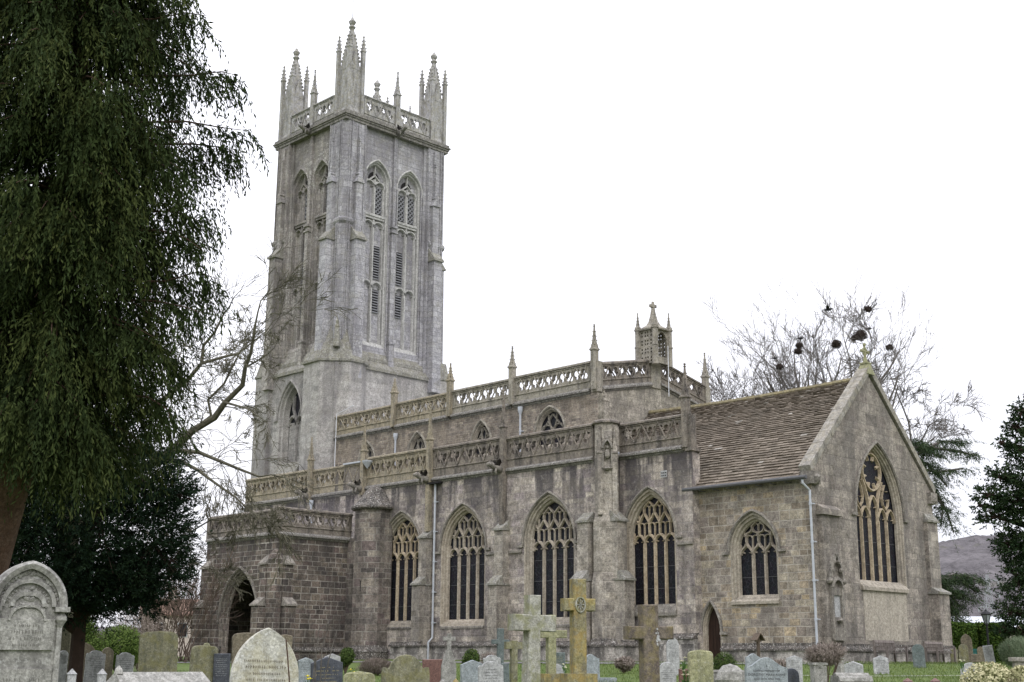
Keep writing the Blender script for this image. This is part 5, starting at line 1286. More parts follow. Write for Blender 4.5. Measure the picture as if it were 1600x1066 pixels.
stone(372,1008,14,'rounded','gMoss',36,'small mossy headstone edge just left of the big pointed marble stone',14)
stone(444,993,22,'rounded','gBrown',33,'narrow brown headstone behind the right of the big pointed marble stone',14)
stone(415,982,106,'gothic','gLich',16,'big pointed marble headstone blotched with white and yellow lichen before the porch',14,.12,lines=6,let='gBrown')
stone(479,1028,24,'peak','gBlue',36,'pale blue headstone immediately right of the big pointed marble stone',18,lines=6)
stone(520,1022,26,'peak','gWhite',42,'small white peaked headstone just behind the dark gold-lettered one',18)
stone(513,1027,50,'peak','gDark',25,'dark granite headstone with gold lettering in front of the porch wall',8,lines=10,let='letterG')
stone(561,1052,50,'rounded','gOlive',20,'low green-edged headstone top between dark granite and round-topped stones',6)
stone(635,1024,76,'shoulder','gMoss',21,'large beige shouldered headstone with mossy face below the first aisle window',12,.13)
stone(676,1031,32,'flat','gRed',34,'square red granite headstone at the foot of the downpipe',12)
stone(739,1032,38,'peak','gBlue',31,'blank blue grey headstone left of the white inscribed one',20,.14)
stone(769,1024,28,'scroll','gWhite',36,'small white scroll-topped headstone with a dark emblem behind the inscribed white one',12,lines=2)
stone(768,1034,40,'scroll','gWhite',29,'white inscribed headstone with ornamental top under the second aisle window',12,.1,lines=9)
stone(790,1037,14,'flat','gSlate',31,'narrow green slate slab right of the white inscribed headstone',12)
stone(872,1020,22,'flat','gSlate',40,'small dark slab with gold lines between the two yellowed crosses',10,lines=7,let='letterG')
stone(872,1038,24,'ogee','gWhite',36,'little white ogee-topped stone low between the two yellowed crosses',10)
stone(923,1023,29,'ogee','gBlue',36,'blank grey green ogee headstone right of the tall ochre cross',20,.15)
stone(1051,996,20,'gothic','gWhite',40,'tall narrow white pointed headstone right of the dark cross',10,.14,lines=14)
stone(1042,1035,28,'round','gWhite',30,'white headstone with dark lines tucked behind the dark cross shaft',10,lines=7)
stone(1069,1046,18,'flat','gRed',30,'small reddish stone behind the cream flowers',8)
stone(1093,1018,40,'rounded','gOlive',22,'tall ochre-topped mossy headstone in front of the little chancel door',12,.16)
g=stone(1196,1028,66,'ogee','gBlue',25,'grey ogee-topped headstone lettered LOVING MEMORY OF DOROTHY MARY ROWE',16,.13)
_,W_,H_,th_=STONES[1196]
z=H_-.20
mb=MB()
for s,sz in (('+',.09),("LOVING MEMORY OF",.055),("DOROTHY MARY ROWE",.066),("DIED 14TH APRIL 1996",.052),("AGED 75 YEARS",.05),("AND HER HUSBAND",.05)):
    me=textmesh(s,sz); o0=len(mb.v); mb.v+=[(v.co.x,-th_/2-.002-v.co.z*.5,z+v.co.y) for v in me.vertices]; mb.f+=[tuple(o0+q for q in pl.vertices) for pl in me.polygons]; z-=.075
mb.build('inscription','letter',g)
stone(1176,1022,24,'ogee','gBlue',30,'pale blue ogee headstone peeping over the DOROTHY MARY ROWE stone',16,.12)
stone(1219,1042,22,'ogee','gBlue',27,'blue grey headstone close against the right of the DOROTHY MARY ROWE stone',16,lines=2,let='letterW')
stone(1237,1045,24,'round','gDark',29,'small black round-topped headstone with faint lettering',14,lines=3,let='letterL')
stone(1240,1025,25,'peak','gWhite',32,'tall white headstone with bold dark lettering behind the black one',8,lines=10)
stone(1333,1034,31,'peak','gWhite',36,'plain white peaked headstone behind the log-shaped tomb',-16,.14)
stone(1376,1025,24,'peak','gWhite',38,'narrow white inscribed headstone left of the green slate, near the benches',12,lines=11)
stone(1435,1007,19,'round','gSlate',42,'tall plain green slate headstone in front of the right bench',8,.08)
stone(1490,1015,12,'flat','gMoss',56,'small square mossy stone beside the chancel corner',10)
stone(1504,1007,15,'round','gMoss',56,'round-topped mossy stone right of the chancel corner',10,.12)
stone(1510,991,17,'gothic','gBrown',60,'tall pointed brown stone in front of the clipped hedge',10,.14)
stone(1516,1036,31,'round','gWhite',33,'pale round-topped headstone with white flowers on its shoulder, bottom right',14,.1,lines=5,let='letterL')
stone(1532,1011,11,'round','gBrown',58,'small dark rounded headstone near the recycling tub',10)
stone(1546,1009,15,'flat','gWhite',47,'leaning white inscribed headstone left of the lavender bush',10,lines=9,let='letterL',tilt=-7)
stone(1523,1023,14,'rounded','gBrown',52,'low brown stone stub beside the leaning white headstone',10)
stone(1592,978,13,'pointed','gBrown',52,'tall pointed stone rising behind the lavender bush',10,.2)
stone(1598,985,8,'round','gGrey',50,'thin grey stone at the right edge behind the lavender',10)
for px,py,lab in ((113,1045,'short white kerb post with pyramid top, nearer the carved monument'),(160,1045,'short white kerb post with pyramid top in front of the scroll-topped headstone')):
    p=at(px,py,24); gz=ground(p.x,p.y); mb=MB(); mb.lathe((0,0,0),[(.1,0),(.1,p.z-gz-.1),(.12,p.z-gz-.1),(.01,p.z-gz)],4,math.pi/4)
    o=mb.build('kerb_post','gWhite',None,(p.x,p.y,gz),facing(p,10)); tag(o,lab,'post','kerb posts')
# pink pyramids of kerb posts low on the right
for px,lab in ((1418,'left small pinkish pyramid-topped kerb post on the lawn'),(1461,'right small pinkish pyramid-topped kerb post on the lawn')):
    p=at(px,1059.5,27); gz=ground(p.x,p.y); mb=MB(); mb.lathe((0,0,0),[(.12,0),(.12,p.z-gz-.07),(.14,p.z-gz-.07),(.01,p.z-gz)],4,math.pi/4)
    o=mb.build('kerb_post','gRed',None,(p.x,p.y,gz),facing(p,10)); tag(o,lab,'post','pink kerb posts')
# coped chest tomb at lower left
p=at(250,1050,15); gz=ground(p.x,p.y); rz=facing(p,32); k=15/FPX; H=p.z-gz
t=thing('chest_tomb','pale stone tomb with gabled coped lid in the lower left foreground','tomb',(p.x,p.y,gz),rz)
mb=MB(); a=.62; b=.34; mb.box(-a*.9,a*.9,-b*.85,b*.85,-.1,H-.32); mb.box(-a*.96,a*.96,-b*.92,b*.92,-.1,.15); mb.build('chest','gGrey',t)
mb=MB(); mb.add([(-a,-b,H-.32),(a,-b,H-.32),(a,b,H-.32),(-a,b,H-.32),(-a,-b,H-.25),(a,-b,H-.25),(a,b,H-.25),(-a,b,H-.25),(-a*.93,0,H),(a*.93,0,H)],[(0,3,2,1),(0,1,5,4),(1,2,6,5),(2,3,7,6),(3,0,4,7),(4,5,9,8),(6,7,8,9),(5,6,9),(7,4,8)]); mb.lathe((-a*.86,0,0),[(.06,H-.02),(.045,H+.03),(.01,H+.07)],6); mb.build('lid','gGrey',t)
# log-shaped curved tomb
p=at(1330,1054,27); gz=ground(p.x,p.y); H=p.z-gz; mb=MB(); mb.box(-.34,.34,-.2,.2,0,H-.12)
for i in range(3): mb.tube([(-.36,-.16+i*.16,H-.13+(i==1)*.06),(.36,-.16+i*.16,H-.13+(i==1)*.06)],.11,10)
o=mb.build('barrel_tomb','gGrey',None,(p.x,p.y,gz),facing(p,22)); tag(o,'low grey tomb with rounded log-like ribs in front of the plain white headstone','tomb')
# pedestal planter stump and post
p=at(1278,1036,27); gz=ground(p.x,p.y); H=p.z-gz; t=thing('stone_pedestal','plain grey stone pedestal overgrown by dry brown stems','pedestal',(p.x,p.y,gz),facing(p,20))
mb=MB(); mb.lathe((0,0,0),[(.24,0),(.24,.2),(.19,.24),(.19,H-.06),(.22,H-.04),(.22,H)],4,math.pi/4); mb.lathe((0,0,0),[(.16,H-.1),(.18,H+.01)],8); mb.build('shaft','gGrey',t)
p=at(1311,1026,33); gz=ground(p.x,p.y); H=p.z-gz; mb=MB(); mb.lathe((0,0,0),[(.12,0),(.12,H*.9),(.15,H*.92),(.13,H)],8); o=mb.build('stone_post','gGrey',None,(p.x,p.y,gz)); tag(o,'slim round grey stone post right of the overgrown pedestal','post')
p=at(1595,1027,32); gz=ground(p.x,p.y); H=p.z-gz; mb=MB(); mb.box(-.18,.18,-.18,.18,0,H-.1); mb.box(-.26,.26,-.24,.24,H-.1,H); o=mb.build('stone_pedestal','coping',None,(p.x,p.y,gz),facing(p,10)); tag(o,'buff moulded stone pedestal cut by the right edge of the picture','pedestal')
# kerbed low tomb wall in front of the little door
p=at(1138,1047,30); gz=ground(p.x,p.y); H=p.z-gz; mb=MB(); mb.box(-.42,.42,-.1,.1,0,H-.05); mb.box(-.46,.46,-.13,.13,H-.05,H); mb.blob((-.02,-.3,.28),.36,8,6,.15,(1,.7,1)); o=mb.build('table_tomb','gGrey',None,(p.x,p.y,gz),facing(p,12)); tag(o,'low mossy table tomb with thin flat slab below the round box bush','tomb')
p=at(945,1059,36); mb=MB(); gz=ground(p.x,p.y); mb.box(-.3,.3,-.2,.2,0,p.z-gz); o=mb.build('flat_tablet','gBlue',None,(p.x,p.y,gz),facing(p,12)); tag(o,'flat pale tablet lying in the grass right of the ochre cross','grave tablet')
# --- crosses
crossthing(829,930,66,960,985,20,'gPale',20,'big leaning pale-shafted cross with greenish arms, left of the ochre cross',30,tilt=1.0,taper=1.35,depth=.2)
crossthing(861,961,46,984,996,13,'gOlive',26,'slimmer olive cross on an orange stained base behind the big pale cross',22,base=[(34,1050)],baseM='gYellow')
t,H,za,zb,dp,k=crossthing(903,905,48,935,954,21,'gYellow',24,'tall ochre lichened cross with carved roundel before the corner pier',20,base=[(50,1048)])
mb=MB(); F=Frame((0,-dp/2),(1,0),(0,-1)); zc=(za+zb)/2; r=7.5*k
ring=[(r*math.cos(a),zc+r*1.5*math.sin(a)) for a in np.linspace(0,2*math.pi,25)]; fsweep(mb,F,ring,[(-.012,0),(-.012,.03),(.012,.03),(.012,0)])
for i in range(8):
    a=i*math.pi/4; fsweep(mb,F,[(0,zc),(r*.85*math.cos(a),zc+r*1.25*math.sin(a))],[(-.01,0),(-.004,.025),(.004,.025),(.01,0)]); mb.blob(F.p(r*.6*math.cos(a),zc+r*.9*math.sin(a),.01),.016,5,4,.2)
mb.build('roundel','gPale',t)
t,H,za,zb,dp,k=crossthing(1014,945,70,978,998,26,'gCrossD',19,'stout dark brown cross with mossy top and white lichen patch, right of the corner pier',24,depth=.2,tilt=-.5)
mb=MB(); F=Frame((0,-dp/2),(1,0),(0,-1)); rn=random.Random(4)
for i in range(34): mb.blob(F.p(11*k+rn.gauss(0,1.6)*k,zb+rn.gauss(3,5)*k,.0),rn.uniform(.006,.016),6,4,.3,(1,.25,1.2))
mb.build('lichen_patch','gWhite',t)

crossthing(782,982,27,999,1006,10,'gSlate',38,'slim grey cross silhouetted against the plinth left of the pale cross',10)
t,H,za,zb,dp,k=crossthing(702,990,19,995,1001,6,'gGrey',32,'stepped grey stone topped by a little cross, right of the red granite',10)
mb=MB(); F=Frame((0,0),(1,0),(0,-1)); z1=H-25*k; fprism(mb,F,[(-11*k,-.1),(11*k,-.1),(11*k,H-50*k),(9*k,H-42*k),(3*k,z1),(-3*k,z1),(-9*k,H-42*k),(-11*k,H-50*k)],-.1,.1); mb.build('pedestal','gGrey',t)
crossthing(803,1001,27,1003,1014,10,'gMoss',23,'small weathered cross whose arm shows left of the big pale cross shaft',20)
# rough edging stones in the foreground
for i,(px,c,lab) in enumerate(((692,'gGrey','rounded grey rockery stone at the foot of the mossy headstone'),(712,'gYellow','rounded ochre rockery stone at the foot of the mossy headstone'))):
    p=at(px,1061,19); gz=ground(p.x,p.y); mb=MB(); mb.blob((0,0,(p.z-gz)/2-.02),(p.z-gz)/2+.03,9,7,.12,(.22,.22,1)); o=mb.build('rockery_stone',c,None,(p.x,p.y,gz),smooth=True); tag(o,lab,'stone','rockery stones')
# wooden gabled grave marker by the chancel
p=at(1184,989,40); gz=ground(p.x,p.y); H=p.z-gz
t=thing('grave_marker','small wooden post with a little gabled roof in front of the chancel wall','wooden marker',(p.x,p.y,gz),facing(p,38))
mb=MB(); mb.box(-.04,.04,-.035,.035,0,H-.08); mb.build('post','timber',t)
mb=MB(); mb.box(-.11,.11,-.03,.03,H-.27,H-.22)
for s in (-1,1): mb.hexa([(s*.0,-.15,H-.03),(s*.16,-.15,H-.24),(s*.16,.15,H-.24),(s*.0,.15,H-.03)][::s],[(s*.0,-.15,H),(s*.18,-.15,H-.225),(s*.18,.15,H-.225),(s*.0,.15,H)][::s])
mb.build('roof','timber',t)
# --- benches against the gable wall
def bench(y,label):
    t=thing('bench',label,'bench',(.95,y,0),math.pi/2+.0,'benches under the east window')   # local x along the wall, front = -y -> world +x
    def part(nm,fn):
        mb=MB(); fn(mb); mb.build(nm,'bench',t)
    L_=1.5
    def seat(mb):
        for i in range(5): mb.box(-L_/2,L_/2,-.50+i*.095,-.425+i*.095,.42,.445)
    def back(mb):
        mb.hexa([(-L_/2,.0,.80),(L_/2,.0,.80),(L_/2,.04,.80),(-L_/2,.04,.80)],[(-L_/2,.04,.9),(L_/2,.04,.9),(L_/2,.08,.9),(-L_/2,.08,.9)])
        mb.box(-L_/2,L_/2,-.03,.0,.5,.55)
        for i in range(15): x=-L_/2+.1+i*.093; mb.hexa([(x-.02,-.03,.5),(x+.02,-.03,.5),(x+.02,-.01,.5),(x-.02,-.01,.5)],[(x-.02,.02,.82),(x+.02,.02,.82),(x+.02,.04,.82),(x-.02,.04,.82)])
    part('seat',seat); part('backrest',back)
    for s in (-1,1):
        part('armrest',lambda mb: mb.box(s*L_/2-.04,s*L_/2+.04,-.56,.02,.62,.66))
        part('leg',lambda mb: mb.box(s*L_/2-.035,s*L_/2+.035,-.54,-.47,0,.62))
        part('leg',lambda mb: mb.hexa([(s*L_/2-.035,-.04,0),(s*L_/2+.035,-.04,0),(s*L_/2+.035,.04,0),(s*L_/2-.035,.04,0)],[(s*L_/2-.035,.03,.9),(s*L_/2+.035,.03,.9),(s*L_/2+.035,.1,.9),(s*L_/2-.035,.1,.9)]))
    return t
bench(3.3,'weathered slatted bench below the left part of the east window'); bench(7.3,'weathered slatted bench near the right corner of the east wall')
# --- vases of flowers
def flowers(px,py,d,cols,label,n=6,spread=.12,tall=.3,name='flower_bunch'):
    p=at(px,py,d); gz=ground(p.x,p.y); rn=random.Random(px); t=thing(name,label,'flowers',(p.x,p.y,gz)); H=p.z-gz
    mb=MB(); heads={c:MB() for c in cols}
    for i in range(n):
        a=rn.uniform(0,6.28); r=rn.uniform(.2,1)*spread; x,y=r*math.cos(a),r*math.sin(a); z=H-rn.uniform(0,tall)
        mb.tube([(0,0,max(0,H-tall-.25)),(x*.5,y*.5,(H+z)/2-.2),(x,y,z)],.006,3)
        for k in range(3): mb.add([(x*.5,y*.5,z-.2),(x*.5+rn.uniform(-.06,.06),y*.5+rn.uniform(-.06,.06),z-.05),(x*.5+.01,y*.5+.015,z-.12)],[(0,1,2)])
        c=cols[i%len(cols)]
        for k in range(6):
            b=k*1.047; heads[c].add([(x,y,z),(x+.03*math.cos(b-.4),y+.03*math.sin(b-.4),z+.015),(x+.042*math.cos(b),y+.042*math.sin(b),z+.01),(x+.03*math.cos(b+.4),y+.03*math.sin(b+.4),z+.015)],[(0,1,2,3)])
        heads[c].blob((x,y,z+.01),.016,5,4)
    mb.build('stems','stem',t)
    for c in cols: heads[c].build('petals',c,t)
flowers(1070,1028,22,['flowerW','flowerW','flowerR'],'cream and red cut flowers in front of the ochre-topped mossy headstone',9,.16,.35)
flowers(1084,1031,23,['flowerW'],'single cream daffodil bloom beside the ochre-topped headstone',2,.06,.08)
flowers(484,1057,18,['flowerY'],'yellow daffodils beside the dark gold-lettered granite',4,.06,.12)
flowers(552,1046,24,['flowerY'],'yellow daffodils behind the low green-edged headstone',5,.10,.12)
flowers(836,1024,28,['flowerW'],'white flowers and greenery between the pale cross and olive cross',5,.08,.14)
flowers(882,1036,34,['flowerW'],'white tulips left of the ochre cross shaft',4,.07,.15)
flowers(1503,1032,32,['flowerW'],'small white blooms on the shoulder of the bottom right headstone',4,.10,.05)
# recycling tub and crate
p=at(1524,1023,60); mb=MB(); H=p.z-ground(p.x,p.y); mb.lathe((0,0,0),[(.17,0),(.2,H*.9),(.23,H*.91),(.23,H),(.1,H+.01)],12); o=mb.build('garden_tub','gBlue',None,(p.x,p.y,ground(p.x,p.y))); tag(o,'pale blue-green garden tub beyond the round-topped stones','tub')
tm=flat('teal_plastic',(.02,.10,.09),.5); p=at(1521,1014,64); H=p.z-ground(p.x,p.y); mb=MB(); mb.box(-.19,.19,-.18,.18,.0,H-.1); mb.box(-.21,.21,-.2,.2,H-.1,H); o=mb.build('garden_bin',tm,None,(p.x,p.y,ground(p.x,p.y)),.6); tag(o,'dark teal bin in the shade of the hedge','bin')
# ================================================================== lamp, house, pylon, hill
p=at(1540,953,60); gz=0; H=p.z
t=thing('street_lamp','black lantern street lamp in front of the clipped hedge','street lamp',(p.x,p.y,gz))
mb=MB(); mb.lathe((0,0,0),[(.12,0),(.12,.5),(.07,.6),(.05,1.2),(.045,H-.72),(.08,H-.7),(.05,H-.62)],8); mb.build('post','black',t)
mb=MB(); 
for k in range(6):
    a=k*math.pi/3; mb.tube([(.11*math.cos(a),.11*math.sin(a),H-.62),(.22*math.cos(a),.22*math.sin(a),H-.22)],.016,4)
mb.lathe((0,0,0),[(.24,H-.22),(.26,H-.2),(.18,H-.12),(.08,H-.06),(.05,H),(.01,H+.03)],6); mb.build('lantern_frame','black',t)
mb=MB(); mb.lathe((0,0,0),[(.10,H-.62),(.20,H-.23)],6); mb.build('lantern_glass','gBlue',t)
def house(cx,cy,w,dp,zw,zr,rz,wallm,roofm,label,win=0,chim=False):
    t=thing('house',label,'house',(cx,cy,ground(cx,cy)),rz); mb=MB(); mb.box(-w/2,w/2,-dp/2,dp/2,-1,zw)
    mb.add([(-w/2,-dp/2,zw),(-w/2,dp/2,zw),(-w/2,0,zr-.1),(w/2,-dp/2,zw),(w/2,dp/2,zw),(w/2,0,zr-.1)],[(0,2,1),(3,4,5)]); mb.build('wall',wallm,t)
    mb=MB(); e=.3
    for s in (-1,1): mb.hexa([(-w/2-e,s*(dp/2+e),zw-.15),(w/2+e,s*(dp/2+e),zw-.15),(w/2+e,0,zr),(-w/2-e,0,zr)][::-s],[(-w/2-e,s*(dp/2+e),zw),(w/2+e,s*(dp/2+e),zw),(w/2+e,0,zr+.15),(-w/2-e,0,zr+.15)][::-s])
    mb.build('roof',roofm,t)
    for i in range(win):
        m2=MB(); x=-w/2+w*(i+.7)/(win+.4); m2.box(x-.5,x+.5,-dp/2-.04,-dp/2+.1,zw*.45,zw*.8); f=m2.build('window','gWhite',t); m3=MB(); m3.box(x-.42,x+.42,-dp/2-.06,-dp/2-.03,zw*.47,zw*.78); m3.build('pane','glass',f)
    if chim: m2=MB(); m2.box(-.4,.4,-.4,.4,zr-.5,zr+1.2); m2.build('chimney',wallm,t)
    return t
M['slate']=weathered('pale_wet_slate',(.42,.44,.47),(.50,.52,.55),(.6,.6,.6),.2,(.35,.36,.38),.3,1,.1,.35,streak=False)
M['pink']=flat('pink_render',(.42,.36,.32),.9); M['clay']=flat('clay_tiles',(.20,.13,.10),.9)
p=at(1528,975,110); house(p.x,p.y+3,10,7,p.z-0+.1,at(1528,955,110).z,R(38),'pink','slate','low house with pale slate roof and skylight beyond the hedge',2)
p=at(268,960,130); house(p.x,p.y,5.5,6,at(268,966,130).z+.3,at(268,938,130).z,R(60),'pink','clay','cottage gable half hidden by the bare shrub left of the porch',2,True)
0 and house(p.x,p.y,10,7,at(225,985,125).z+1,at(225,972,125).z+1.2,R(40),'pink','clay','low tiled outbuilding beyond the churchyard at far left',1)
def hillmat():
    n=NT('wooded_hillside'); p=n.pos()
    c=n.ramp(n.noise(p,.012,5,.6),[(.3,(.075,.069,.073)),(.5,(.105,.096,.10)),(.7,(.14,.128,.132))])
    c=n.mix(1.,c,n.ramp(n.noise(n.scale(p,(1,1,2.2)),.11,6,.8),[(.32,.5),(.68,1.5)]),'MULTIPLY'); n.bump(n.noise(n.scale(p,(1,1,2.2)),.16,4,.7),1.,3.); c=n.mix(n.math('MULTIPLY',n.ramp(n.noise(p,.025,3),[(.62,0.),(.7,1.)]),.5),c,(.13,.13,.08)); n.col(c); n.b.inputs['Roughness'].default_value=1; return n.m
M['hillside']=hillmat()
# ridge: heights by bearing
def ridge_h(px):
    return float(np.interp(px,[-2500,-600,300,900,1300,1460,1520,1580,1700,2200,3200],[12,14,16,30,56,62,66,68,68,72,50]))
mb=MB(); vs=[]; cols_=np.arange(-2500,3200,9.); rows_=np.concatenate([np.linspace(330,700,46),[760,900,1200]])
rr=np.random.default_rng(5)
ph=rr.uniform(0,6.28,(24,2)); fr=rr.uniform(.02,.22,(24,2))
for d in rows_:
    for px in cols_:
        p=CAM+ray(px,1030)*(d/FPX); x,y=float(p[0]),float(p[1]); t=min(1,max(0,(d-330)/370.)); h=ridge_h(px)*(t*t*(3-2*t))
        if d>720: h=ridge_h(px)*.98
        b=sum(math.sin(x*fr[k][0]*3+ph[k][0])*math.sin(y*fr[k][1]*3+ph[k][1]) for k in range(8))/3
        h+=(b*1.2+rr.uniform(-.9,.9))*(1 if t>.05 else 0)
        vs.append((x,y,h-2+ground(x,y)*.0-(3 if t<=0 else 0)))
nc=len(cols_); mb.add(vs,[(j*nc+i,j*nc+i+1,(j+1)*nc+i+1,(j+1)*nc+i) for j in range(len(rows_)-1) for i in range(nc-1)])
mb.build('hills','hillside',None,kind='structure',smooth=True)
# pylon
p0=at(1549,990,260); zt=at(1549,897,260).z
t=thing('pylon','grey lattice electricity pylon standing against the wooded hill','pylon',(p0.x,p0.y,0)); mb=MB(); rn=R(20)
def leg(h): return np.interp(h,[0,.55,1],[1.75,.85,.15])
for sx in (-1,1):
    for sy in (-1,1): mb.tube([(sx*leg(h),sy*leg(h),zt*h) for h in (0,.3,.55,.8,1)],.06,4)
hs_=np.linspace(0,.95,12)
for a,b in zip(hs_[:-1],hs_[1:]):
    for s in (-1,1):
        mb.tube([(-leg(a),s*leg(a),zt*a),(leg(b),s*leg(b),zt*b)],.035,3); mb.tube([(leg(a),s*leg(a),zt*a),(-leg(b),s*leg(b),zt*b)],.035,3)
        mb.tube([(s*leg(a),-leg(a),zt*a),(s*leg(b),leg(b),zt*b)],.035,3)
mb.build('mast','steel',t,rz=.8)
for h in (.93,.78,.62):
    m2=MB(); m2.tube([(-2.3,0,zt*h),(0,0,zt*h+.5),(2.3,0,zt*h)],.05,4); m2.tube([(-2.3,0,zt*h),(2.3,0,zt*h)],.05,4)
    for s in (-1,1): m2.tube([(s*2.2,0,zt*h),(s*2.2,0,zt*h-.9)],.12,5)
    m2.build('crossarm','steel',t,rz=.8)
# ================================================================== vegetation
def leafmesh(name,C_,D_,L_,W_,mat,parent=None,kind=None,tint=None,seed=0):
    """one small rhomb leaf per row: base C, direction D, length L, width W"""
    g=np.random.default_rng(seed); n=len(C_); D_=D_/np.maximum(1e-6,np.linalg.norm(D_,axis=1,keepdims=True))
    S=np.cross(D_,g.normal(size=(n,3))); S/=np.maximum(1e-6,np.linalg.norm(S,axis=1,keepdims=True))
    L_=np.asarray(L_).reshape(-1,1)*np.ones((n,1)); W_=np.asarray(W_).reshape(-1,1)*np.ones((n,1))
    v=np.empty((n,4,3)); v[:,0]=C_; v[:,1]=C_+D_*L_*.5+S*W_*.5; v[:,2]=C_+D_*L_; v[:,3]=C_+D_*L_*.5-S*W_*.5
    me=bpy.data.meshes.new(name); me.vertices.add(n*4); me.vertices.foreach_set('co',v.ravel().astype(np.float32))
    me.loops.add(n*4); me.loops.foreach_set('vertex_index',np.arange(n*4,dtype=np.int32)); me.polygons.add(n)
    me.polygons.foreach_set('loop_start',np.arange(n,dtype=np.int32)*4); me.polygons.foreach_set('loop_total',np.full(n,4,dtype=np.int32)); me.update()
    a=me.attributes.new('tint','FLOAT','FACE'); tt=g.random(n) if tint is None else tint
    a.data.foreach_set('value',np.asarray(tt,dtype=np.float32))
    return link(me,name,mat,parent,kind=kind)
def chains(S,Dr,L_,droop,K,spread,g,llen,lwid,down=0.):
    """leaves along many drooping sprays"""
    n=len(S); t=np.linspace(.08,1,K)[None,:,None]; Dr=Dr/np.linalg.norm(Dr,axis=1,keepdims=True); L_=np.asarray(L_).reshape(-1,1,1)
    P=S[:,None,:]+Dr[:,None,:]*L_*t; P[:,:,2]-=(droop*L_*t*t)[:,:,0]
    T=Dr[:,None,:]*np.ones((1,K,1)); T=T.copy(); T[:,:,2]-=2*droop*t[:,:,0]; T/=np.linalg.norm(T,axis=2,keepdims=True)
    N_=g.normal(size=(n,K,3)); D_=T+N_*spread; D_[:,:,2]-=down
    P=P+g.normal(size=P.shape)*.012
    tb=np.repeat(g.random(n)[:,None],K,axis=1)*.75+g.random((n,K))*.25
    k=n*K; return P.reshape(k,3),D_.reshape(k,3),llen*g.uniform(.6,1.3,k),lwid*g.uniform(.7,1.3,k),tb.reshape(k)
def ball(c,r,n,g,shell=.55):
    d=g.normal(size=(n,3)); d/=np.linalg.norm(d,axis=1,keepdims=True); q=shell+(1-shell)*g.random((n,1))**.7
    return np.array(c)+d*q*np.array(r),d
def zat(py,d,px=100): return at(px,py,d).z
# ---- the big drooping conifer on the left
g=np.random.default_rng(11); DC=25.0
tp=[at(-62,1080,DC),at(-30,900,DC),at(8,770,DC),at(42,670,DC),at(70,560,DC+.3),at(98,400,DC+.4),at(112,250,DC+.4),at(124,100,DC+.3),at(132,-60,DC+.3),at(136,-220,DC+.3)]
base=tp[0].copy(); base.z=ground(base.x,base.y)
con=thing('conifer','towering dark drooping conifer with reddish trunk filling the left edge','tree',(base.x,base.y,base.z))
off=np.array(base)
def rel(v): return Vector(v)-base
mb=MB(); mb.tube([rel(base)-Vector((0,0,.3))]+[rel(q) for q in tp],[.62,.55,.46,.42,.36,.30,.24,.20,.16,.12,.05],12); mb.build('trunk','barkR',con,smooth=True)
tz=np.array([q.z for q in tp]); tx=np.array([q.x for q in tp]); ty=np.array([q.y for q in tp])
reach_z=[zat(y,DC) for y in (-220,-60,0,60,115,200,250,300,350,430,500,560,620,690,760)][::-1]; reach_r=[1.3,2.0,2.2,2.1,2.35,2.3,2.3,2.35,2.25,2.4,2.3,2.1,1.9,1.8,1.1][::-1]
special=[((300,118),(345,112),(372,118)),((290,190),(350,200),(392,205)),((300,225),(345,230),(368,238)),((270,330),(310,345),(330,318)),((255,440),(310,425),(345,438)),((240,470),(290,480),(318,490)),((240,30),(290,20),(325,25)),((230,620),(262,640),(270,668)),((250,360),(290,372),(318,392))]
mb=MB(); S=[];Dd=[];Ls=[];Tn=[]
for i in range(285):
    z=g.uniform(zat(690,DC),zat(-200,DC)); az=g.uniform(0,2*math.pi)
    o=Vector((np.interp(z,tz,tx),np.interp(z,tz,ty),z)); rch=float(np.interp(z,reach_z,reach_r))*g.uniform(.72,1.12)
    d=Vector((math.cos(az),math.sin(az),0)); side=Vector((-d.y,d.x,0)); bend=g.uniform(-.35,.35); rise=g.uniform(.0,.5)
    if d.dot(CR)<-.1 : rch*=1.1
    pts=[]
    for t in np.linspace(0,1,7): pts.append(o+d*rch*t+side*bend*rch*t*t+Vector((0,0,rise*math.sin(t*2.2)-.75*t*t)))
    mb.tube([rel(q) for q in pts],[.04*(1-t)+.005 for t in np.linspace(0,1,7)],4)
    for cl in range(10):                        # foliage hangs in separate ragged tassels
        t=((cl+g.uniform(.2,.9))/10)**.85*.9+.1; k=min(5,int(t*6)); f=t*6-k; q=pts[k].lerp(pts[k+1],f)
        lat=g.normal()*.24*(.4+.6*t); cx,cy,cz=q.x+side.x*lat,q.y+side.y*lat,q.z+g.normal()*.05; ct=g.random(); ln=g.uniform(.45,1.0)
        for j in range(7):
            S.append([cx+g.normal()*.11,cy+g.normal()*.11,cz+g.normal()*.13]); Dd.append([d.x*.4+side.x*lat+g.normal()*.22,d.y*.4+side.y*lat+g.normal()*.22,-.5+g.normal()*.2]); Ls.append(ln*g.uniform(.6,1.1)); Tn.append(ct)
for sp in special:
    dz=g.uniform(-.8,.8); z0=at(sp[0][0],sp[0][1],DC).z; pts=[Vector((np.interp(z0,tz,tx),np.interp(z0,tz,ty),z0+.1))]+[at(x,y,DC+dz*(i+1)/3) for i,(x,y) in enumerate(sp)]
    mb.tube([rel(q) for q in pts],[.03,.02,.012,.005],4)
    for j in range(44):
        t=g.uniform(1.0,3)**.95; k=min(2,int(t)); q=pts[k].lerp(pts[k+1],t-k)
        S.append([q.x+g.normal()*.07,q.y+g.normal()*.07,q.z+g.normal()*.05]); Dd.append([CR.x*.3+g.normal()*.3,CR.y*.3+g.normal()*.3,-.45+g.normal()*.2]); Ls.append(g.uniform(.3,.7)); Tn.append(.3)
mb.build('limbs','barkR',con)
S=np.array(S)-off; P_,D_,l_,w_,tt=chains(S,np.array(Dd),Ls,  .7,18,.5,g,.13,.032,.4)
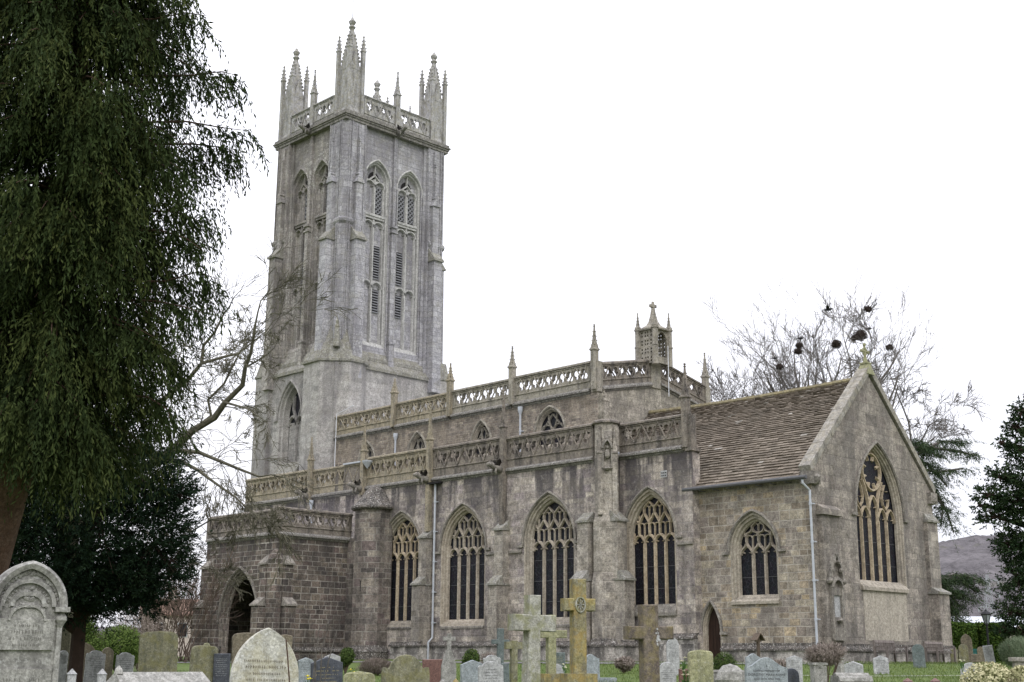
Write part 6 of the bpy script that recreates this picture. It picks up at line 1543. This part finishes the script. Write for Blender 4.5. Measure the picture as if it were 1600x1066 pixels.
tt=np.clip(.62*np.repeat(np.array(Tn),18)+.38*tt,0,1)
leafmesh('foliage',P_,D_,l_,w_,'cypress',con,tint=tt,seed=1)
M['barkY']=flat('dark_yew_bark',(.035,.022,.016),.95)
# ---- dark yew below and behind it
def spraytree(name,label,px,dist,crown,leafm,barkm,n,seed,up=.25,K=12,ll=.11,lw=.03,sl=(.5,1.1),droop=.1,spread=.55,trunk_r=.3,group=None,cat='tree',down=0.,jitter=.0,trunk_px=None):
    """crown: list of (px,py,dist,rx_px,ry_px) lobes"""
    g=np.random.default_rng(seed); b=at(trunk_px or px,1030,dist); base=Vector((b.x,b.y,ground(b.x,b.y))); t=thing(name,label,cat,base,0,group); off=np.array(base)
    mb=MB(); S=[];D=[];Ls=[]
    tot=sum(c[3]*c[4] for c in crown)
    for (cx,cy,cd_,rx,ry) in crown:
        c=at(cx,cy,cd_); rX=rx*cd_/FPX; rZ=ry*cd_/FPX; m_=int(n*rx*ry/tot)
        tb=Vector((base.x,base.y,max(base.z+.5,c.z-rZ*.9)))
        mb.tube([rel2(base,(base.x,base.y,base.z-.2)) if False else Vector((0,0,-.2)),tb-base,c-base],[trunk_r,trunk_r*.6,trunk_r*.15],7)
        d=g.normal(size=(m_,3)); d/=np.linalg.norm(d,axis=1,keepdims=True); q=(.25+.75*g.random((m_,1))**.6)
        s=np.array(c)+d*q*np.array([rX,rX,rZ])*(1+jitter*g.normal(size=(m_,1))); S.append(s-off); dd=d*np.array([1,1,.5]); dd[:,2]+=up; D.append(dd+g.normal(size=(m_,3))*.25); Ls+=list(g.uniform(sl[0],sl[1],m_)*(rX/3 if rX<3 else 1)**.5)
        for i in range(0,m_,max(1,m_//22)): mb.tube([Vector(c)-base,Vector(s[i])-base],[trunk_r*.1,.01],4)
    mb.build('trunk',barkm,t)
    P_,D_,l_,w_,tt=chains(np.concatenate(S),np.concatenate(D),Ls,droop,K,spread,g,ll,lw,down); leafmesh('foliage' if cat=='shrub' else 'crown',P_,D_,l_,w_,leafm,t,tint=tt,seed=seed)
    return t
spraytree('yew_tree','very dark spreading yew standing behind the drooping conifer at left',120,36,[(150,800,36,120,150),(60,830,36,130,130),(222,755,36,62,64),(240,850,36,58,95),(120,650,37,100,80),(10,760,36,90,150),(180,910,36,60,50),(270,770,36,34,28),(265,880,36,30,45),(-60,850,36,100,150),(110,925,36,80,45),(205,915,36,45,42),(10,930,36,70,50),(150,945,36.5,60,30),(225,935,36.5,30,30)],'yew','barkY',11500,21,.35,16,.12,.034,(.5,1.0),.05,  .55,.22)
# ---- bare branches
def twigs(mb,p,d,L_,r,lev,g,droop=.0,kids=(3,5),ang=.6,wig=.18,shrink=.62,minr=.006,up=0.):
    k=4 if lev>0 else 3; pts=[p]; dd=d.normalized(); q=p
    for i in range(k):
        dd=(dd+Vector(g.normal(size=3)*wig)+Vector((0,0,-droop+up))).normalized(); q=q+dd*L_/k; pts.append(q)
    rad=[max(minr,r*(1-.75*i/k)) for i in range(k+1)]; mb.tube(pts,rad,5 if r>.05 else 3)
    if lev<=0: return
    for j in range(int(g.integers(kids[0],kids[1]+1))):
        t=g.uniform(.25,1.0)*k; i=min(k-1,int(t)); s=pts[i].lerp(pts[i+1],t-i); bd=(pts[i+1]-pts[i]).normalized()
        o=Vector(g.normal(size=3)); o=(o-bd*o.dot(bd)).normalized(); nd=bd*math.cos(ang)+o*math.sin(ang)
        twigs(mb,s,nd,L_*shrink*g.uniform(.7,1.15),max(minr,rad[i]*.5),lev-1,g,droop,kids,ang,wig,shrink,minr,up)
def limb(mb,pp,d0,r0,r1,g,n,tl,lev,droop,minr=.006,dz=0,end=True):
    pts=[at(x,y,d0+dz*i/(len(pp)-1)) for i,(x,y) in enumerate(pp)]
    m_=len(pts); rad=[r0+(r1-r0)*i/(m_-1) for i in range(m_)]
    mb.tube(pts,rad,8)
    for j in range(n):
        t=g.uniform(.12,1)*(m_-1); i=min(m_-2,int(t)); s=pts[i].lerp(pts[i+1],t-i); bd=(pts[i+1]-pts[i]).normalized()
        o=Vector(g.normal(size=3)); o=(o-bd*o.dot(bd)).normalized()
        twigs(mb,s,(bd*.55+o*.8),tl*g.uniform(.5,1.1),rad[i]*.28,lev,g,droop,(3,4),.6,.2,.62,minr)
    if end: twigs(mb,pts[-1],(pts[-1]-pts[-2]),tl*1.2,rad[-1]*.9,lev,g,droop*.3,(4,5),.5,.16,.66,minr)
g=np.random.default_rng(5); D0=41
tb=at(95,1030,D0); base=Vector((tb.x,tb.y,ground(tb.x,tb.y)))
bt_=thing('bare_tree','leafless tree whose long mossy boughs reach right across the porch and tower foot','tree',(0,0,0)); bt_.location=base
class Off(MB):
    def build2(s,name,mat,parent,base): s.v=[(x-base.x,y-base.y,z-base.z) for x,y,z in s.v]; return s.build(name,mat,parent,uvw=False)
mb=Off(); t0=at(105,850,D0); mb.tube([base-Vector((0,0,.3)),at(98,950,D0),t0,at(110,760,D0+.5),at(118,640,D0+1)],[.5,.42,.36,.28,.18],9); mb.build2('trunk','bark',bt_,base)
mb=Off()
limb(mb,[(105,850),(150,790),(200,744),(267,707),(301,673),(335,653),(352,629),(379,602),(383,575),(392,551),(399,507)],D0,.165,.04,g,20,1.25,3,.05,.008,-1.5)
limb(mb,[(110,760),(180,680),(244,632),(267,615),(295,592),(315,568),(349,558),(372,553),(400,530)],D0+.5,.11,.025,g,18,1.4,3,.02,.008,.5)
limb(mb,[(315,568),(318,540),(335,520),(350,490)],D0+.6,.06,.03,g,8,1.1,2,-.02,.008)
limb(mb,[(267,615),(250,575),(240,540)],D0+.5,.06,.03,g,6,1.1,2,-.02,.008)
limb(mb,[(250,712),(277,704),(311,707),(342,720),(376,734),(405,745)],D0-.5,.08,.03,g,14,1.3,2,.14,.008,-2)
limb(mb,[(235,728),(261,718),(285,722),(308,734),(335,754),(369,778),(392,800)],D0-.6,.08,.02,g,15,1.1,3,.13,.008,-2.5)
limb(mb,[(301,673),(330,650),(325,625),(350,600),(370,560)],D0-.3,.06,.03,g,8,1.0,2,0,.008)
limb(mb,[(352,629),(385,638),(410,655)],D0-1,.04,.015,g,6,.8,3,.12,.007,-2)
limb(mb,[(383,575),(405,562),(420,552)],D0-1,.035,.015,g,4,.8,2,.04,.007,-1)
limb(mb,[(225,800),(260,812),(300,830),(330,812),(370,815)],D0-1,.04,.015,g,9,.9,3,.10,.008,-2)
limb(mb,[(225,830),(260,850),(290,868),(315,885)],D0-1,.04,.015,g,9,.9,3,.08,.007,-2)
mb.build2('boughs','bark',bt_,base)
# shrubby stems behind the porch
g=np.random.default_rng(8); b=at(275,1020,68); base=Vector((b.x,b.y,ground(b.x,b.y))); t=thing('bare_shrub','tangle of bare reddish-brown stems left of the porch','shrub',base)
mb=Off()
for i in range(34):
    x=at(g.uniform(228,300),1015,68+g.uniform(-2,2)); twigs(mb,Vector((x.x,x.y,ground(x.x,x.y))),Vector((g.normal()*.22,g.normal()*.22,1)),g.uniform(2.4,4.6),.035,3,g,0,(3,4),.45,.13,.55,.011,.03)
mb.build2('stems','twig',t,base)
# rook trees beyond the church
rooks=[(1165,92,610,.6,'small bare tree at the left of the rookery, above the chancel ridge'),(1245,90,520,.9,'bare tree second from left in the rookery, holding two stacked nests'),(1295,93,500,1.0,'bare tree in the middle of the rookery with one large round nest'),(1352,88,470,1.1,'tallest bare tree behind the gable cross with the nest cluster'),(1395,90,520,.85,'bare tree at the right of the rookery leaning over the gable')]
for i,(px,d,ty_,sc,lab) in enumerate(rooks):
    g=np.random.default_rng(40+i); b=at(px,1030,d); base=Vector((b.x,b.y,ground(b.x,b.y))); top=at(px,ty_,d).z; H=top-base.z
    t=thing('rookery_tree',lab,'tree',base,0,'bare trees of the rookery'); mb=Off()
    pts=[base,base+Vector((.3,.2,H*.3)),base+Vector((-.2,0,H*.52)),base+Vector((.2,.3,H*.68)),base+Vector((0,0,H*.80))]
    mb.tube(pts,[.45*sc+.1,.34*sc,.24*sc,.14*sc,.06],7); mb.build2('trunk','barkD',t,base)
    mb=Off()
    for j in range(12 if i<4 else 9):
        f=g.uniform(.40,.78); q=base+Vector((0,.1,H*f)); a=g.uniform(0,6.28); sp=.75-.5*(f-.4)
        twigs(mb,q,Vector((math.cos(a)*sp,math.sin(a)*sp,.75)),H*(.30 if i<4 else .22)*g.uniform(.65,1.0)*(1.15-.5*(f-.4)),.15*sc,4,g,0,(2,4),.5,.13,.64,.0115,.06)
    twigs(mb,base+Vector((0,0,H*.78)),Vector((0,0,1)),H*.22,.07*sc,3,g,0,(4,5),.5,.12,.6,.017,.03)
    mb.build2('crown','barkD',t,base)
# extra low thicket and side branch at right of gable
g=np.random.default_rng(77); b=at(1450,1000,80); base=Vector((b.x,b.y,ground(b.x,b.y))); t=thing('bare_tree','thin leafless tree spreading right of the gable slope above the cedar','tree',base); mb=Off()
mb.tube([base,at(1440,850,80),at(1430,760,80),at(1425,700,80)],[.3,.22,.14,.08],6); mb.build2('trunk','barkD',t,base); mb=Off()
limb(mb,[(1425,700),(1440,688),(1452,665),(1470,652)],80,.06,.02,g,8,1.7,3,0,.014)
limb(mb,[(1425,700),(1420,660),(1400,610),(1385,570)],80,.07,.02,g,16,2.2,3,.02,.014)
mb.build2('crown','barkD',t,base)
g=np.random.default_rng(78); b=at(1135,1000,95); base=Vector((b.x,b.y,ground(b.x,b.y))); t=thing('bare_tree','low bare tree just right of the nave corner pinnacle','tree',base); mb=Off(); mb.tube([base,at(1137,800,95),at(1140,650,95)],[.3,.2,.1],6); mb.build2('trunk','barkD',t,base); mb=Off()
for x in (1118,1128,1138,1150,1162,1176,1190):
    q=at(x,660,95); twigs(mb,q,Vector((g.normal()*.2,g.normal()*.2,1)),2.9,.05,4,g,0,(2,4),.5,.13,.62,.013,.03)
mb.build2('crown','barkD',t,base)
# nests and birds
nests=[(1356,483,88,9,'topmost rook nest at the very tip of the tallest bare tree'),(1345,524,88,15,'biggest rook nest in the cluster above the gable cross'),(1336,528,88,8,'small rook nest touching the left of the big cluster'),(1307,538,91,12,'large round rook nest hanging alone left of the gable cross'),(1390,543,90,8,'rook nest farthest right in the rookery'),(1249,540,90,8,'upper of two stacked rook nests in the left trees'),(1247,549,90,9,'lower of two stacked rook nests in the left trees'),(1218,573,90,8,'lowest rook nest, farthest left in the rookery')]
for i,(px,py,d,r,lab) in enumerate(nests):
    g=np.random.default_rng(90+i); p=at(px,py,d); rr_=r*d/FPX; n=210; a=g.normal(size=(n,3)); a/=np.linalg.norm(a,axis=1,keepdims=True); c=a*rr_*g.uniform(.1,.72,(n,1))*np.array([1,1,.75]); dd=np.cross(a,g.normal(size=(n,3)))
    mb=MB()
    for q,e in zip(c,dd): e=e/np.linalg.norm(e)*rr_*g.uniform(.25,.5); mb.tube([tuple(q-e),tuple(q+e)],.018,3)
    mb.blob((0,0,-.05),rr_*.33,8,6,.35,(1,1,.7))
    o=mb.build('rook_nest','nest',None,tuple(p)); tag(o,lab,'nest','rook nests in the bare trees')
def bird(px,py,d,lab,wing,s=.22):
    p=at(px,py,d); mb=MB(); mb.tube([(-s*1.3,0,-.02),(-s*.5,0,0),(0,0,.01),(s*.5,0,.03),(s*.8,0,.06),(s*1.15,0,.05)],[.015,.05*s/.22,.08*s/.22,.06*s/.22,.045,.008],7)
    if wing:
        for t in (-1,1): mb.add([(-s*.4,0,.02),(s*.3,0,.02),(s*.1,t*s*1.1,s*.55),(-s*.2,t*s*2.1,s*.5),(-s*.5,t*s*1.2,s*.45)],[(0,1,2,4),(4,2,3),(4,2,1,0),(3,2,4)])
    else:
        for t in (-1,1): mb.tube([(0,t*.03,-.05),(0,t*.03,-.18)],.012,4)
    o=mb.build('rook','black',None,tuple(p),.6 if wing else 1.0,smooth=False); tag(o,lab,'bird','rooks around the nests')
bird(1294,484,85,'rook flying in the open sky left of the topmost nest',True,.3)
bird(1251,529,90,'rook perched on the stacked nests',False,.26); bird(1357,514,88,'rook perched right of the big nest cluster',False,.26); bird(1210,560,90,'rook perched above the lowest left nest',False,.22)
# ---- cedars beyond the chancel
def cedar(label,base_px,d,limbs,seed,n=150,ll=.22):
    g=np.random.default_rng(seed); b=at(base_px,1030,d); base=Vector((b.x,b.y,ground(b.x,b.y))); t=thing('cedar_tree',label,'tree',base); off=np.array(base); mb=Off(); S=[];D=[];Ls=[]
    hi=max(at(*l[0],d).z for l in limbs); mb.tube([base,base+Vector((0,0,(hi-base.z)*.6)),Vector((base.x,base.y,hi+1))],[.6,.4,.15],9)
    for l in limbs:
        pts=[Vector((base.x,base.y,at(*l[0],d).z))]+[at(x,y,d+g.uniform(-.6,.6)) for x,y in l]; mb.tube(pts,[.16]+[.1*(1-i/len(l))+.02 for i in range(len(l))],5)
        for j in range(n):
            tt=g.uniform(.1,1)*(len(pts)-1); i=min(len(pts)-2,int(tt)); q=pts[i].lerp(pts[i+1],tt-i); dr=(pts[i+1]-pts[i]).normalized()
            S.append([q.x+g.normal()*.3,q.y+g.normal()*.3,q.z+g.normal()*.08]); D.append([dr.x*.6+g.normal()*.6,dr.y*.6+g.normal()*.6,g.normal()*.2]); Ls.append(g.uniform(.3,.85))
    mb.build2('trunk','barkD',t,base)
    P_,D_,l_,w_,tt=chains(np.array(S)-off,np.array(D),Ls,.45,12,.6,g,ll,.034,.3); leafmesh('crown',P_,D_,l_,w_,'cedar',t,tint=tt,seed=seed); return t
cedar('cedar with drooping layered boughs emerging behind the gable wall',1395,76,[[(1420,700),(1460,700),(1500,706),(1524,712)],[(1425,730),(1465,738),(1505,732)],[(1430,712),(1470,690),(1500,690)],[(1430,760),(1462,775),(1480,800),(1490,832)],[(1430,745),(1458,760),(1474,790),(1470,820)],[(1425,720),(1450,725),(1480,760)],[(1420,690),(1440,700),(1470,715)]],61,190)
cedar('smaller dark cedar spreading low beyond the chancel corner',1462,82,[[(1465,905),(1490,898),(1515,902),(1535,908)],[(1470,925),(1495,925),(1520,940)],[(1465,950),(1480,950),(1495,965),(1508,978)],[(1460,930),(1475,940),(1485,975)],[(1465,910),(1480,920),(1500,950)],[(1470,905),(1500,905),(1525,925)]],62,210)
spraytree('evergreen_tree','tall dark evergreen tree rising along the right edge of the view',1640,45,[(1598,645,45,15,18),(1586,668,45,16,11),(1605,700,45,34,28),(1565,692,45,9,7),(1545,775,45,22,13),(1530,790,45,11,7),(1564,745,45,21,16),(1592,780,45,35,32),(1558,808,45,26,18),(1602,850,45,37,40),(1577,850,45,22,18),(1594,905,45,29,29),(1582,955,45,22,23),(1568,985,45,13,10),(1602,990,45,32,25),(1652,760,45,66,72),(1672,900,45,75,81),(1662,640,45,56,48)],'holm','barkY',4800,31,.3,12,.12,.05,(.3,.8),.1,.7,.4,trunk_px=1650)
# ---- hedge
p0,p1=at(1478,1010,74),at(1556,1010,70)
g=np.random.default_rng(3); n=16000
def hedge(label,a,b,w,h,seed,n,name='hedge'):
    g=np.random.default_rng(seed); a=Vector((a.x,a.y,0)); b=Vector((b.x,b.y,0)); L_=(b-a).length; rz=math.atan2(b.y-a.y,b.x-a.x); t=thing(name,label,'hedge',(a.x,a.y,ground(a.x,a.y)),rz)
    C_=np.stack([g.random(n)*L_,(g.random(n)-.5)*w,g.random(n)*h],1); f=g.integers(0,3,n); s=g.choice([-1,1],n)
    C_[f==0,1]=s[f==0]*w/2; C_[f==1,2]=h; C_[f==2,1]=s[f==2]*w/2; e=g.random(n)<.12; C_[e,0]=g.choice([0,L_],e.sum()); C_[e,1]=(g.random(e.sum())-.5)*w; C_[e,2]=g.random(e.sum())*h; C_+=g.normal(size=(n,3))*.04
    D_=g.normal(size=(n,3)); D_[:,2]+=.5
    leafmesh('foliage',C_,D_,.13,.10,'hedge',t,seed=seed); mb=MB(); mb.box(.15,L_-.15,-w/2+.17,w/2-.17,0,h-.16); mb.build('hedge_core','hedgecore',t,uvw=False); return t
hz=at(1515,979,72).z
hedge('clipped bright green hedge beyond the chancel corner',at(1512,1010,72),at(1556,1010,69),1.2,hz,5,26000)
hedge('clipped darker hedge running back behind the tall pointed stone',at(1468,1010,66),at(1512,1010,70),1.2,hz-.06,6,30000)
# ---- shrubs
def shrub(label,px,py_top,d,wpx,mat,seed,n=3500,ll=.07,lw=.045,up=.5,hfac=1.0,name='shrub',cat='shrub',core='box',stemmy=False):
    g=np.random.default_rng(seed); p=at(px,py_top,d); gz=ground(p.x,p.y); H=p.z-gz; r=wpx*d/FPX/2; t=thing(name,label,cat,(p.x,p.y,gz))
    hr=min(H/2,r*1.1)*hfac; c=(0,0,H-hr)
    C_,dd=ball((0,0,0),(r,r,hr),n,g,.5); bd=g.normal(size=(9,3)); bd/=np.linalg.norm(bd,axis=1,keepdims=True); am=g.uniform(-.42,.30,9); C_=C_*(1+(np.clip(dd@bd.T,0,1)**3@am))[:,None]+np.array(c); C_=C_[C_[:,2]>0]; m_=len(C_); D_=g.normal(size=(m_,3))*.7+dd[:m_]*.3; D_[:,2]+=up
    leafmesh('foliage',C_,D_,ll,lw,mat,t,seed=seed)
    mb=MB(); rn=random.Random(seed)
    for i in range(14): a=rn.uniform(0,6.28); mb.tube([(0,0,0),(math.cos(a)*r*.5,math.sin(a)*r*.5,H*.5),(math.cos(a)*r*.8,math.sin(a)*r*.8,H*.85)],[.02,.015,.005],4)
    mb.build('stems','twig',t); return t
shrub('rounded green box bush below the little chancel door',1130,1022,34,36,'box',1,5000,.045,.022)
shrub('small green shrub against the porch plinth',541,1014,46,26,'box',2,3000,.07,.04)
shrub('brown dry grassy clump in front of the turret plinth',590,1033,44,48,'dryherb',3,4500,.16,.012,1.2)
shrub('green shrub behind the blank blue grey headstone',737,1016,38,34,'box',4,3000,.07,.04)
shrub('pinkish dry bush left of the small white headstone',766,1020,40,30,'dryherb',14,1800,.08,.02)
shrub('bright green laurel at far left behind the pale headstones',118,948,50,95,'laurel',5,13000,.10,.045)
shrub('glossy green laurel left of the tall mossy headstone',190,978,48,100,'laurel',6,12000,.09,.042)
shrub('brown leafless low bush below the yew',222,958,54,80,'dryherb',16,5000,.2,.02)
shrub('variegated cream and green shrub in the bottom right corner',1545,1042,17,105,'varieg',7,13000,.042,.028)
shrub('second variegated shrub spilling out of the bottom right corner',1595,1040,16,60,'varieg',17,8000,.042,.028)
shrub('bushy grey-green lavender at the right edge',1592,999,38,64,'lavender',8,9000,.16,.014,1.6)
shrub('dry brown stems sprouting over the stone pedestal',1288,1010,28.5,62,'dryherb',9,3800,.11,.012,.9,.5)
shrub('dark reddish bush against the plinth left of the dark cross',975,1028,42,34,'dryherb',10,2200,.09,.03)
shrub('low brown heather clump left of the tall headstone near the chancel door',1020,1038,40,40,'dryherb',12,2600,.1,.02)
shrub('dark green tuft between the two yellowed crosses',834,1030,30,16,'box',13,900,.12,.02,1.2)
shrub('small green tuft right of the pale cross',1090,1048,26,30,'laurel',18,900,.08,.03,1.)
shrub('brown dead clump behind the pale blue ogee headstone',1215,1035,36,44,'dryherb',19,2600,.12,.015,.9)
# slender young saplings before the porch
mb=Off(); g=np.random.default_rng(9); b=at(495,1060,20); base=Vector((b.x,b.y,ground(b.x,b.y))); t=thing('sapling','slender pale bare stems rising in front of the porch side wall','sapling',base)
for pp in ([(492,1080),(494,1020),(498,985),(512,975)],[(500,1080),(503,1010),(510,990),(513,978)],[(504,1080),(513,1035),(522,1000),(526,985)],[(488,1080),(492,1030),(497,1000)]):
    pts=[at(x,y,20) for x,y in pp]; mb.tube(pts,[.014,.011,.008,.006][:len(pts)],4); 
    for i in range(2): twigs(mb,pts[-1],Vector(g.normal(size=3)*.4)+Vector((0,0,.6)),.12,.005,0,g,0,(2,3),.7,.2,.6,.003)
pts=[at(x,y,15) for x,y in ((432,1080),(450,1040),(449,1000),(446,975))]
mb.build2('stems','barkD',t,base)
mb=Off(); b=at(450,1066,15); base=Vector((b.x,b.y,ground(b.x,b.y))); t=thing('rusty_rod','thin rusty curved rod leaning across the right side of the big pointed marble stone','rod',base)
mb.tube([at(x,y,15.2) for x,y in ((454,1100),(452,1060),(449,1020),(447,1000))],.009,5); mb.build2('rod','barkR',t,base)
# ---- grass
g=np.random.default_rng(12); pts=[]
n=70000
px_=g.uniform(-60,1660,n*2); d_=g.uniform(12,52,n*2)**1.0
R_=(MW@np.stack([px_-PP[0],np.full(n*2,-(1040-PP[1])),np.full(n*2,-FPX)])).T/FPX
Q=CAM+R_*d_[:,None]; ok=~((Q[:,0]<.9)&(Q[:,1]>-1.8)) & ~((Q[:,0]<-26)&(Q[:,1]>-7.4)); Q=Q[ok][:n]
Q[:,2]=[ground(a,b) for a,b in Q[:,:2]]
D_=g.normal(size=Q.shape)*.35; D_[:,2]=1
leafmesh('grass_blades',Q,D_,g.uniform(.04,.13,len(Q)),.014,'blade',None,kind='stuff',seed=4)
tag(bpy.data.objects['grass_blades'],'short green churchyard grass between the graves','grass')
